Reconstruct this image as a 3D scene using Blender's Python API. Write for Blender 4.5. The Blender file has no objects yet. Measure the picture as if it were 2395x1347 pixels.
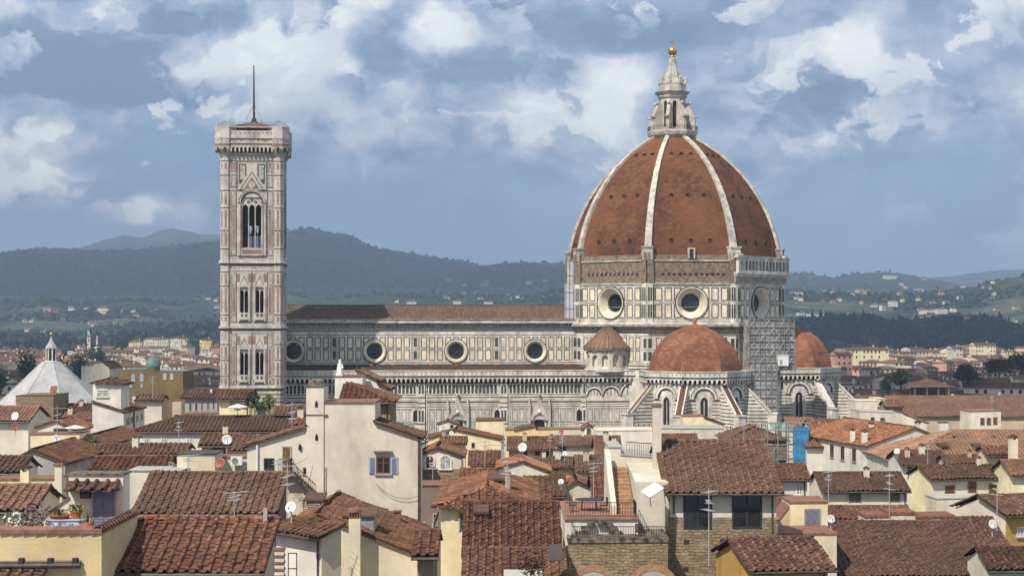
import bpy, math, random
import numpy as np
from mathutils import Vector, Matrix
R = math.radians
random.seed(7); RNG = np.random.default_rng(7)
S = bpy.context.scene
COL = S.collection
# ------------------------------------------------------------------ camera
FPX, CX, HY, HC = 3950.0, 1197.5, 750.0, 43.0      # focal length in photo pixels, horizon row, eye height
cam = bpy.data.objects.new('camera', bpy.data.cameras.new('camera'))
COL.objects.link(cam)
cam.location = (0, 0, HC); cam.rotation_euler = (R(90), 0, 0)
cam.data.sensor_width = 36; cam.data.lens = FPX / 2395 * 36
cam.data.shift_y = (HY - 673.5) / 2395
cam.data.clip_start = 1; cam.data.clip_end = 60000
S.camera = cam
S.view_settings.view_transform = 'Standard'; S.view_settings.look = 'None'
S.view_settings.exposure = 0.28; S.view_settings.gamma = 1
S.cycles.use_denoising = True
S.cycles.max_bounces = 5; S.cycles.diffuse_bounces = 3; S.cycles.volume_bounces = 0
S.cycles.transparent_max_bounces = 12
# ------------------------------------------------------------------ sun + sky
SUN_AZ, SUN_EL = 36.0, 50.0          # degrees: from behind the camera towards its left; height
sd = Vector((-math.sin(R(SUN_AZ)) * math.cos(R(SUN_EL)), -math.cos(R(SUN_AZ)) * math.cos(R(SUN_EL)), math.sin(R(SUN_EL))))
sun = bpy.data.objects.new('sun', bpy.data.lights.new('sun', 'SUN'))
COL.objects.link(sun)
sun.data.energy = 4.9; sun.data.angle = R(0.5); sun.data.color = (1.0, 0.91, 0.77)
sun.rotation_euler = sd.to_track_quat('Z', 'Y').to_euler()

W = bpy.data.worlds.new('World'); S.world = W; W.use_nodes = True
class NT:
    """small helper that wires nodes"""
    def __init__(s, nt): s.nt = nt; s.n = nt.nodes; s.l = nt.links
    def new(s, t, **k):
        n = s.n.new(t)
        for a, b in k.items(): setattr(n, a, b)
        return n
    def put(s, sock, v):
        if hasattr(v, 'is_output'): s.l.new(v, sock)
        elif v is not None:
            if isinstance(v, (tuple, list)) and len(v) == 3 and sock.type == 'RGBA': v = (*v, 1)
            sock.default_value = v
    def m(s, op, a, b=None, c=None, clamp=False):
        n = s.new('ShaderNodeMath', operation=op, use_clamp=clamp)
        s.put(n.inputs[0], a)
        if b is not None: s.put(n.inputs[1], b)
        if c is not None: s.put(n.inputs[2], c)
        return n.outputs[0]
    def vm(s, op, a, b=None):
        n = s.new('ShaderNodeVectorMath', operation=op)
        s.put(n.inputs[0], a)
        if b is not None: s.put(n.inputs[1] if op != 'SCALE' else n.inputs['Scale'], b)
        return n.outputs['Value'] if op == 'LENGTH' else n.outputs[0]
    def noise(s, v, scale, detail=4, rough=.55, out=0, dist=0.0):
        n = s.new('ShaderNodeTexNoise')
        if v is not None: s.put(n.inputs['Vector'], v)
        n.inputs['Scale'].default_value = scale; n.inputs['Detail'].default_value = detail
        n.inputs['Roughness'].default_value = rough; n.inputs['Distortion'].default_value = dist
        return n.outputs[out]
    def ramp(s, f, lo, hi, a=0.0, b=1.0, smooth=True):
        n = s.new('ShaderNodeMapRange', interpolation_type='SMOOTHSTEP' if smooth else 'LINEAR')
        s.put(n.inputs[0], f); s.put(n.inputs[1], lo); s.put(n.inputs[2], hi); s.put(n.inputs[3], a); s.put(n.inputs[4], b)
        return n.outputs[0]
    def mix(s, f, a, b, t='MIX'):
        n = s.new('ShaderNodeMix', data_type='RGBA', blend_type=t)
        s.put(n.inputs[0], f); s.put(n.inputs[6], a); s.put(n.inputs[7], b)
        return n.outputs[2]
def sky_world():
    g = NT(W.node_tree); g.n.clear()
    out = g.new('ShaderNodeOutputWorld'); bg = g.new('ShaderNodeBackground')
    g.l.new(bg.outputs[0], out.inputs[0])
    sky = g.new('ShaderNodeTexSky', sky_type='NISHITA')
    sky.sun_disc = False; sky.sun_elevation = R(SUN_EL); sky.sun_rotation = R(180 + SUN_AZ)
    sky.air_density = 1.0; sky.dust_density = 1.2; sky.ozone_density = 1.5
    K = 0.1
    tc = g.new('ShaderNodeTexCoord')
    sep = g.new('ShaderNodeSeparateXYZ'); g.l.new(tc.outputs['Generated'], sep.inputs[0])
    yy = g.m('MAXIMUM', g.m('ABSOLUTE', sep.outputs[1]), 0.08)
    u = g.m('DIVIDE', sep.outputs[0], yy); v = g.m('DIVIDE', sep.outputs[2], yy)
    cb = g.new('ShaderNodeCombineXYZ'); g.l.new(u, cb.inputs[0]); g.l.new(g.m('MULTIPLY', v, 1.35), cb.inputs[1]); g.l.new(g.m('MULTIPLY', sep.outputs[1], .2), cb.inputs[2])
    P0 = cb.outputs[0]
    wv = g.noise(P0, 7, 4, .6, 1)
    wv = g.vm('MULTIPLY', g.vm('SUBTRACT', wv, (.5, .5, .5)), (.05, .04, 0))
    wf = g.noise(P0, 34, 6, .62, 1)
    wf = g.vm('MULTIPLY', g.vm('SUBTRACT', wf, (.5, .5, .5)), (.024, .022, 0))
    P = g.vm('ADD', g.vm('ADD', P0, wv), wf)
    def blobs(lst):
        acc = None
        for (px, py, rx, ry, a) in lst:
            c = ((px - CX) / FPX, (HY - py) / FPX * 1.35, 0)
            q = g.vm('MULTIPLY', g.vm('SUBTRACT', P, c), (FPX / rx, FPX / ry / 1.35, 0))
            r = g.ramp(g.vm('LENGTH', q), 0.25, 1.15, a, 0)
            acc = r if acc is None else g.m('ADD', acc, r)
        return acc
    WHITE = [[590,110,170,75,0.8],[650,55,150,60,0.7],[900,20,140,50,0.7],[1040,80,90,90,0.8],[760,170,100,70,0.6],[600,230,130,60,0.7],[1460,200,110,110,1.3],[1440,290,90,60,1.0],[1240,260,200,90,0.8],[1000,240,160,60,0.5],[880,395,200,35,0.6],[60,390,150,110,0.9],[190,440,130,60,0.8],[110,300,90,40,0.6],[330,500,160,35,0.8],[1985,105,110,80,1.3],[1860,150,110,90,0.9],[1780,220,130,60,0.5],[1850,320,150,50,0.5],[2120,300,100,80,0.5],[2390,190,70,70,0.8],[1700,120,80,40,0.5],[60,20,120,50,0.5],[260,20,70,50,0.5],[2300,60,120,60,0.35],[1500,170,90,60,0.5],[1150,230,200,60,0.5],[720,250,140,60,0.5],[1990,110,90,60,0.5]]
    DARK = [[180,150,330,110,1.0],[350,210,330,60,0.9],[420,40,140,60,0.7],[900,110,110,110,1.1],[1050,160,130,60,0.9],[1400,60,330,80,1.1],[1180,40,110,50,0.7],[1900,230,110,50,0.6],[1700,250,160,50,0.5],[100,470,110,25,0.6],[900,345,120,25,0.5],[2200,40,150,50,0.5],[820,200,80,40,0.6],[1940,180,70,35,0.6],[1450,100,260,40,0.5],[250,210,260,50,0.4],[950,150,140,60,0.4],[1760,280,140,30,0.4],[960,360,140,25,0.4]]
    BLUE = [[250,300,120,40,0.5],[350,400,200,90,1.0],[450,330,140,90,0.7],[760,450,300,110,1.2],[1100,480,330,120,1.3],[1250,560,300,80,1.3],[2100,480,350,160,1.2],[1950,560,250,100,1.3],[2300,350,150,80,0.6],[80,540,300,60,1.0],[2150,620,350,60,1.2],[850,520,300,60,1.0]]
    wb, db, bb = blobs(WHITE), blobs(DARK), blobs(BLUE)
    f1 = g.noise(P, 9, 7, .58); f2 = g.noise(g.vm('ADD', P, (3.1, 1.7, .3)), 22, 7, .6)
    fm = g.m('ADD', g.m('MULTIPLY', f1, .6), g.m('MULTIPLY', f2, .4))
    # light on the puffs: difference of density towards the sun side
    e1 = g.noise(g.vm('ADD', P, (-.010, .014, 0)), 22, 5, .6)
    e0 = g.noise(P, 22, 5, .6)
    relief = g.m('SUBTRACT', e0, e1)
    skyc = g.mix(1.0, sky.outputs[0], (K, K, K), 'MULTIPLY')
    bbc = g.m('MINIMUM', bb, 1.0)
    amp = g.m('MULTIPLY_ADD', bbc, -1.05, 1.75)
    L = g.m('ADD', g.m('MULTIPLY_ADD', wb, .22, .47), g.m('MULTIPLY', db, -.20))
    L = g.m('ADD', L, g.m('MULTIPLY', bbc, -.13))
    L = g.m('ADD', L, g.m('MULTIPLY', g.m('SUBTRACT', fm, .5), amp))
    L = g.m('ADD', L, g.m('MULTIPLY', relief, g.m('MULTIPLY', amp, .75)))
    puff = g.m('MULTIPLY_ADD', g.m('ABSOLUTE', g.m('SUBTRACT', g.noise(P, 30, 5, .5), .5)), -1.6, .62)
    f3 = g.m('ADD', g.m('MULTIPLY', f2, .55), g.m('MULTIPLY', puff, .45))
    crisp = g.ramp(g.m('ADD', f3, g.m('MULTIPLY', wb, .26)), .655, .735)
    L = g.m('ADD', L, g.m('MULTIPLY', crisp, .23))
    dcr = g.ramp(g.m('ADD', f3, g.m('MULTIPLY', db, .26)), .66, .73)
    L = g.m('SUBTRACT', L, g.m('MULTIPLY', g.m('SUBTRACT', dcr, g.m('MULTIPLY', crisp, .5), None, True), .27))
    # two decks of cumulus: bright crisp rims towards the light, grey undersides
    for sc, off, lo in ((5.2, (1.3, .4, .7), .515), (10.5, (4.1, 2.2, .2), .535)):
        q = g.vm('ADD', P, off)
        nA = g.m('ADD', g.noise(q, sc, 9, .57), g.m('ADD', g.m('MULTIPLY', wb, .035), g.m('MULTIPLY', bbc, -.10)))
        nB = g.noise(g.vm('ADD', q, (-.012, .022, 0)), sc, 9, .57)
        mA = g.ramp(nA, lo, lo + .028)
        lit = g.m('MULTIPLY', g.m('SUBTRACT', nA, nB), 5.2)
        body = g.ramp(nA, lo, lo + .17, .74, .34)
        La = g.m('ADD', g.m('ADD', body, lit), g.m('ADD', g.m('MULTIPLY', wb, .15), g.m('MULTIPLY', db, -.34)))
        mA = g.m('MULTIPLY', mA, .72)
        L = g.m('ADD', g.m('MULTIPLY', L, g.m('SUBTRACT', 1, mA)), g.m('MULTIPLY', g.m('MINIMUM', g.m('MAXIMUM', La, .1), 1.02), mA))
    cr = g.new('ShaderNodeValToRGB'); cr.color_ramp.interpolation = 'B_SPLINE'
    E = cr.color_ramp.elements; stops = [(.0, (.15, .22, .335)), (.22, (.195, .275, .41)), (.42, (.31, .39, .52)), (.60, (.50, .55, .63)), (.80, (.68, .705, .745)), (1.0, (.92, .915, .88))]
    for i, (p_, c_) in enumerate(stops):
        el = E[i] if i < 2 else E.new(p_)
        el.position = p_; el.color = (*c_, 1)
    g.l.new(g.m('MULTIPLY_ADD', L, .90, -.02), cr.inputs[0])
    c = g.mix(g.m('MULTIPLY', bbc, .38), cr.outputs[0], g.mix(.3, (.225, .365, .60), skyc))
    # paler air low down
    c = g.mix(g.ramp(v, .075, .015, 0, .35), c, (.36, .47, .66))
    g.l.new(c, bg.inputs[0]); bg.inputs[1].default_value = 1.13
sky_world()
# ------------------------------------------------------------------ helpers
def P(px, py, D): return Vector(((px - CX) / FPX * D, D, HC - (py - HY) / FPX * D))
def zpx(py, D): return HC - (py - HY) / FPX * D
V3 = lambda *a: Vector(a)
class MB:
    """collects geometry with material slots and uvs, then links ONE mesh object"""
    def __init__(s): s.V = []; s.Fc = []; s.n = 0
    def add(s, v, f, mi=0, uv=None):
        v = np.asarray(v, float).reshape(-1, 3)
        s.V.append((v, np.zeros((len(v), 2)) if uv is None else np.asarray(uv, float)))
        if isinstance(f, np.ndarray) and f.ndim == 2:
            s.Fc.append((f + s.n, np.full(len(f), mi) if np.isscalar(mi) else np.asarray(mi)))
        else:
            for q in f: s.Fc.append((np.asarray([q]) + s.n, np.array([mi])))
        s.n += len(v)
    def obox(s, o, a, b, c, mi=0):
        o, a, b, c = map(np.array, (o, a, b, c))
        v = [o, o + a, o + a + b, o + b, o + c, o + a + c, o + a + b + c, o + b + c]
        f = np.array([(0, 3, 2, 1), (4, 5, 6, 7), (0, 1, 5, 4), (1, 2, 6, 5), (2, 3, 7, 6), (3, 0, 4, 7)])
        if np.dot(np.cross(a, b), c) < 0: f = f[:, ::-1]
        s.add(v, f, mi)
    def box(s, x0, x1, y0, y1, z0, z1, mi=0): s.obox((x0, y0, z0), (x1 - x0, 0, 0), (0, y1 - y0, 0), (0, 0, z1 - z0), mi)
    def prism(s, poly, ext, mi=0, mside=None):
        p = np.array([tuple(q) for q in poly], float); n = len(p); e = np.array(tuple(ext))
        nn = sum(np.cross(p[i] - p[0], p[(i + 1) % n] - p[0]) for i in range(n))
        if np.dot(nn, e) > 0: p = p[::-1]
        v = np.vstack([p, p + e])
        s.add(v, [tuple(range(n))], mi); k = s.n - 2 * n
        s.Fc.append((np.array([[k + n + i for i in range(n)][::-1]]), np.array([mi])))
        sd_ = mi if mside is None else mside
        s.Fc.append((np.array([(k + (i + 1) % n, k + i, k + n + i, k + n + (i + 1) % n) for i in range(n)]), np.full(n, sd_)))
    def tube(s, pts, r, n=6, mi=0):
        pts = [Vector(p) for p in pts]; vs = []
        for i, p in enumerate(pts):
            d = (pts[min(i + 1, len(pts) - 1)] - pts[max(i - 1, 0)]).normalized()
            a = d.cross(Vector((0, 0, 1)));
            if a.length < 1e-3: a = Vector((1, 0, 0))
            a.normalize(); b = d.cross(a)
            rr = r[i] if isinstance(r, (list, tuple)) else r
            for k in range(n):
                t = 2 * math.pi * k / n
                vs.append(p + a * math.cos(t) * rr + b * math.sin(t) * rr)
        f = [(i * n + k, i * n + (k + 1) % n, (i + 1) * n + (k + 1) % n, (i + 1) * n + k) for i in range(len(pts) - 1) for k in range(n)]
        s.add(vs, np.array(f), mi)
        m = len(vs)
        s.Fc.append((np.array([[s.n - m + k for k in range(n)][::-1]]), np.array([mi])))
        s.Fc.append((np.array([[s.n - n + k for k in range(n)]]), np.array([mi])))
    def lathe(s, prof, n=16, c=(0, 0, 0), mi=0, ph=0.0, a0=0.0, a1=2 * math.pi, axis=None):
        full = abs(a1 - a0 - 2 * math.pi) < 1e-6
        k = n if full else n + 1
        ang = a0 + ph + (a1 - a0) * np.arange(k) / n
        vs = []; uv = []
        L = 0
        for i, (r, z) in enumerate(prof):
            if i: L += math.hypot(r - prof[i - 1][0], z - prof[i - 1][1])
            for a in ang:
                vs.append((r * math.cos(a), r * math.sin(a), z)); uv.append((a * max(q[0] for q in prof), L))
        vs = np.array(vs)
        if axis is not None:
            q = Vector((0, 0, 1)).rotation_difference(Vector(axis)).to_matrix(); vs = vs @ np.array(q).T
        vs = vs + np.array(c)
        f = [(i * k + j, i * k + (j + 1) % k, (i + 1) * k + (j + 1) % k, (i + 1) * k + j) for i in range(len(prof) - 1) for j in range(k if full else n)]
        s.add(vs, np.array(f), mi, np.array(uv))
    def sphere(s, c, r, n=12, m=8, mi=0, sz=1.0):
        s.lathe([(max(r * math.cos(t), 1e-3), r * sz * math.sin(t)) for t in np.linspace(-math.pi / 2, math.pi / 2, m)], n, c, mi)
    def build(s, name, mats, parent=None, smooth=False, world=True):
        if not s.V: return None
        if not isinstance(mats, (list, tuple)): mats = [mats]
        v = np.vstack([a for a, _ in s.V]); uv = np.vstack([b for _, b in s.V])
        if parent is not None and world: v = v - np.array(root_loc(parent))
        me = bpy.data.meshes.new(name)
        li = np.concatenate([f.ravel() for f, _ in s.Fc]); cnt = np.concatenate([np.full(len(f), f.shape[1]) for f, _ in s.Fc])
        mi = np.concatenate([m for _, m in s.Fc])
        me.vertices.add(len(v)); me.vertices.foreach_set('co', v.ravel())
        me.loops.add(len(li)); me.loops.foreach_set('vertex_index', li.astype(np.int32))
        me.polygons.add(len(cnt)); me.polygons.foreach_set('loop_start', np.concatenate([[0], np.cumsum(cnt)[:-1]]).astype(np.int32))
        me.polygons.foreach_set('loop_total', cnt.astype(np.int32))
        for m in mats: me.materials.append(m)
        me.polygons.foreach_set('material_index', mi.astype(np.int32))
        me.polygons.foreach_set('use_smooth', np.full(len(cnt), bool(smooth)))
        ul = me.uv_layers.new(name='UVMap'); ul.data.foreach_set('uv', uv[li].ravel())
        me.update(calc_edges=True)
        o = bpy.data.objects.new(name, me); COL.objects.link(o)
        if parent is not None: o.parent = parent
        return o
def root_loc(o):
    while o.parent is not None: o = o.parent
    return o.location
def tag(o, label=None, cat=None, group=None, kind=None):
    for k, v in (('label', label), ('category', cat), ('group', group), ('kind', kind)):
        if v: o[k] = v
    return o
def empty(name, loc, label, cat, rz=0, group=None):
    o = bpy.data.objects.new(name, None); COL.objects.link(o); o.empty_display_size = .5
    o.location = loc; o.rotation_euler = (0, 0, rz)
    return tag(o, label, cat, group)
def dup(root, loc, rz=0.0, label=None, scale=None):
    r = root.copy(); COL.objects.link(r); r.location = loc; r.rotation_euler = (0, 0, rz)
    if scale: r.scale = scale
    if label: r['label'] = label
    for ch in list(root.children):
        c = ch.copy(); COL.objects.link(c); c.parent = r
        for g in ch.children:
            d = g.copy(); COL.objects.link(d); d.parent = c
    return r
# ------------------------------------------------------------------ materials
def mat(name, col, rough=.8, metal=0.0, var=.12, scale=.6, dark=None, dsc=2.5, damt=.5, bump=0.0, bsc=8, spec=.3, alpha=None, streak=0.0):
    m = bpy.data.materials.new(name); m.use_nodes = True
    g = NT(m.node_tree); b = g.n['Principled BSDF']
    b.inputs['Roughness'].default_value = rough; b.inputs['Metallic'].default_value = metal
    b.inputs['Specular IOR Level'].default_value = spec
    tc = g.new('ShaderNodeTexCoord'); co = tc.outputs['Object']
    c = tuple(col)
    if var or dark:
        n1 = g.noise(co, scale, 6, .65)
        lo = tuple(max(0, x * (1 - var * 1.6)) for x in c); hi = tuple(min(.9, x * (1 + var)) for x in c)
        c = g.mix(g.ramp(n1, .3, .7), lo, hi)
        if dark:
            sc = g.vm('MULTIPLY', co, (1, 1, .22 if streak else 1))
            n2 = g.noise(sc, dsc, 7, .68)
            c = g.mix(g.m('MULTIPLY', g.ramp(n2, .48, .72), damt), c, dark)
    g.put(b.inputs['Base Color'], c)
    if bump:
        bp = g.new('ShaderNodeBump'); bp.inputs['Strength'].default_value = bump; bp.inputs['Distance'].default_value = .06
        g.put(bp.inputs['Height'], g.noise(co, bsc, 5, .6)); g.put(b.inputs['Normal'], bp.outputs[0])
    if alpha is not None: g.put(b.inputs['Alpha'], g.ramp(g.noise(co, .45, 6, .7), .3, .7, alpha * .35, min(1, alpha * 1.65)) if alpha < .8 else alpha)
    return m
def tile_mat(name, c1, c2, c3, lich=(.25, .20, .15), la=.28, bright=1.0, cell=(2, 1)):
    """terracotta tiles: one random tone per tile cell (uv), large weathered patches, lichen"""
    m = bpy.data.materials.new(name); m.use_nodes = True
    g = NT(m.node_tree); b = g.n['Principled BSDF']; b.inputs['Roughness'].default_value = .9; b.inputs['Specular IOR Level'].default_value = .15
    tc = g.new('ShaderNodeTexCoord'); oi = g.new('ShaderNodeObjectInfo')
    uv = g.vm('FLOOR', g.vm('MULTIPLY', tc.outputs['UV'], (*cell, 1)))
    cb = g.new('ShaderNodeCombineXYZ'); g.l.new(g.m('MULTIPLY', oi.outputs['Random'], 91.7), cb.inputs[2])
    wn = g.new('ShaderNodeTexWhiteNoise', noise_dimensions='3D'); g.l.new(g.vm('ADD', uv, cb.outputs[0]), wn.inputs['Vector'])
    r = wn.outputs['Value']
    c = g.mix(g.ramp(r, 0, .5, smooth=False), c1, c2); c = g.mix(g.ramp(r, .5, 1, smooth=False), c, c3)
    big = g.noise(tc.outputs['Object'], .35, 5, .6)
    sx_ = g.new('ShaderNodeSeparateXYZ'); g.l.new(uv, sx_.inputs[0])
    if cell == (2, 1): c = g.mix(g.m('MULTIPLY', g.m('LESS_THAN', g.m('FLOORED_MODULO', sx_.outputs[0], 2.0), .5), .5), c, (.045, .024, .018))
    big = g.noise(g.vm('ADD', tc.outputs['Object'], cb.outputs[0]), .3, 5, .65)
    c = g.mix(g.m('MULTIPLY', g.ramp(big, .44, .64), .62), c, tuple(x * .48 for x in c2))
    c = g.mix(g.m('MULTIPLY', g.ramp(g.noise(g.vm('ADD', tc.outputs['Object'], cb.outputs[0]), .16, 4, .6), .5, .68), .5), c, c3)
    fine = g.noise(tc.outputs['Object'], 3.2, 6, .7)
    c = g.mix(g.m('MULTIPLY', g.ramp(fine, .52, .74), la), c, lich)
    c = g.mix(g.m('MULTIPLY', g.ramp(g.noise(tc.outputs['Object'], 1.3, 5, .7), .5, .75), .5), c, tuple(x * .42 for x in c1))
    if cell == (2, 1): c = g.mix(g.m('MULTIPLY', g.m('FRACT', g.m('MULTIPLY', oi.outputs['Random'], 7.31)), .32), c, (.20, .135, .09))
    hb = g.new('ShaderNodeHueSaturation'); g.l.new(c, hb.inputs['Color']); g.l.new(g.m('MULTIPLY_ADD', oi.outputs['Random'], .42, .64 * bright), hb.inputs['Value'])
    g.l.new(hb.outputs[0], b.inputs['Base Color'])
    bp = g.new('ShaderNodeBump'); bp.inputs['Strength'].default_value = .5; bp.inputs['Distance'].default_value = .03
    g.l.new(g.noise(tc.outputs['Object'], 14, 4, .6), bp.inputs['Height']); g.l.new(bp.outputs[0], b.inputs['Normal'])
    return m
def brick_mat(name, c1, c2, mortar, sc=1.0, rw=.5, rh=.22, rough=.92):
    """coursed rubble or brick on vertical walls: brick texture on (x+y, z) of the object"""
    m = bpy.data.materials.new(name); m.use_nodes = True
    g = NT(m.node_tree); b = g.n['Principled BSDF']; b.inputs['Roughness'].default_value = rough; b.inputs['Specular IOR Level'].default_value = .15
    tc = g.new('ShaderNodeTexCoord'); sp = g.new('ShaderNodeSeparateXYZ'); g.l.new(tc.outputs['Object'], sp.inputs[0])
    cb = g.new('ShaderNodeCombineXYZ'); g.l.new(g.m('ADD', sp.outputs[0], g.m('MULTIPLY', sp.outputs[1], .83)), cb.inputs[0]); g.l.new(sp.outputs[2], cb.inputs[1])
    wob = g.vm('MULTIPLY', g.vm('SUBTRACT', g.noise(tc.outputs['Object'], 1.6, 4, .6, 1), (.5, .5, .5)), (.8, .3, 0))
    bt = g.new('ShaderNodeTexBrick'); g.l.new(g.vm('ADD', cb.outputs[0], wob), bt.inputs['Vector'])
    bt.inputs['Scale'].default_value = sc; bt.inputs['Brick Width'].default_value = rw; bt.inputs['Row Height'].default_value = rh
    bt.inputs['Mortar Size'].default_value = .02; bt.inputs['Mortar Smooth'].default_value = .4
    for i, c in (('Color1', c1), ('Color2', c2), ('Mortar', mortar)): bt.inputs[i].default_value = (*c, 1)
    c = g.mix(g.m('MULTIPLY', g.ramp(g.noise(tc.outputs['Object'], 5, 6, .7), .4, .7), .55), bt.outputs['Color'], tuple(x * .5 for x in c1))
    c = g.mix(g.m('MULTIPLY', g.ramp(g.noise(tc.outputs['Object'], .9, 5, .7), .5, .7), .4), c, tuple(min(1, x * 1.5) for x in c2))
    g.l.new(c, b.inputs['Base Color'])
    bp = g.new('ShaderNodeBump'); bp.inputs['Strength'].default_value = .8; bp.inputs['Distance'].default_value = .05
    g.l.new(g.m('ADD', g.m('MULTIPLY', bt.outputs['Fac'], -1), g.noise(tc.outputs['Object'], 6, 5, .6)), bp.inputs['Height']); g.l.new(bp.outputs[0], b.inputs['Normal'])
    return m
def plaster(name, c, **k):
    d = dict(var=.13, scale=.22, dark=(c[0] * .60, c[1] * .56, c[2] * .50), dsc=.75, damt=.5, bump=.3, bsc=5, streak=1, spec=.1); d.update(k)
    return mat(name, c, **d)
M = {}
M['white'] = plaster('white_plaster', (.66, .63, .575)); M['cream'] = plaster('cream_plaster', (.63, .56, .43))
M['warm'] = plaster('warm_white_plaster', (.68, .62, .52)); M['yellow'] = plaster('yellow_plaster', (.72, .56, .28))
M['pale'] = plaster('pale_yellow_plaster', (.74, .64, .42)); M['ochre'] = plaster('ochre_plaster', (.47, .30, .10))
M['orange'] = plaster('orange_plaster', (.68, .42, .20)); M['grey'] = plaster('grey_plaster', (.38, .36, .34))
M['tan'] = plaster('tan_plaster', (.52, .42, .30)); M['pink'] = plaster('pink_plaster', (.55, .32, .24))
M['stain'] = plaster('stained_yellow_plaster', (.60, .47, .26), damt=.65, dsc=.5, dark=(.45, .42, .38))
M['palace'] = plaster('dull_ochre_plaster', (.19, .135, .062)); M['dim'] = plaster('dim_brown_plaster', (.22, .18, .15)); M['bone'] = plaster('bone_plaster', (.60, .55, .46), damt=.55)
M['stone'] = brick_mat('rubble_stone', (.21, .155, .098), (.32, .25, .165), (.14, .11, .08), 1, .5, .19)
M['stone2'] = brick_mat('brown_stone', (.24, .17, .11), (.33, .25, .17), (.15, .12, .09), 1, .6, .25)
M['brick'] = brick_mat('brown_brick', (.36, .18, .10), (.45, .25, .15), (.35, .28, .2), 1, .3, .09)
M['tile_a'] = tile_mat('terracotta_tiles', (.10, .050, .036), (.185, .083, .052), (.285, .138, .086))
M['tile_b'] = tile_mat('brown_tiles', (.078, .048, .037), (.148, .080, .057), (.235, .13, .09), la=.36)
M['tile_c'] = tile_mat('dark_tiles', (.058, .036, .029), (.112, .060, .043), (.178, .096, .068), la=.3)
M['tile_d'] = tile_mat('orange_tiles', (.22, .095, .05), (.36, .158, .082), (.48, .25, .145), la=.3)
M['tile_e'] = tile_mat('pinkish_tiles', (.25, .135, .095), (.335, .18, .125), (.41, .24, .17), lich=(.45, .36, .28))
M['verge'] = mat('clay_verge', (.20, .085, .055), var=.3, scale=3)
M['coping'] = mat('clay_coping', (.22, .105, .075), var=.25, scale=2.5)
M['under'] = mat('eaves_wood', (.10, .065, .045), var=.2)
M['gutter'] = mat('gutter_metal', (.07, .05, .042), rough=.5, var=.3, scale=3)
M['glass'] = mat('dark_glass', (.02, .023, .027), rough=.15, var=.3, scale=1.2, spec=.5)
M['paleglass'] = mat('curtained_glass', (.35, .38, .38), rough=.3, var=.3, scale=2.5)
M['frame_w'] = mat('white_frame', (.66, .64, .6), rough=.6); M['frame_b'] = mat('brown_frame', (.16, .07, .04), rough=.7)
M['sh_blue'] = mat('blue_grey_shutter', (.16, .22, .34), rough=.7, var=.2, scale=6); M['sh_green'] = mat('olive_shutter', (.15, .16, .08), rough=.7, var=.2, scale=6)
M['sh_dgreen'] = mat('dark_green_shutter', (.05, .10, .08), rough=.7); M['sh_brown'] = mat('brown_shutter', (.17, .07, .04), rough=.7, var=.2, scale=6)
M['sh_lav'] = mat('slate_door', (.17, .18, .25), rough=.6, var=.15, scale=4); M['sh_grey'] = mat('pale_blue_shutter', (.38, .43, .52), rough=.7)
M['iron'] = mat('dark_iron', (.035, .032, .033), rough=.6, var=.2); M['metal'] = mat('grey_metal', (.32, .33, .34), rough=.45, metal=.5, var=.2, scale=3)
M['zinc'] = mat('zinc_grey', (.28, .30, .33), rough=.5, var=.2, scale=1.5); M['dish'] = mat('dish_grey_white', (.60, .61, .62), rough=.45, var=.08, scale=2)
M['dish_r'] = mat('dish_rust_red', (.27, .075, .06), rough=.5, var=.12, scale=2); M['plastic'] = mat('white_plastic', (.68, .68, .66), rough=.4, var=.05)
M['canvas'] = mat('white_canvas', (.74, .73, .70), rough=.9, var=.04); M['terra'] = mat('terracotta_pot', (.36, .13, .06), var=.2, scale=4)
M['leaf'] = mat('green_leaves', (.075, .115, .035), var=.5, scale=4, rough=.6); M['leaf2'] = mat('pale_green_leaves', (.16, .19, .06), var=.4, scale=4, rough=.6)
M['leafd'] = mat('dark_leaves', (.03, .052, .022), var=.5, scale=.5, rough=.7); M['purple'] = mat('purple_flowers', (.22, .10, .19), var=.5, scale=4)
M['twig'] = mat('brown_twigs', (.10, .05, .035), var=.4, scale=4); M['wood'] = mat('weathered_wood', (.24, .13, .06), var=.4, scale=3, dark=(.07, .05, .04))
M['bluenet'] = mat('blue_net', (.05, .22, .46), var=.25, scale=1.2, rough=.8, alpha=.86); M['greennet'] = mat('green_net', (.16, .28, .26), var=.25, scale=1.2, rough=.8, alpha=.55)
M['greynet'] = mat('grey_net', (.47, .45, .43), var=.3, scale=.4, rough=.9, alpha=.6, dark=(.2, .19, .18), dsc=.5, damt=.7); M['stonestep'] = mat('mossy_stone', (.14, .12, .10), var=.5, scale=2.5, bump=.6)
M['floor'] = mat('terracotta_paving', (.28, .14, .10), var=.2, scale=2); M['copper'] = mat('green_copper', (.11, .21, .19), var=.2, scale=.5, rough=.6)
M['bluetile'] = mat('blue_white_tiles', (.34, .44, .58), var=.5, scale=7); M['mast'] = mat('antenna_metal', (.42, .42, .43), rough=.5, var=.1)
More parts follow.
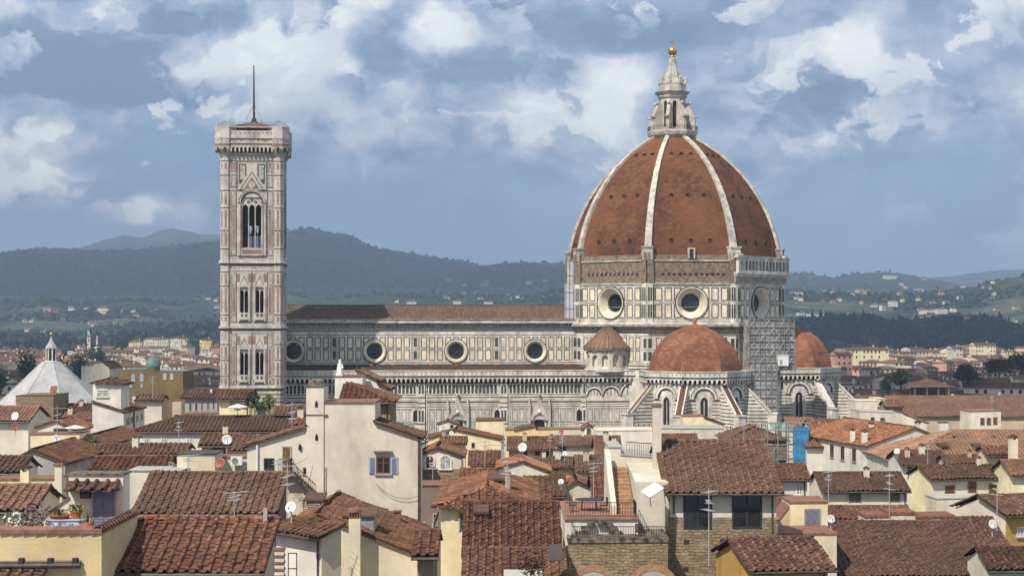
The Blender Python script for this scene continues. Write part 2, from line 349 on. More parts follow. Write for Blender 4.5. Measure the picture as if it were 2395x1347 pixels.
# ------------------------------------------------------------------ tile sheets
PROF = {0: [(0, .0), (.30, -.008), (.54, .0), (.58, .045), (.67, .085), (.78, .10), (.89, .085), (.97, .045)], 1: [(0, 0), (.5, 0), (.62, .08), (.8, .10), (.95, .05)], 2: [(0, 0), (.5, 0), (.62, .1), (.9, .1)]}
def tile_sheet(mb, O, eu, ev, poly, p=.45, r=.36, lod=1, mi=0, sag=.055, hk=1.0):
    O, eu, ev = (np.array(tuple(a), float) for a in (O, eu, ev))
    n = np.cross(eu, ev); n /= np.linalg.norm(n)
    if n[2] < 0: n = -n
    poly = np.array(poly, float)
    u0, v0 = poly.min(0); u1, v1 = poly.max(0)
    nc = max(1, round((u1 - u0) / p)); pp = (u1 - u0) / nc
    rr_ = r if lod < 2 else r * 3
    nr = max(1, round((v1 - v0) / rr_)); rr = (v1 - v0) / nr
    prof = PROF[lod]; k = len(prof)
    t = np.array([a for a, _ in prof]); h = np.array([b for _, b in prof]) * hk * (p / .45)
    us = np.append((np.arange(nc)[:, None] + t).ravel(), nc); hs = np.append(np.tile(h, nc), h[0]) * (1.3 if lod < 2 else 1)
    split = .56
    tu = np.where(t < split, t / split * .5, .5 + (t - split) / (1 - split) * .5)
    uu = np.append((np.arange(nc)[:, None] + np.clip(tu, .01, .99)).ravel(), nc - .005)
    ci = np.append(np.repeat(np.arange(nc), k), nc - 1)
    jit = RNG.normal(0, .021 if lod == 0 else .013, (nr, nc)); jl = RNG.normal(0, .013 * p / .45, (nr, nc)); jv = RNG.normal(0, .035, (nr, nc))
    cov = np.append(np.tile(t >= split, nc), False)
    lines = []
    step = .045 if lod == 0 else (.04 if lod == 1 else .02)
    for i in range(nr):
        for e in (0, 1):
            a = jit[i, ci] * 1.0
            hh = hs + a + (step if e == 0 else 0) * np.where(cov, 1.15, .8)
            vv = v0 + (i + e) * rr + (jv[i, ci] if (e == 0) else 0) * np.ones(len(us))
            if e == 1 and i + 1 < nr: vv = vv + jv[i + 1, ci]
            ul = u0 + us * pp + np.where(cov, jl[i, ci] + (0), 0) 
            lines.append((ul, vv, hh, np.full(len(us), i + (.03 if e == 0 else .97))))
    e0 = lines[0]
    lines.insert(0, (e0[0], e0[1], e0[2] - .07, e0[3]))
    Uq = np.array([a for a, _, _, _ in lines]); Vq = np.array([b for _, b, _, _ in lines]); Hq = np.array([c for _, _, c, _ in lines]); Rq = np.array([d for _, _, _, d in lines])
    ph = RNG.random(4) * 6
    Hq = Hq + sag * (np.sin(Uq * .9 + ph[0]) * .6 + np.sin(Uq * .37 + Vq * .8 + ph[1]))
    X = O + Uq[..., None] * eu + Vq[..., None] * ev + Hq[..., None] * n
    nl, nu = Uq.shape
    idx = np.arange(nl * nu).reshape(nl, nu)
    f = np.stack([idx[:-1, :-1], idx[:-1, 1:], idx[1:, 1:], idx[1:, :-1]], -1).reshape(-1, 4)
    if np.dot(np.cross(eu, ev), n) < 0: f = f[:, ::-1]
    if len(poly) != 4 or not (np.allclose(sorted(set(np.round(poly[:, 0], 3))), [round(u0, 3), round(u1, 3)]) if len(set(np.round(poly[:, 0], 3))) == 2 else False):
        cu = Uq.ravel()[f].mean(1); cv = Vq.ravel()[f].mean(1); ok = np.ones(len(f), bool)
        ar = sum(poly[i][0] * poly[(i + 1) % len(poly)][1] - poly[(i + 1) % len(poly)][0] * poly[i][1] for i in range(len(poly)))
        for i in range(len(poly)):
            a, b = poly[i], poly[(i + 1) % len(poly)]
            c = (b[0] - a[0]) * (cv - a[1]) - (b[1] - a[1]) * (cu - a[0])
            ok &= (c >= -1e-6) if ar > 0 else (c <= 1e-6)
        f = f[ok]
    uvw = np.stack([np.broadcast_to(uu, Uq.shape), Rq], -1).reshape(-1, 2)
    if len(f): mb.add(X.reshape(-1, 3), f, mi, uvw)
def ridge_caps(mb, a, b, r=.13, mi=0, seg=.42):
    """a row of half-round cap tiles from a to b"""
    a, b = Vector(a), Vector(b); L = (b - a).length; n = max(1, int(L / seg)); d = (b - a) / n
    s = d.normalized().cross(Vector((0, 0, 1)));
    if s.length < 1e-3: return
    s.normalize(); up = s.cross(d.normalized())
    if up.z < 0: up = -up
    vs = []; uv = []; f = []
    for i in range(n):
        for e in (0, 1):
            rr = r * (1.12 if e == 0 else .92); o = a + d * (i + e * 1.04)
            for k in range(6):
                t = math.pi * (k / 5 * 1.2 - .1); vs.append(o + s * math.cos(t) * rr + up * math.sin(t) * rr); uv.append((i * 7.3 + .6, .5))
        q = i * 12
        f += [(q + k, q + k + 1, q + 6 + k + 1, q + 6 + k) for k in range(5)]
    mb.add(vs, np.array(f), mi, uv)
# ------------------------------------------------------------------ land, hills, air
RIDGES = [  # distance of the crest, distance of the foot, crest (photo column, row)
    (10500, 7200, [(-700, 640), (-100, 600), (120, 595), (180, 581), (240, 563), (290, 551), (312, 553), (335, 557), (370, 541), (402, 534), (440, 541), (470, 549), (515, 549), (600, 560), (800, 600), (1100, 650), (1500, 680), (3000, 700)]),
    (7200, 4300, [(-700, 600), (-100, 596), (0, 590), (70, 581), (170, 583), (250, 588), (330, 585), (420, 575), (515, 559), (600, 546), (672, 540), (712, 533), (745, 537), (770, 544), (820, 549), (850, 567), (885, 580), (960, 592), (1060, 608), (1130, 623), (1200, 641), (1300, 665), (1400, 690), (3000, 720)]),
    (6300, 4400, [(-700, 760), (900, 700), (1000, 655), (1080, 632), (1125, 623), (1170, 616), (1240, 614), (1320, 616), (1420, 620), (1600, 640), (1838, 641), (1890, 641), (1950, 650), (1990, 642), (2050, 637), (2090, 638), (2140, 646), (2190, 655), (2260, 668), (2400, 690), (3100, 720)]),
    (10500, 7500, [(-700, 720), (1900, 680), (2130, 652), (2230, 646), (2300, 637), (2340, 633), (2400, 631), (2460, 634), (3100, 620)]),
    (3700, 2500, [(-700, 700), (-100, 706), (0, 714), (100, 703), (200, 716), (300, 704), (350, 708), (420, 718), (515, 690), (580, 697), (670, 688), (760, 704), (880, 690), (1000, 697), (1200, 697), (1320, 680), (1500, 690), (1838, 681), (1900, 686), (1980, 688), (2060, 690), (2130, 690), (2180, 686), (2240, 672), (2290, 671), (2330, 657), (2395, 645), (2460, 636), (3100, 610)]),
    (2500, 1900, [(-700, 800), (0, 797), (300, 795), (400, 779), (470, 771), (515, 768), (600, 765), (900, 760), (1300, 740), (1850, 766), (1900, 760), (1940, 753), (1975, 758), (2020, 752), (2060, 763), (2090, 770), (2120, 762), (2150, 768), (2200, 758), (2250, 752), (2300, 757), (2350, 766), (2395, 779), (2460, 784), (3100, 790)]),
]
_RND = np.random.default_rng(3)
_PH = _RND.random((7, 3)) * 6.28
def wob(x, y):
    s = 0; a = 1.0; k = 1 / 1500
    for i in range(6):
        s = s + a * np.sin(x * k + _PH[i, 0] + 1.3 * np.sin(y * k * .9 + _PH[i, 1])) * np.cos(y * k * 1.1 + _PH[i, 2]); a *= .52; k *= 2.1
    return s
def elev(x, y):
    x = np.asarray(x, float); y = np.asarray(y, float)
    px = CX + FPX * x / y; z = np.zeros_like(x)
    for Dr, D0, pts in RIDGES:
        pr = np.interp(px, [a for a, _ in pts], [b for _, b in pts]); zr = np.maximum(HC + (HY - pr) * Dr / FPX, 8)
        t = np.clip((y - D0) / (Dr - D0), 0, 1); b = np.clip(1 - np.maximum(y - Dr, 0) / 1800, 0, 1)
        prof = (t ** 1.15) * (1 + .12 * wob(x, y) * np.clip(4 * t * (1 - t), 0, 1)) * b * b * (3 - 2 * b)
        z = np.maximum(z, zr * prof + np.where(t > .02, wob(x * 6, y * 6) * .006 * zr, 0))
    return z
def ground_hit(px, py):
    D = np.arange(1900, 12000, 12.0)
    e = elev((px - CX) / FPX * D, D); z = HC - (py - HY) / FPX * D
    k = np.nonzero(z <= e)[0]
    return float(D[k[0]]) if len(k) else 3500.0
def land_mat(name, forest=True):
    m = bpy.data.materials.new(name); m.use_nodes = True
    g = NT(m.node_tree); b = g.n['Principled BSDF']; b.inputs['Roughness'].default_value = 1; b.inputs['Specular IOR Level'].default_value = 0
    tc = g.new('ShaderNodeTexCoord'); co = tc.outputs['Object']
    sp = g.new('ShaderNodeSeparateXYZ'); g.l.new(co, sp.inputs[0])
    n1 = g.noise(co, .0016, 6, .6); n2 = g.noise(co, .02, 6, .7); n3 = g.noise(co, .0042, 5, .6)
    c = g.mix(g.ramp(n2, .35, .65), (.016, .025, .018), (.040, .054, .033))
    low = g.ramp(sp.outputs[2], 30, 190, 1, 0)
    olive = g.mix(g.ramp(n2, .38, .62), (.050, .062, .042), (.125, .122, .082))
    c = g.mix(g.m('MULTIPLY', g.ramp(n3, .46, .53), g.m('MULTIPLY_ADD', low, .8, .12)), c, olive)
    dry = g.m('MULTIPLY', g.ramp(g.noise(co, .0065, 5, .7), .60, .68), low)
    c = g.mix(g.m('MULTIPLY', dry, .7), c, (.25, .19, .11))
    rock = g.m('MULTIPLY', g.ramp(sp.outputs[2], 430, 560), g.ramp(g.noise(co, .008, 6, .7), .45, .6))
    c = g.mix(g.m('MULTIPLY', rock, .3), c, (.26, .23, .19))
    g.l.new(c, b.inputs['Base Color'])
    bp = g.new('ShaderNodeBump'); bp.inputs['Strength'].default_value = 1; bp.inputs['Distance'].default_value = 14
    g.l.new(g.noise(co, .035, 4, .7), bp.inputs['Height']); g.l.new(bp.outputs[0], b.inputs['Normal'])
    return m
def make_land():
    px = np.linspace(-420, 2820, 620); D = np.concatenate([np.linspace(1850, 4600, 130), np.linspace(4630, 12600, 130)])
    PX, DD = np.meshgrid(px, D); X = (PX - CX) / FPX * DD
    Z = elev(X, DD) + np.where(DD > 4000, np.abs(RNG.normal(0, 2.2, X.shape)), 0) - .3
    n, k = X.shape; idx = np.arange(n * k).reshape(n, k)
    f = np.stack([idx[:-1, :-1], idx[:-1, 1:], idx[1:, 1:], idx[1:, :-1]], -1).reshape(-1, 4)
    mb = MB(); mb.add(np.stack([X, DD, Z], -1), f)
    tag(mb.build('hills', land_mat('wooded_hills'), smooth=True), kind='structure')
    mb = MB(); mb.add([(-11500, -150, 0), (11500, -150, 0), (11500, 13800, 0), (-11500, 13800, 0)], [(0, 1, 2, 3)])
    tag(mb.build('ground', mat('city_ground', (.10, .085, .07), var=.4, scale=.03)), kind='structure')
make_land()
def ico():
    t = (1 + 5 ** .5) / 2
    v = np.array([(-1, t, 0), (1, t, 0), (-1, -t, 0), (1, -t, 0), (0, -1, t), (0, 1, t), (0, -1, -t), (0, 1, -t), (t, 0, -1), (t, 0, 1), (-t, 0, -1), (-t, 0, 1)], float); v /= np.linalg.norm(v[0])
    f = np.array([(0, 11, 5), (0, 5, 1), (0, 1, 7), (0, 7, 10), (0, 10, 11), (1, 5, 9), (5, 11, 4), (11, 10, 2), (10, 7, 6), (7, 1, 8), (3, 9, 4), (3, 4, 2), (3, 2, 6), (3, 6, 8), (3, 8, 9), (4, 9, 5), (2, 4, 11), (6, 2, 10), (8, 6, 7), (9, 8, 1)])
    return v, f
ICO = ico()
def ico2():
    v, f = ICO; v = list(map(tuple, v)); mid = {}; out = []
    def m(a, b):
        k = (min(a, b), max(a, b))
        if k not in mid:
            q = (np.array(v[a]) + np.array(v[b])) / 2; v.append(tuple(q / np.linalg.norm(q))); mid[k] = len(v) - 1
        return mid[k]
    for a, b, c in f:
        x, y, z = m(a, b), m(b, c), m(c, a); out += [(a, x, z), (b, y, x), (c, z, y), (x, y, z)]
    return np.array(v), np.array(out)
ICO2 = ico2()
def blobs(mb, cs, rs, hs, base=ICO, jit=.28, mi=0):
    v, f = base; k = len(v)
    cs = np.asarray(cs, float); n = len(cs)
    w = v[None] * (1 + RNG.normal(0, jit, (n, k, 1)))
    w = w * np.stack([rs, rs, hs], -1)[:, None, :] + cs[:, None, :]
    ff = f[None] + (np.arange(n) * k)[:, None, None]
    mb.add(w.reshape(-1, 3), ff.reshape(-1, 3), mi if np.isscalar(mi) else np.repeat(mi, len(f)))
M['wood1'] = mat('dark_wood_foliage', (.016, .026, .018), var=.6, scale=.03, rough=1, spec=0)
M['wood2'] = mat('olive_foliage', (.042, .056, .034), var=.6, scale=.03, rough=1, spec=0)
def woods(name, n, pxr, Dr, keep, r0, h0, cyp=.06, mats=('wood1', 'wood2'), p2=.3):
    mb = MB(); cs = []; rs = []; hs = []; mi = []
    px = RNG.uniform(*pxr, n); D = RNG.uniform(*Dr, n); x = (px - CX) / FPX * D; e = elev(x, D)
    ok = keep(x, D, e)
    x, D, e = x[ok], D[ok], e[ok]; k = len(x)
    r = r0 * RNG.uniform(.6, 1.5, k); h = h0 * RNG.uniform(.4, 1.6, k)
    c = RNG.random(k) < cyp; r = np.where(c, r * .35, r); h = np.where(c, h * 1.5, h)
    blobs(mb, np.stack([x, D, e + h * .55], -1), r, h, ICO, .2, (RNG.random(k) < p2).astype(int))
    tag(mb.build(name, [M[m] for m in mats]), kind='stuff')
px_of = lambda x, D: CX + FPX * x / D
clump = lambda x, D, s, t: wob(x * s, D * s) > t
woods('dark_woods', 5200, (1800, 2560), (1900, 2560), lambda x, D, e: (e > 2) & clump(x, D, 9, -.75), 6.5, 6.5, .10, p2=.1)
woods('dark_woods', 5200, (-160, 1420), (1900, 2560), lambda x, D, e: (e > 2) & clump(x, D, 3, -.35), 6, 6, .08, p2=.25)
woods('olive_groves', 15000, (-160, 2560), (2540, 3760), lambda x, D, e: clump(x, D, 5, .12) & ((px_of(x, D) < 1400) | (px_of(x, D) > 1820)), 4.2, 3.4, .06, p2=.5)
woods('hill_woods', 9000, (-160, 2560), (3700, 7300), lambda x, D, e: (e > 60) & clump(x, D, 2, -.2), 7, 6, .04, p2=.12)
def make_haze():
    mb = MB(); mb.box(-11800, 11800, -200, 13900, -1, 660)
    m = bpy.data.materials.new('haze'); m.use_nodes = True; g = NT(m.node_tree); g.n.clear()
    o = g.new('ShaderNodeOutputMaterial'); v = g.new('ShaderNodeVolumePrincipled')
    v.inputs['Color'].default_value = (.56, .76, 1.0, 1); v.inputs['Density'].default_value = HAZE; v.inputs['Anisotropy'].default_value = .2
    g.l.new(v.outputs[0], o.inputs['Volume'])
    tag(mb.build('haze', m), kind='stuff')
HAZE = 1.3e-4
make_haze()
# ------------------------------------------------------------------ marble church
TH = R(4.7)
M['mw'] = mat('white_marble', (.62, .585, .515), var=.2, scale=.35, dark=(.20, .18, .155), dsc=.55, damt=.62, streak=1)
M['mw2'] = mat('grey_white_marble', (.47, .43, .385), var=.18, scale=.4, dark=(.20, .17, .145), dsc=.6, damt=.65, streak=1)
M['mg'] = mat('dark_green_marble', (.060, .072, .060), var=.3, scale=1)
M['mc'] = mat('cream_marble', (.66, .59, .45), var=.2, scale=.25, dark=(.46, .44, .40), dsc=.35, damt=.7)
M['mp'] = mat('pink_marble', (.25, .165, .135), var=.2, scale=.6)
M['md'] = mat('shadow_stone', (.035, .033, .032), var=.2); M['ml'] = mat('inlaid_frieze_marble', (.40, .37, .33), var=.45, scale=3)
M['bb'] = mat('rough_brown_masonry', (.215, .165, .115), var=.35, scale=1.4, dark=(.10, .08, .06), dsc=.7, damt=.6, bump=.8, bsc=2.2)
M['cor'] = mat('weathered_cornice', (.33, .30, .26), var=.3, scale=1, dark=(.06, .055, .05), dsc=.6, damt=.85)
M['rib'] = mat('white_dome_rib', (.48, .45, .39), var=.25, scale=.6, dark=(.17, .16, .15), dsc=.9, damt=.75)
M['gold'] = mat('gilt_copper', (.75, .45, .10), rough=.28, metal=1, var=.1)
M['dome'] = tile_mat('dome_tiles', (.10, .042, .025), (.15, .060, .033), (.205, .086, .046), la=.1, cell=(1, 1))
def streaks(m):
    g = NT(m.node_tree); b = g.n['Principled BSDF']; old = b.inputs['Base Color'].links[0].from_socket; tc = g.new('ShaderNodeTexCoord')
    n = g.noise(g.vm('MULTIPLY', tc.outputs['UV'], (.62, .016, 1)), 1.0, 3, .6)
    n2 = g.noise(tc.outputs['Object'], .055, 4, .6)
    c = g.mix(g.m('MULTIPLY', g.ramp(n, .56, .72), .4), old, (.05, .032, .024))
    c = g.mix(g.ramp(n2, .42, .62, 0, .4), c, (.235, .10, .045))
    v = g.new('ShaderNodeSeparateXYZ'); g.l.new(tc.outputs['UV'], v.inputs[0])
    c = g.mix(g.m('MULTIPLY', g.ramp(g.m('FRACT', v.outputs[1]), .72, .9), .3), c, (.04, .022, .015))
    g.l.new(c, b.inputs['Base Color'])
streaks(M['dome'])
M['dome2'] = tile_mat('orange_dome_tiles', (.18, .077, .043), (.245, .104, .056), (.31, .138, .078), la=.2, cell=(1, 1))
M['sheet'] = mat('white_sheeting', (.50, .52, .56), var=.12, scale=.25, rough=.9)
M['lead'] = mat('pale_roof_marble', (.37, .37, .38), var=.15, scale=.3, dark=(.40, .39, .38), dsc=.8, damt=.6)
FM = ['mw', 'mg', 'mc', 'mp', 'md', 'ml']                       # facade slots: 0 white 1 green 2 cream 3 pink 4 dark 5 frieze
FMATS = [M[k] for k in FM]
def facade(mb, O, eu, n, w, z0, z1, rects, holes=(), extra=()):
    """a flat inlaid wall: rectangles (u0,u1,z0,z1,slot) cut one grid of faces; holes are tests on (u,z)"""
    O, eu = np.array(tuple(O), float), np.array(tuple(eu), float)
    us = {0.0, w}; vs = {z0, z1}
    for r in rects: us |= {r[0], r[1]}; vs |= {r[2], r[3]}
    us |= {a for a in extra if True and isinstance(a, float)}
    for e in extra:
        if isinstance(e, tuple): us |= set(e[0]); vs |= set(e[1])
    us = np.array(sorted({round(min(max(a, 0), w), 3) for a in us})); vs = np.array(sorted({round(min(max(a, z0), z1), 3) for a in vs}))
    cu = (us[1:] + us[:-1]) / 2; cv = (vs[1:] + vs[:-1]) / 2; CU, CV = np.meshgrid(cu, cv, indexing='ij')
    mi = np.zeros(CU.shape, int); keep = np.ones(CU.shape, bool)
    for a, b, c, d, m in rects: mi[(CU > a) & (CU < b) & (CV > c) & (CV < d)] = m
    for h in holes: keep &= ~h(CU, CV)
    nu, nv = len(us), len(vs); idx = np.arange(nu * nv).reshape(nu, nv)
    f = np.stack([idx[:-1, :-1], idx[1:, :-1], idx[1:, 1:], idx[:-1, 1:]], -1)[keep]
    UU, VV = np.meshgrid(us, vs, indexing='ij')
    X = O + UU[..., None] * eu + np.stack([0 * VV, 0 * VV, VV], -1)
    if np.dot(np.cross(eu, (0, 0, 1)), n) < 0: f = f[:, ::-1]
    mb.add(X.reshape(-1, 3), f, mi[keep])
def panel(u, z0, z1, w, t=.21, fill=2, fr=1): return [(u - w / 2, u + w / 2, z0, z1, fr), (u - w / 2 + t, u + w / 2 - t, z0 + t, z1 - t, fill)]
def arch_pts(cx, ow, z0, zs, pointed=True, n=9, rise=None):
    r = ow / 2; L = [(cx - r, z0)]; A = []
    for i in range(n + 1):
        t = i / n
        if pointed:
            a = math.acos(.25 / .75) if False else math.acos(1 / 3)
            rad = ow * .75; A.append((cx - r + rad - rad * math.cos(a * t), zs + rad * math.sin(a * t)))
        else:
            a = t * math.pi / 2; A.append((cx - r * math.cos(a), zs + r * math.sin(a)))
    A[-1] = (cx, A[-1][1])
    return L + A, [(2 * cx - x, z) for x, z in (L + A)]
def arch_plate(mb, O, eu, n, w, z0, z1, ow, oz0, zs, pointed=True, depth=.6, mi=0, mr=None):
    """a plate with an arched opening; reveals run inwards by depth"""
    O, eu, nn = (np.array(tuple(a), float) for a in (O, eu, n)); cx = w / 2
    Lf, Rt = arch_pts(cx, ow, oz0, zs, pointed)
    w3 = lambda q, d=0: O + q[0] * eu + np.array((0, 0, q[1])) - nn * d
    for side, pts in ((0, Lf), (w, Rt)):
        poly = [(side, z0)] + ([(cx, z0), (cx, oz0)] if oz0 > z0 + 1e-4 else []) + pts + [(cx, z1), (side, z1)]
        v = [w3(q) for q in poly]
        nrm = sum(np.cross(v[i] - v[0], v[(i + 1) % len(v)] - v[0]) for i in range(len(v)))
        if np.dot(nrm, nn) < 0: v = v[::-1]
        mb.add(v, [tuple(range(len(v)))], mi)
        k = len(pts); vv = [w3(q) for q in pts] + [w3(q, depth) for q in pts]
        mb.add(vv, np.array([(i, i + 1, k + i + 1, k + i) for i in range(k - 1)]), mi if mr is None else mr)
def arc_ring(mb, O, eu, n, cx, zc, r0, r1, d, mi, a0=0, a1=180, k=14):
    """a flat half ring standing d proud of the wall"""
    O, eu, nn = (np.array(tuple(a), float) for a in (O, eu, n)); vs = []
    for i in range(k + 1):
        t = R(a0 + (a1 - a0) * i / k)
        for r, dd in ((r0, 0), (r0, d), (r1, d), (r1, 0)): vs.append(O + (cx + r * math.cos(t)) * eu + np.array((0, 0, zc + r * math.sin(t))) + nn * dd)
    f = [(4 * i + j, 4 * i + j + 1, 4 * i + 5 + j, 4 * i + 4 + j) for i in range(k) for j in range(3)]
    mb.add(vs, np.array(f), mi)
church = empty('cathedral', (40, 421, 0), 'huge marble cathedral with brown tiled octagonal dome and long striped nave', 'cathedral', TH)
def lx(px, c):
    k = (px - CX) / FPX; s, q = math.sin(TH), math.cos(TH)
    return (k * (421 + c * q) - 40 + c * s) / (q - k * s)
def cpart(mb, name, mats, parent=None, **k): return mb.build(name, mats, parent or church, world=False, **k)
S_, E_ = (0, -1, 0), (1, 0, 0)
# nave clerestory ---------------------------------------------------------------
NX0, NX1 = -104.0, -19.0
OC = [lx(p, -10) for p in (686, 876, 1067, 1252)]
rects = []
for xc in OC:
    for k in range(-4, 5):
        if k == 0: rects += panel(xc - NX0, 37.6, 39.1, 1.45); continue
        for z0, z1 in ((36.4, 39.1), (33.4, 36.0)): rects += panel(xc + 1.93 * k - NX0, z0, z1, 1.45)
    for z0, z1 in ((36.6, 39.0), (33.6, 35.9)): rects += [(xc + 9.75 - NX0 - .75, xc + 9.75 - NX0 + .75, z0 - .1, z1 + .1, 1), (xc + 9.75 - NX0 - .62, xc + 9.75 - NX0 + .62, z0, z1, 0), (xc + 9.75 - NX0 - .4, xc + 9.75 - NX0 + .4, z0 + .15, z1 - .15, 1)]
    rects += [(xc + 8.75 - NX0, xc + 8.85 - NX0, 33, 39.6, 1), (xc + 10.7 - NX0, xc + 10.8 - NX0, 33, 39.6, 1)]
for a, b, m in ((40.5, 41.5, 5), (40.35, 40.5, 1), (39.5, 39.65, 1), (36.15, 36.25, 1), (32.85, 33.05, 1), (32.2, 32.6, 1), (31.3, 31.75, 1), (30.5, 30.9, 1)):
    rects.insert(0, (0, NX1 - NX0, a, b, m))
ho = [(lambda U, Z, c=xc - NX0: (U - c) ** 2 + (Z - 35.65) ** 2 < 2.6 ** 2) for xc in OC]
ex = [(tuple(np.round(np.arange(-2.9, 2.95, .25) + xc - NX0, 3)), tuple(np.round(np.arange(32.7, 38.7, .25), 3))) for xc in OC]
mb = MB(); facade(mb, (NX0, -10, 0), E_, S_, NX1 - NX0, 30, 43, rects, ho, ex)
mb.box(NX0, NX1, 9.9, 10, 0, 43, 0); mb.box(NX0, NX0 + .5, -9.8, 9.8, 0, 45, 0)
cpart(mb, 'wall', FMATS)
for xc in OC:
    mb = MB(); q = V3(xc, -10, 35.65)
    mb.lathe([(2.7, -.1), (2.72, .2), (2.9, .2), (2.95, -.02)], 28, q, 0, axis=S_)
    mb.lathe([(2.73, .19), (2.45, .26), (2.2, .1), (2.05, -.1), (1.9, -.5), (1.9, -1.2)], 28, q, 1, axis=S_)
    w_ = cpart(mb, 'window', [M['mg'], M['mc']], smooth=False)
    mb = MB(); mb.lathe([(1.98, -1.0), (.01, -1.0)], 28, q, 0, axis=S_); cpart(mb, 'glass', M['glass'], w_)
# nave cornice and roof
mb = MB(); L = NX1 - NX0
for a, b, c, d in ((41.5, 41.9, .3, 0), (42.35, 42.6, 1.15, 0), (42.6, 43.25, 1.0, 1), (43.25, 43.45, 1.25, 0)): mb.box(NX0, NX1, -10 - c, -9.5, a, b, d)
for i in range(int(L / .85)): mb.prism([(NX0 + .4 + i * .85, -9.9, 41.9), (NX0 + .4 + i * .85, -10.9, 42.34), (NX0 + .4 + i * .85, -9.9, 42.34)], (.42, 0, 0), 0)
cpart(mb, 'cornice', [M['cor'], M['mw']])
mb = MB(); s = math.hypot(9.6, 3.35); ev = Vector((0, 9.6, 3.35)) / s
tile_sheet(mb, (NX0 - .3, -9.8, 43.4), (1, 0, 0), ev, [(0, 0), (NX1 - NX0 + 1, 0), (NX1 - NX0 + 1, s), (0, s)], .62, .9, 2, 0, .04)
mb.add([(NX0, 9.8, 43.4), (NX1, 9.8, 43.4), (NX1, -.2, 46.75), (NX0, -.2, 46.75)], [(0, 1, 2, 3)])
mb.box(NX0, NX1, -.5, .1, 46.6, 46.9)
cpart(mb, 'roof', M['tile_c'])
# aisle ------------------------------------------------------------------------
AY = -20.5; AX0, AX1 = -102.0, -9.5; AL = AX1 - AX0
def strip_wall(L, phase=0.0, low=True, mod=19.4, off=0.0):
    r = []
    for a, b, m in ((28.2, 28.45, 1), (25.55, 25.75, 1), (24.9, 25.15, 1), (24.4, 24.5, 3), (23.75, 24.15, 1), (23.3, 23.5, 3), (22.75, 22.95, 1), (22.3, 22.45, 1), (19.05, 19.2, 1), (18.75, 18.85, 1), (16.4, 16.6, 1), (15.7, 16.0, 1), (14.6, 15, 1)): r.append((0, L, a, b, m))
    k = 0; x = .5 + phase
    while x < L - .4:
        r += [(x - .31, x + .31, 25.95, 28.0, 1)]; x += .9
    x = .9 + phase; k = 0
    while x < L - .7:
        r += [(x - .66, x + .66, 19.3, 22.2, 1), (x - .52, x + .52, 19.45, 22.05, 0), (x - .34, x + .34, 19.7, 21.8, 5), (x - .2, x + .2, 19.95, 21.55, 0)]
        r += [(x - .66, x + .66, 16.7, 18.65, 1), (x - .5, x + .5, 16.85, 18.5, 0), (x - .28, x + .28, 17.1, 18.25, 5)]
        x += 1.62; k += 1
    return r
ar = strip_wall(AL)
PIL = [lx(p, AY) for p in (805, 985, 1178, 1370)]
for x in PIL:
    u = x - AX0; ar += [(u - 1.3, u + 1.3, 14, 28.2, 0), (u - .75, u - .15, 25.95, 28, 1), (u + .15, u + .75, 25.95, 28, 1), (u + .95, u + 1.15, 14, 30, 1), (u - .8, u - .1, 19.4, 22, 1), (u + .1, u + .8, 19.4, 22, 1)] + [(u - 1.3, u + .9, a, b, 1) for a, b in ((24.9, 25.1), (23.75, 24.1), (22.4, 22.6), (18.75, 19.1))]
mb = MB(); facade(mb, (AX0, AY, 0), E_, S_, AL, 13.5, 31.2, ar)
mb.box(AX0, AX1, AY + .02, AY + .5, 0, 13.5); mb.box(AX1 - .5, AX1, AY + .5, -9, 0, 31.2); mb.box(AX0, AX0 + .5, AY + .5, -10.2, 0, 31.2)
cpart(mb, 'aisle_wall', FMATS)
mb = MB(); mb.prism([(AX0, AY + .2, 31.1), (AX0, -10, 32.3), (AX0, -10, 31), (AX0, AY + .2, 30.9)], (AL, 0, 0)); cpart(mb, 'aisle_roof', M['tile_c'])
def gallery(mb, O, eu, n, L, zt, per=1.06):
    """corbelled marble gallery: pierced parapet over pointed corbel arches"""
    O, eu, n = Vector(O), Vector(eu), Vector(n)
    mb.obox(O + n * .1 + V3(0, 0, zt - 1.25), eu * L, n * .95, V3(0, 0, 1.1), 0)
    mb.obox(O + n * .1 + V3(0, 0, zt - .15), eu * L, n * 1.1, V3(0, 0, .18), 0)
    mb.obox(O + n * .1 + V3(0, 0, zt - 1.45), eu * L, n * 1.08, V3(0, 0, .2), 1)
    k = int(L / per); d = L / k
    for i in range(k):
        o = O + eu * (i * d)
        arch_plate(mb, o + n * 1.0, eu, n, d, zt - 2.65, zt - 1.45, d * .66, zt - 2.65, zt - 2.35, True, .25, 0)
        mb.prism([o + eu * -.14 + V3(0, 0, zt - 3.2), o + eu * -.14 + n * 1.0 + V3(0, 0, zt - 2.6), o + eu * -.14 + V3(0, 0, zt - 2.6)], eu * .28, 0)
        mb.obox(o + eu * (d * .5 - .11) + n * 1.045 + V3(0, 0, zt - .85), eu * .22, n * .02, V3(0, 0, .24), 3)
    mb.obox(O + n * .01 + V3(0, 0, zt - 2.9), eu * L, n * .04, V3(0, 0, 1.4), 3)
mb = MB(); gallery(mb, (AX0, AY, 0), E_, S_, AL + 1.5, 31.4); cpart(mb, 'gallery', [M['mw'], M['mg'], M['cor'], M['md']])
for x in PIL:
    mb = MB(); mb.box(x - .9, x + .9, AY - .22, AY + .1, 14, 28)
    for a, b in ((25.95, 27.9), (19.4, 22)): mb.box(x - .6, x - .12, AY - .24, AY - .2, a, b, 1); mb.box(x + .12, x + .6, AY - .24, AY - .2, a, b, 1)
    for a in (15, 18.7, 22.6, 23.6, 24.9): mb.box(x - .93, x + .93, AY - .25, AY, a, a + .25, 1)
    cpart(mb, 'buttress', [M['mw'], M['mg']])
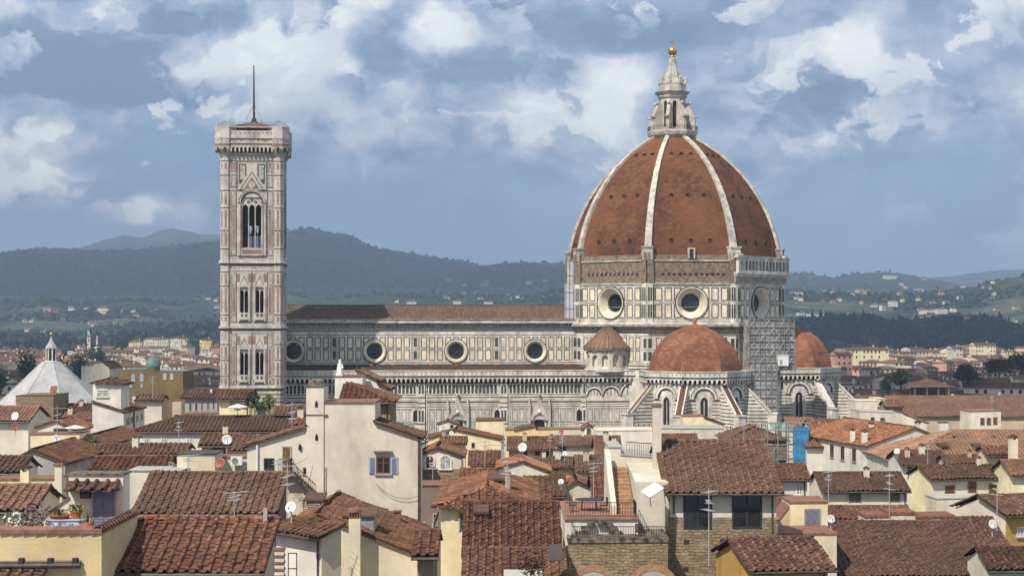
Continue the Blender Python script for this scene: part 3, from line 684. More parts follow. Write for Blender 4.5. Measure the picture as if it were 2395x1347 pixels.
def gothic_window(x, ow, z0, zs, n_l=2, door=False):
    mb = MB(); O = (x - ow / 2 - .35, AY - .1, 0); W_ = ow + .7; top = zs + ow * .95
    arch_plate(mb, O, E_, S_, W_, z0 - .3, top, ow, z0, zs, True, .3, 0)
    for i in range(1, n_l): mb.box(x - ow / 2 + ow * i / n_l - .07, x - ow / 2 + ow * i / n_l + .07, AY - .05, AY + .02, z0, zs + ow * .5)
    f = cpart(mb, 'portal' if door else 'window', [M['mw'], M['mp']])
    m2 = MB(); m2.box(x - ow / 2 - .2, x + ow / 2 + .2, AY - .06, AY - .02, z0 - .2, top - .1); cpart(m2, 'door' if door else 'glass', M['glass'], f)
    return f
for p in (973, 1163, 1355, 1400): gothic_window(lx(p, AY), 1.35, 19.4, 21.2)
for p in (1070, 1261):
    x = lx(p, AY); mb = MB(); g_ = gothic_window(x, 2.6, 15.2, 18.4, 2, True)
    for d, w0, z0, z1 in ((.5, 2.3, 19.8, 25.2), (.3, 1.75, 20.1, 24.2)):
        mb.prism([(x - w0, AY - .11 - d, z0), (x + w0, AY - .11 - d, z0), (x, AY - .11 - d, z1)], (0, .45, 0), 1 if d < .5 else 0)
    arc_ring(mb, (0, AY - .11, 0), E_, S_, x, 19.6, 1.5, 2.0, .75, 0)
    for sx in (-2.35, 2.35): mb.box(x + sx - .28, x + sx + .28, AY - .7, AY - .1, 14, 23); mb.lathe([(.4, 23), (.02, 25.3)], 4, (x + sx, AY - .4, 0), 0, ph=R(45))
    mb.sphere((x, AY - .5, 25.7), .35); mb.sphere((x, AY - .68, 21.6), .5, mi=1)
    cpart(mb, 'gable', [M['mw2'], M['mw']], g_)
# small terracotta boxes under the clerestory
# drum -------------------------------------------------------------------------
WA = 25.5; SD = 2 * WA * math.tan(R(22.5))
def oct_face(i, a=WA):
    """face i: normal angle -90+45 i; returns start corner, along, normal"""
    t = R(-90 + 45 * i); n = V3(math.cos(t), math.sin(t), 0); e = V3(-math.sin(t), math.cos(t), 0); sd = 2 * a * math.tan(R(22.5))
    return n * a - e * sd / 2, e, n, sd
def drum_rects():
    r = []; c = SD / 2
    for a, b, m in ((51.0, 51.15, 1), (47.15, 47.3, 1), (43.25, 43.4, 1), (42.75, 42.9, 1)): r.append((0, SD, a, b, m))
    for du in (-7.8, -5.55, -3.35, 3.35, 5.55, 7.8):
        for z0, z1 in ((47.6, 50.8), (43.6, 46.9)): r += panel(c + du, z0, z1, 1.75, .26)
    for u in (-9.95, -9.1, 9.1, 9.95):
        for z0, z1 in ((47.6, 50.8), (43.6, 46.9)): r += [(c + u - .28, c + u + .28, z0, z1, 1)]
    r += [(c - 8.8, c - 8.7, 43.3, 51.1, 1), (c + 8.7, c + 8.8, 43.3, 51.1, 1)]
    return r
def low_rects():
    r = []; c = SD / 2
    for a, b, m in ((40.2, 41.2, 5), (40.05, 40.2, 1), (39.4, 39.5, 1), (36.15, 36.25, 1), (32.85, 33.0, 1), (32.2, 32.5, 1), (31.4, 31.8, 1)): r.append((0, SD, a, b, m))
    for k in range(-4, 5):
        for z0, z1 in ((36.4, 39.1), (33.3, 36.0)): r += panel(c + 1.93 * k, z0, z1, 1.4)
    for u in (-9.8, 9.8):
        for z0, z1 in ((36.6, 38.8), (33.6, 35.7)): r += [(c + u - .45, c + u + .45, z0, z1, 1)]
    return r
mb = MB(); ml = MB()
for i in range(8):
    O, e, n, sd = oct_face(i)
    c = SD / 2
    vis = i in (0, 1, 2, 6, 7)
    ho = [lambda U, Z: (U - c) ** 2 + (Z - 47.2) ** 2 < 3.65 ** 2] if vis else []
    ex = [(tuple(np.round(np.arange(-4.0, 4.05, .3) + c, 3)), tuple(np.round(np.arange(43.2, 51.3, .3), 3)))]
    facade(mb, O, e, n, SD, 42.5, 51.6, drum_rects(), ho, ex if vis else ())
    facade(ml, O - n * .25, e, n, SD, 13, 42.5, low_rects())
    for sg in (0, 1):
        o = O + e * (SD * sg) - e * (1.3 if sg else 0)
        mb.obox(o + V3(0, 0, 42.5), e * 1.3, n * .35, V3(0, 0, 9.1), 0)
        for u in (.15, .72): mb.obox(o + e * u + n * .35 + V3(0, 0, 43.6), e * .42, n * .02, V3(0, 0, 3.2), 1); mb.obox(o + e * u + n * .35 + V3(0, 0, 47.6), e * .42, n * .02, V3(0, 0, 3.2), 1)
cpart(mb, 'drum', FMATS); cpart(ml, 'crossing_wall', FMATS)
for i in (0, 1, 7, 6, 2):
    O, e, n, sd = oct_face(i); q = O + e * (SD / 2) + V3(0, 0, 47.2); mb = MB()
    mb.lathe([(3.7, -.1), (3.74, .26), (3.95, .24), (4.02, -.02)], 36, q, 1, axis=n)
    mb.lathe([(3.76, .25), (3.45, .22), (3.15, -.2), (2.35, -1.3), (2.1, -1.9)], 36, q, 0, axis=n)
    w_ = cpart(mb, 'window', [M['mc'], M['mg']], smooth=False)
    mb = MB(); mb.lathe([(2.2, -1.75), (.01, -1.75)], 32, q, 0, axis=n); mb.obox(q - e * 1.9 - n * 1.7 + V3(0, 0, -1.05), e * 3.8, n * .1, V3(0, 0, .12), 1); cpart(mb, 'glass', [M['glass'], M['zinc']], w_)
# cornices round the drum
mb = MB()
for a, b, x, m in ((41.2, 41.6, .5, 0), (41.6, 42.1, 1.1, 0), (42.1, 42.55, .9, 1), (51.6, 51.8, .25, 1)):
    r0, r1 = (WA - .6) / math.cos(R(22.5)), (WA + x) / math.cos(R(22.5))
    mb.lathe([(r0, a), (r1, a), (r1, b), (r0, b)], 8, (0, 0, 0), m, ph=R(22.5))
cpart(mb, 'cornice', [M['cor'], M['mw']])
mb = MB()
for i in range(8):
    O, e, n, sd = oct_face(i, WA - .25); 
    mb.obox(O + V3(0, 0, 51.75) - n * 1, e * sd, n * 1.0, V3(0, 0, 5.2), 0)
    mb.obox(O + V3(0, 0, 56.95) - n * 2, e * sd, n * 2.25, V3(0, 0, .28), 1)
    mb.obox(O + V3(0, 0, 57.2) - n * 2, e * sd, n * 1.7, V3(0, 0, 1.3), 0)
    for sg in (0, 1):
        o = O + e * (sd * sg) - e * (1.45 if sg else 0); mb.obox(o + V3(0, 0, 51.75), e * 1.45, n * .55, V3(0, 0, 7.2), 0)
    for k in range(12):
        o = O + e * (3.3 + k * (sd - 6.6) / 11) + V3(0, 0, 54.1 + .06 * math.sin(k * 2.1)); mb.obox(o, e * .55, n * .35, V3(0, 0, .5), 0); mb.obox(o + V3(0, 0, -.42) + e * .1, e * .35, n * .05, V3(0, 0, .42), 2)
cpart(mb, 'masonry_band', [M['bb'], M['rib'], M['md']])
# marble balcony on the south-east side
O, e, n, sd = oct_face(1); mb = MB(); o = O - e * .6; L = sd + 1.4
for a, b, x, m in ((51.8, 53.3, .35, 1), (53.3, 53.7, .6, 0), (53.7, 54.05, 1.0, 0), (54.05, 54.4, 1.3, 0), (57.75, 58.1, 1.3, 0), (58.1, 58.25, 1.4, 0)): mb.obox(o - e * (x * .4) + V3(0, 0, a), e * (L + x * .4), n * x, V3(0, 0, b - a), m)
mb.obox(o + V3(0, 0, 54.4), e * L, n * .25, V3(0, 0, 3.35), 2)
k = 12
for j in range(k): arch_plate(mb, o + e * (2.6 + j * (L - 4.4) / k) + n * 1.2, e, n, (L - 4.4) / k, 54.4, 57.75, 1.0, 54.9, 56.7, False, .5, 0)
for u0, u1 in ((0, 2.6), (L - 1.8, L)):
    mb.obox(o + e * u0 + n * .3 + V3(0, 0, 54.4), e * (u1 - u0), n * .9, V3(0, 0, 3.35), 0); mb.obox(o + e * (u0 + u1 - 1) / 1 * .5 + e * .0 + n * 1.2 + V3(0, 0, 54.8), e * .9, n * .02, V3(0, 0, 2.1), 1)
    mb.obox(o + e * u0 - e * .1 + n * .2 + V3(0, 0, 58.25), e * (u1 - u0) * .9, n * .8, V3(0, 0, .5), 0)
cpart(mb, 'balcony', [M['mw'], M['cor'], M['md']])
# dome -------------------------------------------------------------------------
Z0D = 58.4; DA = lambda h: -.1 + .955 * (-13.63 + math.sqrt(39.9 ** 2 - (h + 5.25) ** 2))
HS = np.linspace(0, 30.2, 30); C8 = math.cos(R(22.5)); mb = MB()
for i in range(8):
    vs = []; uv = []; Lh = 0; pa = None
    for h in HS:
        a = DA(h); O, e, n, sd = oct_face(i, a)
        if pa is not None: Lh += math.hypot(h - pa[0], a - pa[1])
        pa = (h, a)
        for t in (0, 1): vs.append(O + e * (sd * t) + V3(0, 0, Z0D + h)); uv.append(((sd * (t - .5)) / 1.05 + 400, Lh / .62))
    mb.add(vs, np.array([(2 * j, 2 * j + 1, 2 * j + 3, 2 * j + 2) for j in range(len(HS) - 1)]), 0, uv)
cpart(mb, 'dome', M['dome'])
for i in range(8):
    t = R(-67.5 + 45 * i); d = V3(math.cos(t), math.sin(t), 0); sde = V3(-math.sin(t), math.cos(t), 0); mb = MB(); vs = []
    for h in HS:
        a = DA(h) / C8; w = .86 - .36 * h / 30; o = d * a + V3(0, 0, Z0D + h); nn = (d * 1.0 + V3(0, 0, .35 + h / 30)).normalized()
        vs += [o - sde * w - nn * .3, o - sde * w + nn * .42, o + sde * w + nn * .42, o + sde * w - nn * .3]
    mb.add(vs, np.array([(4 * j + k, 4 * j + k + 1, 4 * j + 5 + k, 4 * j + 4 + k) for j in range(len(HS) - 1) for k in range(3)]))
    cpart(mb, 'rib', M['rib'])
    a = DA(0) / C8; mb = MB(); o = d * (a - 1.2) - sde * 1.35 + V3(0, 0, 57.2)
    mb.obox(o, sde * 2.7, d * 2.1, V3(0, 0, 2.9)); mb.obox(o + V3(0, 0, 2.9) - sde * .15, sde * 3.0, d * 2.3, V3(0, 0, .35)); cpart(mb, 'rib_plinth', M['cor'] if i != 0 else M['mw'])
pm = None
for i in (0, 1, 7, 6, 2):
    for h, us in ((3.5, (-4.6, 0, 4.6)), (14.4, (-3.9, 0, 3.9)), (24.9, (-2.4, 0, 2.4))):
        for u in us:
            O, e, n, sd = oct_face(i, DA(h)); o = O + e * (sd / 2 + u) + V3(0, 0, Z0D + h)
            mb = MB(); mb.lathe([(.48, -.5), (.48, .28), (.36, .28), (.34, -.1), (.01, -.1)], 10, o, 0, axis=n); cpart(mb, 'vent', [M['md']])
mb = MB(); O, e, n, sd = oct_face(0, WA); o = O + e * (sd / 2) + V3(0, 0, 57.6) - n * 1
mb.obox(o - e * .5, e * 1.0, n * .9, V3(0, 0, 2.0), 1); mb.obox(o - e * .8, e * .3, n * 1.1, V3(0, 0, 2.2), 0); mb.obox(o + e * .5, e * .3, n * 1.1, V3(0, 0, 2.2), 0); mb.obox(o - e * .8 + V3(0, 0, 2.2), e * 1.6, n * 1.1, V3(0, 0, .25), 0)
cpart(mb, 'door', [M['mw'], M['md']])
# lantern ----------------------------------------------------------------------
mb = MB(); oc = lambda r: r / C8
mb.lathe([(5.4, 88.2), (oc(5.7), 88.9), (oc(5.95), 89.6), (oc(5.95), 90.1), (.1, 90.1)], 8, (0, 0, 0), 0, ph=R(22.5))
for i in range(8):
    O, e, n, sd = oct_face(i, 3.05); arch_plate(mb, O, e, n, sd, 90.1, 99.0, .95, 91.0, 97.0, False, .5, 0)
mb.lathe([(2.7, 90.1), (2.7, 99)], 8, (0, 0, 0), 1, ph=R(22.5))
mb.lathe([(oc(3.3), 98.3), (oc(3.45), 98.6), (oc(3.45), 99.0), (oc(4.0), 99.5), (oc(4.2), 99.8), (oc(3.2), 100.0), (oc(3.15), 101.6), (oc(3.3), 101.8), (oc(2.8), 102.0)], 8, (0, 0, 0), 0, ph=R(22.5))
lan = cpart(mb, 'lantern', [M['mw2'], M['md']])
for i in range(8):
    t = R(-67.5 + 45 * i); d = V3(math.cos(t), math.sin(t), 0); s = V3(-math.sin(t), math.cos(t), 0); mb = MB(); q = lambda r, z: d * r + V3(0, 0, z) - s * .42
    mb.prism([q(a, b) for a, b in ((3.1, 90.1), (5.75, 90.1), (5.75, 93.2), (5.6, 93.9), (5.2, 94.5), (4.9, 95.2), (4.5, 96.1), (4.1, 96.6), (3.1, 97.0))], s * .84)
    mb.obox(q(5.3, 93.3) - s * .15, s * 1.14, d * 1.1, V3(0, 0, .3)); mb.sphere(d * 4.35 + V3(0, 0, 96.9), .45, 8, 6)
    cpart(mb, 'buttress', M['mw2'], lan)
    mb = MB(); mb.lathe([(.3, 101.7), (.34, 102.6), (.16, 102.8), (.3, 103.1), (.02, 103.7)], 8, d * 3.35); mb.obox(d * 2.5 - s * .28 + V3(0, 0, 99.9), s * .56, d * .95, V3(0, 0, 1.9)); cpart(mb, 'pinnacle', M['mw2'], lan)
mb = MB(); prof = [(2.75, 101.9), (2.2, 103.4), (1.5, 105.6), (.85, 107.6), (.5, 108.7)]; mb.lathe(prof, 8, (0, 0, 0), 0, ph=R(22.5))
for i in range(8):
    t = R(-67.5 + 45 * i); mb.tube([(r * 1.02 * math.cos(t), r * 1.02 * math.sin(t), z) for r, z in prof], .13, 4, 0)
cpart(mb, 'spire', mat('lead_streaked_marble', (.42, .40, .36), var=.3, scale=.8, dark=(.16, .16, .16), dsc=1.2, damt=.8, streak=1), lan)
mb = MB(); mb.lathe([(.5, 108.5), (.75, 108.75), (.4, 109.0)], 12); mb.sphere((0, 0, 110.1), 1.15, 24, 16); cpart(mb, 'ball', M['gold'], lan, smooth=True)
mb = MB(); mb.box(-.09, .09, -.09, .09, 111.2, 113.3); mb.box(-.62, .62, -.08, .08, 112.3, 112.48); cpart(mb, 'cross', M['gold'], lan)
mb = MB()
for i in range(8):
    O, e, n, sd = oct_face(i, 5.85); mb.tube([O + V3(0, 0, 91.15), O + e * sd + V3(0, 0, 91.15)], .05, 4); mb.tube([O + V3(0, 0, 90.65), O + e * sd + V3(0, 0, 90.65)], .04, 4)
    for k in range(9): mb.tube([O + e * (sd * k / 9) + V3(0, 0, 90), O + e * (sd * k / 9) + V3(0, 0, 91.15)], .035, 4)
cpart(mb, 'railing', M['iron'], lan)
# tribunes ---------------------------------------------------------------------
def tribune(c, rot, dome_m, spur_tiles):
    c = Vector(c)
    def f(i, a):
        t = R(rot - 90 + 45 * i); n = V3(math.cos(t), math.sin(t), 0); e = V3(-math.sin(t), math.cos(t), 0); sd = 2 * a * math.tan(R(22.5))
        return c + n * a - e * sd / 2, e, n, sd
    wl = MB(); ga = MB()
    for i in (-2, -1, 0, 1, 2):
        O, e, n, sd = f(i, 11.1); m = sd / 2; r = []
        for k_, z in enumerate(np.arange(14.6, 26, .78)): r.append((0, sd, z, z + .24, 3 if k_ % 3 == 2 else 1))
        r += [(m - 1.75, m + 1.75, 13, 27, 0), (0, sd, 20.0, 20.2, 1), (0, sd, 17.0, 19.9, 0), (0, sd, 26.0, 29, 0)]
        for u in (.8, 1.9, sd - 1.9, sd - .8): r += [(u - .42, u + .42, 17.2, 19.8, 1), (u - .3, u + .3, 17.35, 19.65, 0), (u - .13, u + .13, 17.6, 19.3, 1)]
        for u in (.5, sd - .5): r += [(u - .25, u + .25, 26.2, 28.2, 1)]
        facade(wl, O, e, n, sd, 13, 31.3, r)
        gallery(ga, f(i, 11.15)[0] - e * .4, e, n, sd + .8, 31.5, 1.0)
        for r0, r1, d, mi in ((2.15, 2.4, .3, 1), (2.4, 2.95, .45, 0), (2.95, 3.15, .3, 1), (3.15, 3.4, .4, 0)): arc_ring(wl, O, e, n, m, 25.3, r0, r1, d, mi)
        arc_ring(wl, O, e, n, m, 25.3, .9, 1.1, .08, 1); arc_ring(wl, O, e, n, m, 25.3, 1.5, 1.62, .08, 1)
        mb = MB(); arch_plate(mb, O + e * (m - 1.5) + n * .14, e, n, 3.0, 17.5, 27.0, 1.7, 18, 24.6, True, .14, 0)
        arch_plate(mb, O + e * (m - 1.2) + n * .3, e, n, 2.4, 17.5, 26.6, 1.75, 17.5, 24.5, True, .16, 0)
        for k in (0,): mb.obox(O + e * (m - .08) + n * .06 + V3(0, 0, 18), e * .16, n * .06, V3(0, 0, 7))
        w_ = cpart(mb, 'window', [M['mw']]); mb = MB(); mb.obox(O + e * (m - 1) + n * .01 + V3(0, 0, 17.6), e * 2, n * .03, V3(0, 0, 8.6)); cpart(mb, 'glass', M['glass'], w_)
    wl.lathe([(11.3, 0), (11.9, 0), (11.95, 13)], 8, c, 0, ph=R(rot + 22.5))
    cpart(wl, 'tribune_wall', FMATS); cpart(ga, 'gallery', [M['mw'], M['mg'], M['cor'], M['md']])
    mb = MB(); hp = [(10.3, 31.2), (10.1, 31.5), (9.85, 33.2), (9.25, 35.2), (8.2, 37.2), (6.7, 39.0), (4.7, 40.5), (2.3, 41.6), (.3, 42.1)]
    ang = [R(rot + 22.5 + 45 * k) for k in range(9)]; vs = []; uv = []; Lh = 0
    for k in range(8):
        Lh = 0
        for j, (r_, z) in enumerate(hp):
            if j: Lh += math.hypot(r_ - hp[j - 1][0], z - hp[j - 1][1])
            for t in (0, 1):
                a = ang[k + t]; vs.append(c + V3(r_ / C8 * math.cos(a), r_ / C8 * math.sin(a), z)); uv.append((r_ * .828 * (t - .5) / .95 + 30 * k + 300, Lh / .55))
    nb = len(hp) * 2
    mb.add(vs, np.array([(k * nb + 2 * j, k * nb + 2 * j + 1, k * nb + 2 * j + 3, k * nb + 2 * j + 2) for k in range(8) for j in range(len(hp) - 1)]), 0, uv)
    td = cpart(mb, 'tribune_dome', dome_m)
    mb = MB(); mb.lathe([(.95, 41.7), (.85, 42.1), (.45, 42.3), (.5, 43.0), (.05, 43.9)], 8, c); cpart(mb, 'finial', M['terra'], td)
    for k in (-2, -1, 0, 1):
        t = R(rot - 90 + 22.5 + 45 * k); d = V3(math.cos(t), math.sin(t), 0); s = V3(-math.sin(t), math.cos(t), 0); mb = MB()
        q = lambda r, z, o=-.75: c + d * r + V3(0, 0, z) + s * o
        mb.prism([q(11.4, 0), q(18.2, 0), q(18.2, 21.7), q(17.4, 21.9), q(11.4, 28.3)], s * 1.5, 0)
        for z in np.arange(15, 27.5, .8):
            rr = 17.4 - max(0, z - 21.6) * .94
            for o_, dd in ((-.77, .02), (.75, .02)): mb.obox(q(11.6, z, o_), d * (rr - 11.9), s * dd, V3(0, 0, .22), 1)
        for r_ in (12.5, 13.9, 15.3, 16.7):
            for o_ in (-.785, .75): mb.obox(q(r_, 17.2, o_), d * .8, s * .035, V3(0, 0, 2.6), 0); mb.obox(q(r_ + .2, 17.5, o_ * 1.01), d * .4, s * .045, V3(0, 0, 2.0), 1)
        mb.obox(q(17.2, 13, -1.0), d * 2.0, s * 2.0, V3(0, 0, 8.8), 0); mb.obox(q(17.1, 21.7, -1.15), d * 2.3, s * 2.3, V3(0, 0, .3), 0)
        sp = cpart(mb, 'spur', [M['mw'], M['mg']])
        mb = MB(); ev = (q(11.4, 28.5) - q(17.6, 21.95)); L = ev.length; ev.normalize(); up = s.cross(ev)
        if up.z < 0: up = -up
        if spur_tiles: mb.obox(q(17.6, 21.95, -.62) + up * .05, ev * L, s * 1.24, up * .22, 0)
        for o_ in (-.9, .62): mb.obox(q(17.6, 21.95, o_), ev * L, s * .28, up * .38, 1)
        if not spur_tiles: mb.obox(q(17.6, 21.95, -.7), ev * L, s * 1.4, up * .3, 1)
        cpart(mb, 'spur_roof', [M['tile_a'], M['mw']], sp)
tribune((0, -29.2, 0), 0, M['dome2'], True)
tribune((29.2, 0, 0), 90, M['dome2'], False)
# small round exedra at the south-west corner, with shell niches
ec = V3(-18.9, -18.6, 0); mb = MB()
for i in range(12):
    t0, t1 = R(30 * i), R(30 * i + 30); a, b = ec + V3(5.0 * math.cos(t0), 5.0 * math.sin(t0), 0), ec + V3(5.0 * math.cos(t1), 5.0 * math.sin(t1), 0)
    e = (b - a); L = e.length; e.normalize(); n = V3(math.cos((t0 + t1) / 2), math.sin((t0 + t1) / 2), 0)
    arch_plate(mb, a, e, n, L, 31.6, 36.0, 1.55, 32.3, 34.2, False, .9, 0)
    arc_ring(mb, a, e, n, L / 2, 34.2, .8, .98, .1, 0)
    for u in (.05, .3, L - .55, L - .3): mb.obox(a + e * u + V3(0, 0, 31.7), e * .2, n * .18, V3(0, 0, 4.1), 0)
mb.lathe([(4.2, 31), (4.2, 36)], 24, ec, 1); mb.lathe([(5.6, 36.0), (5.75, 36.3), (5.75, 36.55), (5.5, 36.6), (4.8, 36.0)], 24, ec, 2); mb.lathe([(5.5, 31.0), (5.5, 31.8), (4.6, 31.8)], 24, ec, 0)
xe = cpart(mb, 'exedra', [M['mw'], M['mc'], M['cor']])
mb = MB(); hp = [(5.85, 36.5), (5.8, 36.75), (4.6, 37.8), (3.2, 39.2), (2.0, 40.5), (1.1, 41.15), (.1, 41.4)]; mb.lathe(hp, 30, ec)
for k in range(30): mb.tube([ec + V3((r_ + .03) * math.cos(R(12 * k)), (r_ + .03) * math.sin(R(12 * k)), z + .05) for r_, z in hp], .1, 4, 0)
cpart(mb, 'roof', M['tile_e'], xe)
# low block that links aisle and tribune, with blind arches
mb = MB(); a, b = V3(AX1, AY + .2, 0), V3(-8.6, -24.2, 0); e = E_
O = V3(-24.5, -21.6, 0); L = 15.5; r = strip_wall(L, .1) + [(0, L, 24.3, 28.6, 0)]
facade(mb, O, E_, S_, L, 13, 31.2, r)
for cx, r0 in ((2.0, 1.5), (6.0, 1.75), (11.2, 2.7)):
    for k, mi in ((0, 1), (.15, 0), (.55, 1)): arc_ring(mb, O, E_, S_, cx, 25.5, r0 + k - (.15 if not k else 0), r0 + k + (.15 if not mi == 0 else .4), .1 + (.2 if mi == 0 else 0), mi)
    for u in (-.5, 0, .5): mb.obox(O + V3(cx + u * r0 - .05, -.05, 25.5), (.12, 0, 0), (0, .04, 0), (0, 0, r0 * .8), 1)
mb.box(-24.5, -24.3, -21.6, -20, 13, 31.2); mb.box(-9.2, -9, -21.6, -20, 13, 31.2); mb.box(-24.4, -9.1, -21.55, -9, 31.0, 31.3)
cpart(mb, 'sacristy_wall', FMATS)
mb = MB(); gallery(mb, (-24.8, -21.7, 0), E_, S_, 15.9, 31.42); cpart(mb, 'gallery', [M['mw'], M['mg'], M['cor'], M['md']])
# terracotta boxes (small dormers) on the aisle roof ----------------------------
for p in (718, 775, 835, 868, 920, 972, 1008, 1068, 1162, 1272, 1327):
    x = lx(p, -12); mb = MB(); mb.box(x - .38, x + .38, -12.3, -11.6, 31.4, 32.35); mb.prism([(x - .55, -12.45, 32.3), (x + .55, -12.45, 32.3), (x, -12.45, 32.75)], (0, 1, 0)); cpart(mb, 'roof_vent', M['terra'])
# ------------------------------------------------------------------ bell tower
TD = 378.0; fc = P(589, HY, TD)
tw = Vector((-math.sin(TH), math.cos(TH), 0))
HWT = 7.03
tower = empty('bell_tower', (fc.x + tw.x * HWT, TD + tw.y * HWT, 0), 'tall square marble bell tower with gothic windows and a mast on top', 'bell tower', TH)
tz = lambda py: HC - (py - HY) * TD / FPX
def tpart(mb, name, mats, parent=None, **k): return mb.build(name, mats, parent or tower, world=False, **k)
def four(make):
    """make one side (facing -y) and copy it to the other three"""
    o = make()
    for k in (1, 2, 3):
        c = o.copy(); COL.objects.link(c); c.rotation_euler.z = k * math.pi / 2
        for ch in list(o.children):
            d = ch.copy(); COL.objects.link(d); d.parent = c
CW = 4.78; FY = -6.7; TO = (-CW, FY, 0)
STR = [tz(613), tz(765), tz(905)]
def t_rects():
    r = [(0, 2 * CW, 0, 100, 0)]
    U = lambda a: a + CW
    def pan(u, w, z0, z1, fill=3, t=.14): r.extend([(U(u - w / 2), U(u + w / 2), z0, z1, 1), (U(u - w / 2 + t), U(u + w / 2 - t), z0 + t, z1 - t, 0), (U(u - w / 2 + .27), U(u + w / 2 - .27), z0 + .3, z1 - .3, fill)])
    for top, bot, y in ((613, 765, 0), (765, 905, 145.5)):
        r.append((0, 2 * CW, tz(622 + y), tz(618 + y), 3)); r.append((.3, 2 * CW - .3, tz(628 + y), tz(622 + y), 5)); r.append((0, 2 * CW, tz(635 + y), tz(633.5 + y), 1)); r.append((0, 2 * CW, tz(755 + y), tz(753.5 + y), 1))
        for s in (-1, 1):
            pan(s * 4.0, 1.15, tz(667 + y), tz(637 + y), 5); pan(s * 4.0, 1.15, tz(735 + y), tz(669 + y), 3); pan(s * 4.0, 1.15, tz(753 + y), tz(737 + y), 5)
            r.append((U(s * 3.42 - .07), U(s * 3.42 + .07), tz(754 + y), tz(635 + y), 1))
            for q in (-1, 1): r.append((U(s * 1.72 + q * 1.25 - .35), U(s * 1.72 + q * 1.25 + .35), tz(660 + y), tz(640 + y), 3))
        r.append((U(-.12), U(.12), tz(754 + y), tz(635 + y), 1))
    for z0, z1, m in ((375, 377, 1), (402, 404, 1), (408, 409.5, 1), (438, 440, 1), (445, 446.5, 1), (483, 484.5, 1), (598, 600, 1)): r.append((0, 2 * CW, tz(z1), tz(z0), m))
    for s in (-1, 1):
        for z0, z1, f in ((377, 400, 3), (410, 437, 5), (447, 482, 5), (486, 580, 3), (583, 597, 5)): pan(s * 4.05, 1.1, tz(z1), tz(z0), f)
        r.append((U(s * 3.4 - .07), U(s * 3.4 + .07), tz(598), tz(377), 1))
    r += [(U(-3.3), U(3.3), tz(443), tz(378), 1), (U(-3.12), U(3.12), tz(443), tz(380), 0), (U(-2.9), U(-1.2), tz(430), tz(383), 1), (U(1.2), U(2.9), tz(430), tz(383), 1), (U(-2.6), U(-1.5), tz(420), tz(386), 5), (U(1.5), U(2.6), tz(420), tz(386), 5)]
    r += [(0, 2 * CW, tz(372), tz(364), 5), (0, 2 * CW, tz(608), tz(602), 5), (.5, 2 * CW - .5, tz(897), tz(888), 5)]
    x = .5
    while x < 2 * CW - .6: r.append((x + .1, x + .38, tz(896), tz(889), 1)); x += .62
    for z in range(912, 1060, 9): r.append((0, 2 * CW, tz(z + 3), tz(z), 1 if z % 2 else 3))
    return r
BIF = [(s * 1.72, y) for s in (-1, 1) for y in (0, 145.5)]
def t_holes():
    h = [lambda U, Z: (abs(U - CW) < 2.2) & (Z > tz(579)) & (Z < tz(462))]
    for u, y in BIF: h.append(lambda U, Z, u=u, y=y: (abs(U - CW - u) < .95) & (Z > tz(731.5 + y)) & (Z < tz(672 + y)))
    return h
def t_ext(): return [((CW - 2.2, CW + 2.2), (tz(579), tz(462)))] + [((CW + u - .95, CW + u + .95), (tz(731.5 + y), tz(672 + y))) for u, y in BIF]
def side_wall():
    mb = MB(); facade(mb, TO, E_, S_, 2 * CW, 0, tz(358), t_rects(), t_holes(), t_ext())
    # gable over the belfry window
    for d, w, z0, z1, m in ((.30, 3.25, 444, 391, 0), (.33, 2.65, 444, 401, 1), (.36, 2.45, 444, 404.5, 0), (.39, 1.75, 442, 414, 3)):
        mb.prism([(-w, FY - d, tz(z0)), (w, FY - d, tz(z0)), (0, FY - d, tz(z1))], (0, .3, 0), m)
    mb.lathe([(.05, .03), (.75, .03), (.75, -.1)], 16, (0, FY - .4, tz(432)), 0, axis=S_); mb.lathe([(.05, .05), (.5, .05), (.5, -.1)], 16, (0, FY - .4, tz(432)), 5, axis=S_)
    for r0, r1, d, m in ((2.2, 2.5, .15, 1), (2.5, 2.85, .3, 0), (2.85, 3.1, .42, 5)): arc_ring(mb, (0, FY, 0), E_, S_, 0, tz(474), r0, r1, d, m)
    for s in (-1, 1): mb.box(s * 2.75 - .35, s * 2.75 + .35, FY - .3, FY, tz(598), tz(478), 0); mb.box(s * 2.5 - .12, s * 2.5 + .12, FY - .36, FY, tz(598), tz(478), 3)
    mb.box(-2.9, 2.9, FY - .35, FY, tz(598), tz(581), 0); mb.box(-2.2, 2.2, FY - .38, FY, tz(594), tz(584), 3)
    for u, y in BIF:
        for d, w, z0, z1, m in ((.2, 1.5, 671, 640, 0), (.23, 1.2, 671, 645, 1), (.26, 1.05, 671, 648, 0)): mb.prism([(u - w, FY - d, tz(z0 + y)), (u + w, FY - d, tz(z0 + y)), (u, FY - d, tz(z1 + y))], (0, .2, 0), m)
        arc_ring(mb, (0, FY, 0), E_, S_, u, tz(676 + y), .95, 1.3, .3, 0); 
        for s in (-1, 1): mb.box(u + s * 1.15 - .16, u + s * 1.15 + .16, FY - .28, FY, tz(752 + y), tz(676 + y), 0)
        mb.box(u - 1.3, u + 1.3, FY - .3, FY, tz(748 + y), tz(731 + y), 0)
        for k in (-.45, .45): mb.box(u + k - .24, u + k + .24, FY - .32, FY - .2, tz(741 + y), tz(734 + y), 1)
        for k in range(8): mb.box(u - 1.2 + k * .32, u - 1.06 + k * .32, FY - .25, FY - .05, tz(753 + y), tz(748 + y), 1)
    return tpart(mb, 'wall', [M['mw2']] + FMATS[1:])
four(side_wall)
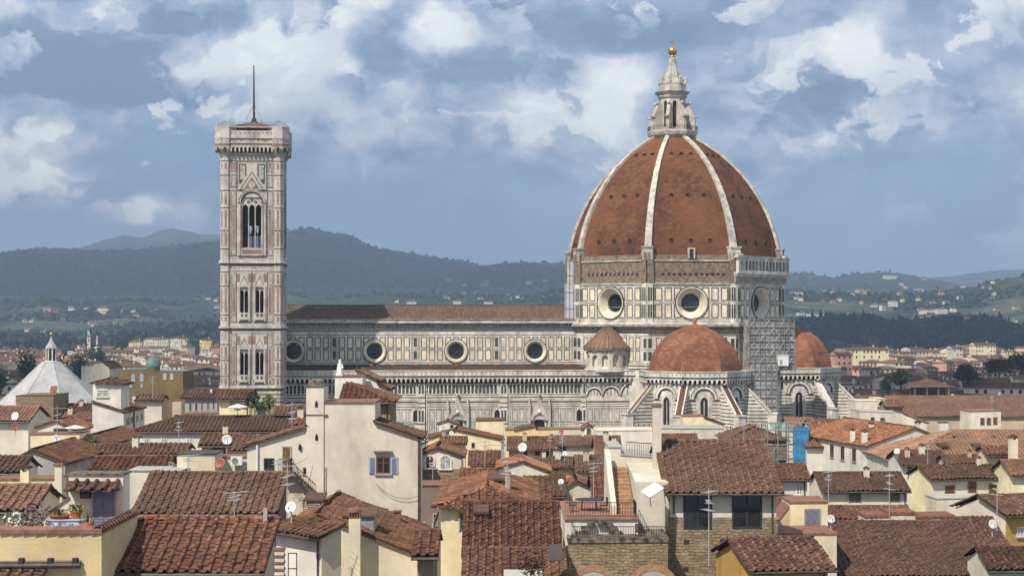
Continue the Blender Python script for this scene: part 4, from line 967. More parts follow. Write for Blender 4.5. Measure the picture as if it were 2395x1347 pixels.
def belfry():
    mb = MB(); 
    for k in (-1, 0, 1): arch_plate(mb, (k * 1.46 - .73, FY + .25, 0), E_, S_, 1.46, tz(579), tz(462), 1.18, tz(579), tz(487), True, .35, 0)
    for k in (-.73, .73): mb.tube([(k, FY + .1, tz(579)), (k, FY + .1, tz(486))], .13, 6)
    for k in (-1.3, 0, 1.3): mb.lathe([(.16, .02), (.34, .02), (.34, -.1)], 10, (k * .6, FY + .2, tz(472 - (4 if k == 0 else 0))), 1, axis=S_)
    for s in (-2.2, 2.12): mb.box(s, s + .08, FY, FY + 1.2, tz(579), tz(462))
    mb.box(-2.2, 2.2, FY, FY + 1.2, tz(462), tz(461)); mb.box(-2.2, 2.2, FY, FY + 1.2, tz(580), tz(579))
    return tpart(mb, 'window', [M['mw2'], M['md']])
four(belfry)
for u, y in BIF:
    def bi():
        mb = MB()
        for k in (-1, 1): arch_plate(mb, (u + k * .475 - .475, FY + .2, 0), E_, S_, .95, tz(731.5 + y), tz(672 + y), .72, tz(731 + y), tz(684 + y), True, .3, 0)
        mb.tube([(u, FY + .05, tz(731 + y)), (u, FY + .05, tz(684 + y))], .1, 6)
        for s in (-.95, .9): mb.box(u + s, u + s + .05, FY, FY + 1, tz(731.5 + y), tz(672 + y))
        return tpart(mb, 'window', M['mw2'])
    four(bi)
tc_ = HWT - 1.25
TB = [(tz(905), tz(880)), (tz(880), tz(843)), (tz(843), tz(806)), (tz(800), tz(772)), (tz(755), tz(737)), (tz(735), tz(670)), (tz(668), tz(637)), (tz(597), tz(583)), (tz(580), tz(540)), (tz(537), tz(487)), (tz(482), tz(447)), (tz(436), tz(411)), (tz(400), tz(378))]
for k in range(4):
    cx, cy = (tc_ * (-1) ** (k in (0, 3)), tc_ * (-1) ** (k in (0, 1))); mb = MB(); c = V3(cx, cy, 0)
    mb.lathe([(1.36, 0), (1.36, tz(340))], 8, c, 0, ph=R(22.5))
    for j, (z0, z1) in enumerate(TB):
        for i in range(8):
            t = R(45 * i); n = V3(math.cos(t), math.sin(t), 0); e = V3(-n.y, n.x, 0); h = 1.255
            if n.x * cx + n.y * cy < -.1: continue
            if z1 - z0 > 6.2: pass
            mb.obox(c + n * h - e * .2 + V3(0, 0, z0 + .4), e * .4, n * .02, V3(0, 0, z1 - z0 - .8), 3 if j % 4 != 3 else 5)
        mb.lathe([(1.38, z1 - .02), (1.42, z1), (1.42, z1 + .14), (1.38, z1 + .16)], 8, c, 1, ph=R(22.5))
    for z in range(912, 1060, 9): mb.lathe([(1.38, tz(z + 3)), (1.38, tz(z))], 8, c, 1 if z % 2 else 3, ph=R(22.5))
    tpart(mb, 'corner_buttress', [M['mw2']] + FMATS[1:])
def ring(mb, a, b, x, m, cr=1.36):
    """a string course: plain between the buttresses, octagonal round them"""
    for k in range(4):
        q = Matrix.Rotation(k * math.pi / 2, 3, 'Z')
        o = q @ V3(-CW - .2, FY - x, a); mb.obox(o, q @ V3(2 * CW + .4, 0, 0), q @ V3(0, x + .3, 0), (0, 0, b - a), m)
        c = q @ V3(-tc_, -tc_, 0); mb.lathe([(cr - .1, a), (cr + x * 1.05, a), (cr + x * 1.05, b), (cr - .1, b)], 8, c, m, ph=R(22.5))
mb = MB()
for y in (613, 765, 905):
    ring(mb, tz(y + 3), tz(y - 1), .42, 0); ring(mb, tz(y + 6), tz(y + 3), .22, 1); ring(mb, tz(y - 1), tz(y - 4), .25, 0)
tpart(mb, 'string_course', [M['mw2'], M['mg']])
mb = MB(); mb.box(-2.8, 2.8, -2.8, 2.8, 0, tz(614)); tpart(mb, 'light_block', M['md'])  # added dark box, stops light showing through the lower windows
mb = MB()
for u in (-1.6, 0, 1.6): mb.box(u - .25, u + .25, -5.2, 5.2, tz(530), tz(526)); mb.lathe([(.9, tz(548)), (.7, tz(543)), (.5, tz(534)), (.1, tz(530))], 12, (u, 0, 0))
mb.box(-5.5, 5.5, -.6, .6, tz(524), tz(478)); mb.box(-5.5, -1.2, -3, -2.6, tz(575), tz(470)); tpart(mb, 'bells_and_dark_block', M['md'])  # bells, beams and dark boxes added to darken the belfry opening
# crowning gallery
mb = MB(); H2 = 7.75
zc = (tz(358), tz(342), tz(336), tz(330), tz(318), tz(300))
ring(mb, tz(362), tz(358), .3, 0)
for k in range(4):
    q = Matrix.Rotation(k * math.pi / 2, 3, 'Z')
    for j in range(12):
        u = -4.95 + j * .9; arch_plate(mb, q @ V3(u - .45, FY - 1.15, 0), q @ V3(1, 0, 0), q @ V3(0, -1, 0), .9, tz(356), tz(341), .56, tz(356), tz(349), True, .5, 0)
        for dd in (0,): mb.prism([q @ V3(u - .57, FY, tz(362)), q @ V3(u - .57, FY - 1.15, tz(353)), q @ V3(u - .57, FY, tz(353))], q @ V3(.24, 0, 0), 0)
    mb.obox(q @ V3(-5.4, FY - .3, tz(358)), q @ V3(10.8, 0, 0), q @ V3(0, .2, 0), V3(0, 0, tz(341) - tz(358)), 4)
    c = q @ V3(-tc_ - .1, -tc_ - .1, 0)
    mb.lathe([(1.36, tz(366)), (1.5, tz(362)), (2.35, tz(350)), (2.45, tz(341))], 8, c, 0, ph=R(22.5))
    for i in range(8): t = R(45 * i + 180 + 45 * 0); mb.obox(c + V3(math.cos(t) * 1.9, math.sin(t) * 1.9, tz(357)) - V3(-math.sin(t), math.cos(t), 0) * .28, V3(-math.sin(t), math.cos(t), 0) * .56, V3(math.cos(t), math.sin(t), 0) * .36, V3(0, 0, 1.1), 4)
cr = 2.3
for a, b, x, m in ((341, 337, 1.15, 3), (337, 335, 1.3, 0), (335, 325, 1.1, 5), (325, 323, 1.35, 0), (323, 300, 1.2, 0), (300, 297, 1.35, 0)):
    for k in range(4):
        q = Matrix.Rotation(k * math.pi / 2, 3, 'Z'); mb.obox(q @ V3(-5.6, FY - x, tz(a)), q @ V3(11.2, 0, 0), q @ V3(0, .55 if a == 323 else 1.2, 0), (0, 0, tz({300: 306.5, 297: 304}.get(b, b)) - tz({300: 306.5}.get(a, a))), m)
        c = q @ V3(-tc_ - .1, -tc_ - .1, 0); mb.lathe([(1.2, tz(a)), (cr + x * .22, tz(a)), (cr + x * .22, tz(b)), (1.2, tz(b))], 8, c, m, ph=R(22.5))
for k in range(4):
    q = Matrix.Rotation(k * math.pi / 2, 3, 'Z')
    for j in range(10):
        u = -4.5 + j; mb.obox(q @ V3(u - .13, FY - 1.22, tz(314)), q @ V3(.26, 0, 0), q @ V3(0, .03, 0), (0, 0, .28), 1)
tpart(mb, 'crown_gallery', [M['mw2']] + FMATS[1:])
mb = MB(); mb.box(-6.5, 6.5, -6.5, 6.5, tz(335), tz(330)); mb.box(-6.4, 6.4, -6.4, 6.4, tz(612), tz(608)); mb.box(-6.4, 6.4, -6.4, 6.4, tz(766), tz(762)); tpart(mb, 'floor', M['cor'])
mb = MB(); mb.lathe([(8.6, tz(297)), (8.4, tz(296)), (.7, tz(278))], 4, (0, 0, 0), 0, ph=R(45)); tpart(mb, 'roof', M['tile_a'])
for k in range(4):
    q = Matrix.Rotation(k * math.pi / 2, 3, 'Z'); c = q @ V3(-tc_ - .1, -tc_ - .1, 0); mb = MB()
    for t in (0, 60, 120): d = V3(math.cos(R(t)), math.sin(R(t)), 0); mb.tube([c + d * 1.9 * math.cos(a) + V3(0, 0, tz(297) + 1.35 * math.sin(a)) for a in np.linspace(0, math.pi, 9)], .06, 4)
    for z in (.0, .75): rr = 1.9 * math.cos(math.asin(min(1, z / 1.35))); mb.tube([c + V3(rr * math.cos(a), rr * math.sin(a), tz(297) + z) for a in np.linspace(0, 2 * math.pi, 13)], .05, 4)
    tpart(mb, 'wire_cage', M['metal'])
mb = MB()
for k in range(4):
    q = Matrix.Rotation(k * math.pi / 2, 3, 'Z')
    for z in (292, 288.5): mb.tube([q @ V3(-4, FY - 1, tz(297 - (297 - z))), q @ V3(4, FY - 1, tz(z))], .03, 4)
    for u in np.linspace(-4, 4, 7): mb.tube([q @ V3(u, FY - 1, tz(299)), q @ V3(u, FY - 1, tz(288.5))], .03, 4)
tpart(mb, 'safety_railing', M['metal'])
mb = MB(); mb.lathe([(.85, tz(281)), (.8, tz(276)), (.55, tz(275)), (.5, tz(269))], 10, (0, 0, 0), 0); mb.tube([(0, 0, tz(270)), (-.02, 0, tz(211)), (-.05, 0, tz(142))], [.26, .2, .12], 8, 1)
for k in range(4): mb.tube([(2.9 * (-1) ** (k % 2), 2.9 * (-1) ** (k // 2), tz(296)), (0, 0, tz(235))], .025, 3, 1)
tpart(mb, 'mast', [M['tile_b'], M['iron']])
# ------------------------------------------------------------------ baptistery
BD = 420.0; bc = P(120, HY, BD); bapt = empty('baptistery', (bc.x, BD, 0), 'octagonal baptistery with pale pyramid roof and slim white lantern', 'baptistery', TH)
bz = lambda py: HC - (py - HY) * BD / FPX
mb = MB(); mb.lathe([(14.2, 0), (14.2, 21.5)], 8, (0, 0, 0), 0, ph=R(22.5)); mb.build('wall', M['mw2'], bapt, world=False)
mb = MB(); mb.lathe([(14.9, 20.2), (14.9, 20.9), (8.6, bz(905) + .2), (2.3, bz(846)), (1.6, bz(846))], 8, (0, 0, 0), 0, ph=R(22.5))
for i in range(8):
    t = R(22.5 + 45 * i); mb.tube([(14.9 * math.cos(t), 14.9 * math.sin(t), 20.95), (8.6 * math.cos(t), 8.6 * math.sin(t), bz(905) + .25), (2.3 * math.cos(t), 2.3 * math.sin(t), bz(846))], .12, 4)
mb.build('roof', M['lead'], bapt, world=False)
mb = MB(); mb.lathe([(1.7, bz(848)), (1.7, bz(844)), (1.45, bz(843))], 8, (0, 0, 0), 0, ph=R(22.5))
for i in range(8): t = R(22.5 + 45 * i); mb.tube([(1.25 * math.cos(t), 1.25 * math.sin(t), bz(846)), (1.25 * math.cos(t), 1.25 * math.sin(t), bz(815))], .17, 6)
mb.lathe([(1.0, bz(845)), (1.0, bz(815))], 8, (0, 0, 0), 1); mb.lathe([(1.4, bz(816)), (1.55, bz(814)), (.75, bz(802)), (.15, bz(789))], 8, (0, 0, 0), 2, ph=R(22.5)); mb.tube([(0, 0, bz(790)), (0, 0, bz(783))], .12, 6, 2)
ln = mb.build('lantern', [M['mw'], M['md'], M['lead']], bapt, world=False); mb = MB(); mb.sphere((0, 0, bz(781)), .38, 12, 8); mb.build('ball', M['gold'], ln, world=False, smooth=True)
# ------------------------------------------------------------------ scaffolding on the church
def scaffold(name, label, O, eu, n, w, d, z0, z1, bay, lift, net=None, cat='scaffolding', netz=None):
    O, eu, n = Vector(O), Vector(eu).normalized(), Vector(n).normalized(); e = empty(name, O, label, cat); fr = MB(); pl = MB(); nb = max(1, round(w / bay)); nl = max(1, round((z1 - z0) / lift))
    for i in range(nb + 1):
        for q in (0, d): p = O + eu * (w * i / nb) + n * q; fr.tube([p + V3(0, 0, z0), p + V3(0, 0, z1 + 1)], .08, 4)
    for j in range(nl + 1):
        z = z0 + (z1 - z0) * j / nl
        for q in (0, d): p = O + n * q + V3(0, 0, z); fr.tube([p, p + eu * w], .07, 4); fr.tube([p + V3(0, 0, 1), p + V3(0, 0, 1) + eu * w], .04, 4)
        for i in range(nb + 1): p = O + eu * (w * i / nb) + V3(0, 0, z); fr.tube([p, p + n * d], .05, 4)
        pl.obox(O + eu * .05 + n * .05 + V3(0, 0, z - .08), eu * (w - .1), n * (d - .1), V3(0, 0, .06))
        if j < nl:
            for i in range(nb):
                if (i + j) % 3 == 0: p = O + eu * (w * i / nb) + n * d + V3(0, 0, z); fr.tube([p, p + eu * (w / nb) + V3(0, 0, (z1 - z0) / nl)], .04, 4)
    fr.build('frame', M['metal'], e); pl.build('platform', M['dim'], e)
    if net:
        nm = MB(); za, zb = netz or (z0, z1)
        nm.obox(O + n * (d - .25) + V3(0, 0, za) - eu * .1, eu * (w + .2), n * .03, V3(0, 0, zb - za)); nm.obox(O - eu * .15 + V3(0, 0, za), eu * .03, n * (d + .1), V3(0, 0, zb - za)); nm.obox(O + eu * (w + .12) + V3(0, 0, za), eu * .03, n * (d + .1), V3(0, 0, zb - za)); nm.build('netting', net, e)
    return e
def cw(x, y, z=0): return Matrix.Rotation(TH, 4, 'Z') @ V3(x, y, z) + V3(40, 421, 0)
O, e, n, sd = oct_face(1); rot = Matrix.Rotation(TH, 3, 'Z')
a0 = cw(*(O + e * 2.2 + n * .6)); sc1 = scaffold('scaffolding', 'tall grey netted scaffolding tower between the two apse domes of the cathedral', a0, (1, .16, 0), (.16, -1, 0), 10.8, 5.0, 31.5, 43.2, 1.2, 1.6, M['greynet'])
b0 = P(1746, HY, 391)
sc2 = scaffold('scaffolding', 'lower netted scaffolding bay standing on the ground beside the near apse buttress', (b0.x, 391, 0), (1, .1, 0), (.1, -1, 0), 6.6, 2.4, 13, 33.5, 1.35, 2.0, M['greynet'])
cab = P(1817, 855, 392); c_ = empty('site_cabin', cab, 'small white cabin hanging on the scaffolding beside the apse', 'cabin'); mb = MB()
mb.obox(cab + V3(0, -1.2, 0), (2.5, 0, 0), (0, 2, 0), (0, 0, 2.3)); mb.obox(cab + V3(-.06, -1.27, 2.3), (2.62, 0, 0), (0, 2.14, 0), (0, 0, .14)); mb.build('body', M['plastic'], c_)
mb = MB(); mb.obox(cab + V3(.5, -1.24, .3), (.6, 0, 0), (0, .03, 0), (0, 0, 1.1)); mb.build('window', M['zinc'], c_)
mb = MB(); q = cw(-27.6, -9.5)
sh = empty('scaffolding', q, 'white sheeted scaffolding against the shaded far flank of the drum', 'scaffolding')
mb.obox(q + V3(-.5, 0, 42), (2.6, .3, 0), (.2, 5, 0), (0, 0, 10)); mb.obox(q + V3(.1, 0, 52), (2.0, .3, 0), (.2, 5, 0), (0, 0, 5.4)); mb.build('sheeting', M['sheet'], sh)
mb = MB()
for u in (0, .9, 1.9): mb.tube([q + V3(u - .3, -.1, 42), q + V3(u - .3, -.1, 58.3)], .05, 4)
for z in (46, 50, 54, 57.6): mb.tube([q + V3(-.5, -.12, z), q + V3(2.2, .1, z)], .05, 4)
mb.build('frame', M['metal'], sh)
# ------------------------------------------------------------------ town houses: builders
Zv = V3(0, 0, 1)
class Fr:
    """a vertical wall frame: origin on the ground, e along the wall, w inwards"""
    def __init__(s, x0, x1, D, rot=0.0, O=None, e=None, L=None):
        if O is None:
            c, q = math.cos(R(rot)), math.sin(R(rot)); s.O = V3((x0 - CX) / FPX * D, D, 0); s.e = V3(c, q, 0)
            k = (x1 - CX) / FPX; s.L = (k * D - s.O.x) / (c - k * q)
        else: s.O, s.e, s.L = Vector(O), Vector(e).normalized(), L
        s.w = V3(-s.e.y, s.e.x, 0)
    def t(s, px): k = (px - CX) / FPX; return (k * s.O.y - s.O.x) / (s.e.x - k * s.e.y)
    def z(s, px, py): return HC - (py - HY) / FPX * (s.O.y + s.t(px) * s.e.y)
    def p(s, px, py, out=0.0): return s.O + s.e * s.t(px) + Zv * s.z(px, py) - s.w * out
def win(root, fr, x0, y0, x1, y1, st='g'):
    """one window or door on a wall: frame and pane, open or closed shutters"""
    a, b = fr.p(x0, y1), fr.p(x1, y0); W_ = (fr.p(x1, y1) - a).dot(fr.e); H_ = b.z - a.z; n = -fr.w; e = fr.e
    mb = MB(); f = .09 if W_ < 1.6 else .12
    if st in 'gwdBT':
        fm = {'g': 'frame_b', 'w': 'frame_w', 'd': 'grey', 'B': 'frame_b', 'T': 'iron'}[st]; pane = 'paleglass' if st == 'w' else 'glass'
        for o, u, v in ((V3(0, 0, 0), W_, f), (Zv * (H_ - f), W_, f)): mb.obox(a + o, e * u, n * .07, Zv * v)
        for u in ((0, W_ - f) if st in 'd' else (0, W_ / 2 - f / 2, W_ - f)): mb.obox(a + e * u + Zv * f, e * f, n * .06, Zv * (H_ - 2 * f))
        if st in 'wB': mb.obox(a + e * f + Zv * (H_ * .62), e * (W_ - 2 * f), n * .05, Zv * .05)
        if st == 'T': mb.obox(a + e * f + Zv * (H_ * .33), e * (W_ - 2 * f), n * .05, Zv * .04)
        if st != 'd' and st != 'T': mb.obox(a - e * .12 - Zv * .1, e * (W_ + .24), n * .16, Zv * .1, 1)
        w_ = mb.build('window', [M[fm], M['stonestep'] if st == 'T' else M['grey']], root)
        mb = MB(); mb.obox(a + e * .03, e * (W_ - .06), n * .02, Zv * H_); mb.build('pane', M[pane], w_)
        if st == 'B':
            for u, dr in ((-W_ * .52, 1), (W_ * 1.02, 1)):
                s_ = MB(); sw = W_ * .5
                s_.obox(a + e * u + n * .03, e * sw, n * .05, Zv * H_)
                for k in range(14): s_.obox(a + e * (u + .08) + n * .08 + Zv * (H_ * (k + .6) / 15), e * (sw - .16), n * .025, Zv * (H_ / 15 * .55), 1)
                s_.build('shutter', [M['sh_grey'], M['sh_blue']], w_)
            mb = MB(); mb.obox(fr.p((x0 + x1) / 2, y0 - 10) - e * (W_ * .65), e * (W_ * 1.3), n * .3, Zv * .12); mb.build('lintel', M['stonestep'], w_)
        return w_
    col = {'G': 'sh_green', 'N': 'sh_dgreen', 'R': 'sh_brown', 'S': 'sh_grey', 'L': 'sh_lav', 'K': 'wood'}[st]
    mb.obox(a - e * .08 - Zv * .02, e * .08, n * .07, Zv * (H_ + .1), 1); mb.obox(a + e * W_ - Zv * .02, e * .08, n * .07, Zv * (H_ + .1), 1); mb.obox(a + Zv * H_, e * W_, n * .07, Zv * .08, 1)
    mb.obox(a, e * (W_ / 2 - .012), n * .05, Zv * H_); mb.obox(a + e * (W_ / 2 + .012), e * (W_ / 2 - .012), n * .05, Zv * H_)
    k = 12
    for i in range(k):
        for q in (0, 1): mb.obox(a + e * (W_ / 2 * q + W_ * .06) + n * .05 + Zv * (H_ * (i + .5) / (k + .5)), e * (W_ * .38), n * .015, Zv * (H_ / k * .5))
    return mb.build('door' if st in 'LK' else 'shuttered_window', [M[col], M['grey']], root)
def arched(root, fr, x0, y0, x1, y1, pane, reveal=.12):
    a = fr.p(x0, y1); W_ = (fr.p(x1, y1) - a).dot(fr.e); H_ = fr.z(x0, y0) - a.z; n = -fr.w; e = fr.e; mb = MB()
    arc_ring(mb, a * 1, e, n, W_ / 2, H_ - W_ / 2, W_ / 2, W_ / 2 + .14, .1, 0); mb.obox(a - e * .14, e * .14, n * .1, Zv * (H_ - W_ / 2)); mb.obox(a + e * W_, e * .14, n * .1, Zv * (H_ - W_ / 2)); mb.obox(a - e * .2 - Zv * .1, e * (W_ + .4), n * .18, Zv * .1)
    w_ = mb.build('arched_window', M['frame_w'], root)
    mb = MB(); c = a + e * (W_ / 2) + Zv * (H_ - W_ / 2)
    pts = [a + n * .03, a + e * W_ + n * .03] + [c + e * (W_ / 2 * math.cos(R(t))) + Zv * (W_ / 2 * math.sin(R(t))) + n * .03 for t in range(0, 181, 20)]
    mb.prism(pts, n * .02, 0); mb.obox(a + e * (W_ / 2 - .04) + n * .05, e * .08, n * .02, Zv * (H_ - .05), 1); mb.build('pane', [M[pane], M['frame_w']], w_)
def lod(D): return 0 if D < 132 else (1 if D < 225 else 2)
def plane_roof(mb, O, eu, ev, poly, D, p, mi=0): tile_sheet(mb, O, eu, ev, poly, p, .38 * p / .45 if p > .5 else .36, lod(D), mi)
TP = lambda D: .45 if D < 260 else .6
def roof_pts(root, e, w, O, L, run, ze, ph, oe, ov, D, tile, hip='', back=True, p=None, gut=True):
    """two-slope roof with its ridge along e; hips where asked"""
    p = p or TP(D); mb = MB(); t = math.tan(ph); c = math.cos(ph); zr = ze + run * t; V = (run + oe) / c
    hl, hr = ('L' in hip), ('R' in hip)
    lift = Zv * .14
    def poly(ov): return [(-ov - (0), 0), (L + ov, 0), (L + (ov if not hr else -run), V), (run if hl else -ov, V)]
    plane_roof(mb, O - w * oe + Zv * (ze - oe * t) + lift, e, (w * c + Zv * math.sin(ph)).normalized(), poly(oe if hip else ov), D, p)
    if back:
        plane_roof(mb, O + e * L + w * (2 * run + oe) + Zv * (ze - oe * t) + lift, -e, (-w * c + Zv * math.sin(ph)).normalized(), [(-(oe if hr else ov), 0), (L + (oe if hl else ov), 0), (L - run if hl else L + ov, V), (run if hr else -ov, V)], D + 60, p)
    R0, R1 = O + w * run + Zv * (zr + .12), O + w * run + e * L + Zv * (zr + .12)
    if hl: plane_roof(mb, O + w * (2 * run + oe) - e * oe + Zv * (ze - oe * t) + lift, -w, (e * c + Zv * math.sin(ph)).normalized(), [(0, 0), (2 * run + 2 * oe, 0), (run + oe, V)], D, p); R0 = R0 + e * run; ridge_caps(mb, O - w * oe - e * oe + Zv * (ze - oe * t + .16), R0)
    if hr: plane_roof(mb, O + e * (L + oe) - w * oe + Zv * (ze - oe * t) + lift, w, (-e * c + Zv * math.sin(ph)).normalized(), [(0, 0), (2 * run + 2 * oe, 0), (run + oe, V)], D, p); R1 = R1 - e * run; ridge_caps(mb, O + e * (L + oe) - w * oe + Zv * (ze - oe * t + .16), R1)
    if not hl: R0 = R0 - e * ov
    if not hr: R1 = R1 + e * ov
    ridge_caps(mb, R0, R1)
    rf = mb.build('roof', M[tile], root)
    mb = MB(); th = Zv * .09
    A = O - w * oe + Zv * (ze - oe * t - .03); o2 = oe if hip else ov
    mb.obox(A - e * (oe if hl else ov), e * (L + (oe if hl else ov) + (oe if hr else ov)), (w * (oe + .3) + Zv * ((oe + .3) * t)), th)
    if not hl and not hip: mb.obox(A - e * ov, e * .2, (w * (run + oe) + Zv * ((run + oe) * t)), th)
    if not hr and not hip: mb.obox(A + e * (L + ov - .2), e * .2, (w * (run + oe) + Zv * ((run + oe) * t)), th)
    mb.build('eaves', M['under'], rf)
    if gut and D < 230:
        mb = MB(); q = A - w * .07 + Zv * .03; mb.tube([q - e * ov, q + e * (L + ov)], .075, 6); mb.build('gutter', M['gutter'], rf)
    return rf
def chimney(root, px, yt, yb, wpx, D, col='warm', cap='tile', name='chimney'):
    w_ = wpx * D / FPX; b = P(px, yb, D); t = P(px, yt, D); mb = MB(); h = t.z - b.z + 2.6
    mb.obox(b + V3(-w_ / 2, 0, -2.6), (w_, 0, 0), (0, w_, 0), (0, 0, h)); ch = mb.build(name, M[col], root)
    mb = MB(); o = t + V3(-w_ / 2 - .08, -.08, 0)
    if cap == 'tile':
        for q in (0, .75): mb.obox(o + V3(.08 + q * w_, .08, 0), (w_ * .25, 0, 0), (0, w_, 0), (0, 0, .22), 1)
        mb.obox(o + V3(0, 0, .22), (w_ + .16, 0, 0), (0, w_ + .16, 0), (0, 0, .08)); mb.prism([o + V3(0, 0, .3), o + V3(w_ + .16, 0, .3), o + V3(w_ / 2 + .08, 0, .3 + w_ * .28)], (0, w_ + .16, 0))
    elif cap == 'slab': mb.obox(o, (w_ + .16, 0, 0), (0, w_ + .16, 0), (0, 0, .1))
    elif cap == 'pot': mb.lathe([(w_ * .4, 0), (w_ * .33, .1), (w_ * .3, .5), (w_ * .42, .55), (w_ * .42, .7)], 10, t + V3(0, w_ / 2, 0))
    elif cap == 'vent':
        mb.obox(o + V3(.08, .08, 0), (w_, 0, 0), (0, w_, 0), (0, 0, .1)); 
        for q in (0, .22, .45, .68, .9): mb.obox(o + V3(.08 + q * w_, .08, .1), (w_ * .1, 0, 0), (0, w_, 0), (0, 0, .3))
        mb.obox(o + V3(.14, .3, .1), (w_ - .12, 0, 0), (0, w_ - .3, 0), (0, 0, .3), 2)
        mb.lathe([(w_ * .62, .4), (w_ * .55, .55), (w_ * .3, .68), (.01, .72)], 12, t + V3(0, w_ / 2, 0))
    mb.build('cap', [M['tile_a'] if cap == 'tile' else M['coping'], M[col], M['glass']], ch)
    return ch
def mk(name, label, cat, fr, loc=None): return empty(name, loc or (fr.O + fr.e * (fr.L / 2)), label, cat)
def hF(label, x0, x1, ye, yr, D, wall, tile, rot=0, wins=(), hip='', back=True, pitch=18, ov=.3, oe=.5, p=None, run=None, chim=(), name='house', root=None, cat='house', rmax=None):
    """house whose roof slopes to the front: eave row ye and ridge row yr of the photo give the run"""
    fr = Fr(x0, x1, D, rot); ze = fr.z(x0, ye); t = math.tan(R(pitch))
    if run is None: A = (yr - HY) / FPX; run = max(1.2, (HC - ze - A * D) / (A + t))
    wf, ws = wall if isinstance(wall, tuple) else (wall, wall)
    root = root or mk(name, label, cat, fr); mb = MB(); dep = 2 * run if back else run
    prof = [(0, ze), (run, ze + run * t)] + ([(2 * run, ze)] if back else [])
    if hip: prof = [(0, ze), (dep, ze)]
    A = [fr.O + fr.w * a + Zv * (z - .07) for a, z in prof] + [fr.O + fr.w * dep, fr.O * 1]
    mb.prism(A, fr.e * fr.L, 1, 0); mb.build('wall', [M[wf], M[ws]], root)
    roof_pts(root, fr.e, fr.w, fr.O, fr.L, run, ze, R(pitch), oe, ov, D, tile, hip, back, p)
    for q in wins: win(root, fr, *q)
    for q in chim: chimney(root, *q)
    if D < 205 and fr.L > 2.5:
        mb = MB(); q = fr.O + fr.e * (fr.L - .25) - fr.w * .09; mb.tube([q + Zv * (ze - .12), q], .055, 5); mb.build('downpipe', M['gutter'], root)
    if not chim and 145 < D < 330 and not hip and (int(x0) * 7 + int(D)) % 5 > 1:
        for k in range(1 + (int(x0) + int(D)) % 2):
            u = .15 + .7 * ((x0 * .37 + k * .53) % 1); v = .45 + .5 * ((x1 * .29 + k * .41) % 1); s_ = .38 + .32 * ((x0 * .13 + k * .3) % 1)
            b = fr.O + fr.e * (fr.L * u) + fr.w * (run * v) + Zv * (ze + run * v * t)
            mb = MB(); mb.obox(b - V3(s_ / 2, 0, .6), (s_, 0, 0), (0, s_, 0), (0, 0, .95 + s_)); ch = mb.build('chimney', M[('bone', 'cream', 'tan')[(int(x0) + k) % 3]], root)
            tp = b + Zv * (.35 + s_); mb = MB(); o = tp - V3(s_ / 2 + .08, .08, 0)
            for q in (.05, .75): mb.obox(o + V3(.08 + q * s_, .1, 0), (s_ * .2, 0, 0), (0, s_ * .9, 0), (0, 0, .2), 1)
            mb.prism([o + V3(0, 0, .2), o + V3(s_ + .16, 0, .2), o + V3(s_ / 2 + .08, 0, .42)], (0, s_ + .16, 0)); mb.build('cap', [M['tile_a'], M['bone']], ch)
    return root, fr
def hP(label, pts, D, dep, wall, tile=None, rot=0, segs=None, wins=(), lwins=(), ov=.2, oe=.35, p=None, chim=(), name='house', root=None, cat='house', coping='coping', cop=.1, p_lod=0):
    """house given by the outline of its front wall; sloping pieces carry tiles, flat pieces a coping"""
    fr = Fr(pts[0][0], pts[-1][0], D, rot); root = root or mk(name, label, cat, fr)
    tz_ = [(fr.t(a), fr.z(a, b)) for a, b in pts]
    poly = [fr.O + fr.e * a + Zv * z for a, z in tz_] + [fr.O + fr.e * tz_[-1][0], fr.O + fr.e * tz_[0][0]]
    mb = MB(); mb.prism(poly, fr.w * dep, 0); mb.build('wall', M[wall], root)
    cm = MB(); nc = 0
    for i in range(len(tz_) - 1):
        (a, za), (b, zb) = tz_[i], tz_[i + 1]
        if b - a < .05: continue
        if tile and (segs is None or i in segs):
            lo, hi = ((a, za), (b, zb)) if za < zb else ((b, zb), (a, za))
            up = (fr.e * (hi[0] - lo[0]) + Zv * (hi[1] - lo[1])); V = up.length; up.normalize()
            q = MB(); eu = fr.w if lo[0] > hi[0] else -fr.w
            O = fr.O + fr.e * lo[0] + Zv * (lo[1] + .06) + (fr.w * 0 if lo[0] > hi[0] else fr.w * dep)
            plane_roof(q, O, eu, up, [(-ov, -oe), (dep + ov, -oe), (dep + ov, V), (-ov, V)], D, p or TP(D))
            rg = fr.O + fr.e * hi[0] + Zv * (hi[1] + .14); ridge_caps(q, rg - fr.w * ov, rg + fr.w * (dep + ov))
            vg = fr.O + fr.e * lo[0] + Zv * lo[1] - up * oe; ridge_caps(q, vg - fr.w * (ov - .1) + Zv * .12, rg - fr.w * (ov - .1), .1)
            rf = q.build('roof', M[tile], root)
            q = MB(); q.obox(vg - fr.w * ov - Zv * .07, up * (V + oe), fr.w * (ov + .1), Zv * .1); q.obox(vg - fr.w * ov - Zv * .07, up * (oe + .1), fr.w * (dep + 2 * ov), Zv * .08); q.build('eaves', M['under'], rf)
        elif coping:
            d = fr.e * (b - a) + Zv * (zb - za); ex = d.normalized() * .06
            cm.obox(fr.O + fr.e * a + Zv * (za + .003) - ex - fr.w * .08, d + ex * 2, fr.w * (dep + .16), Zv * cop); nc += 1
    if nc: cm.build('coping', M[coping], root)
    for q in wins: win(root, fr, *q)
    if lwins:
        fl = Fr(0, 0, 0, O=fr.O + fr.w * dep, e=-fr.w, L=dep)
        for q in lwins: win(root, fl, *q)
    for q in chim: chimney(root, *q)
    return root, fr
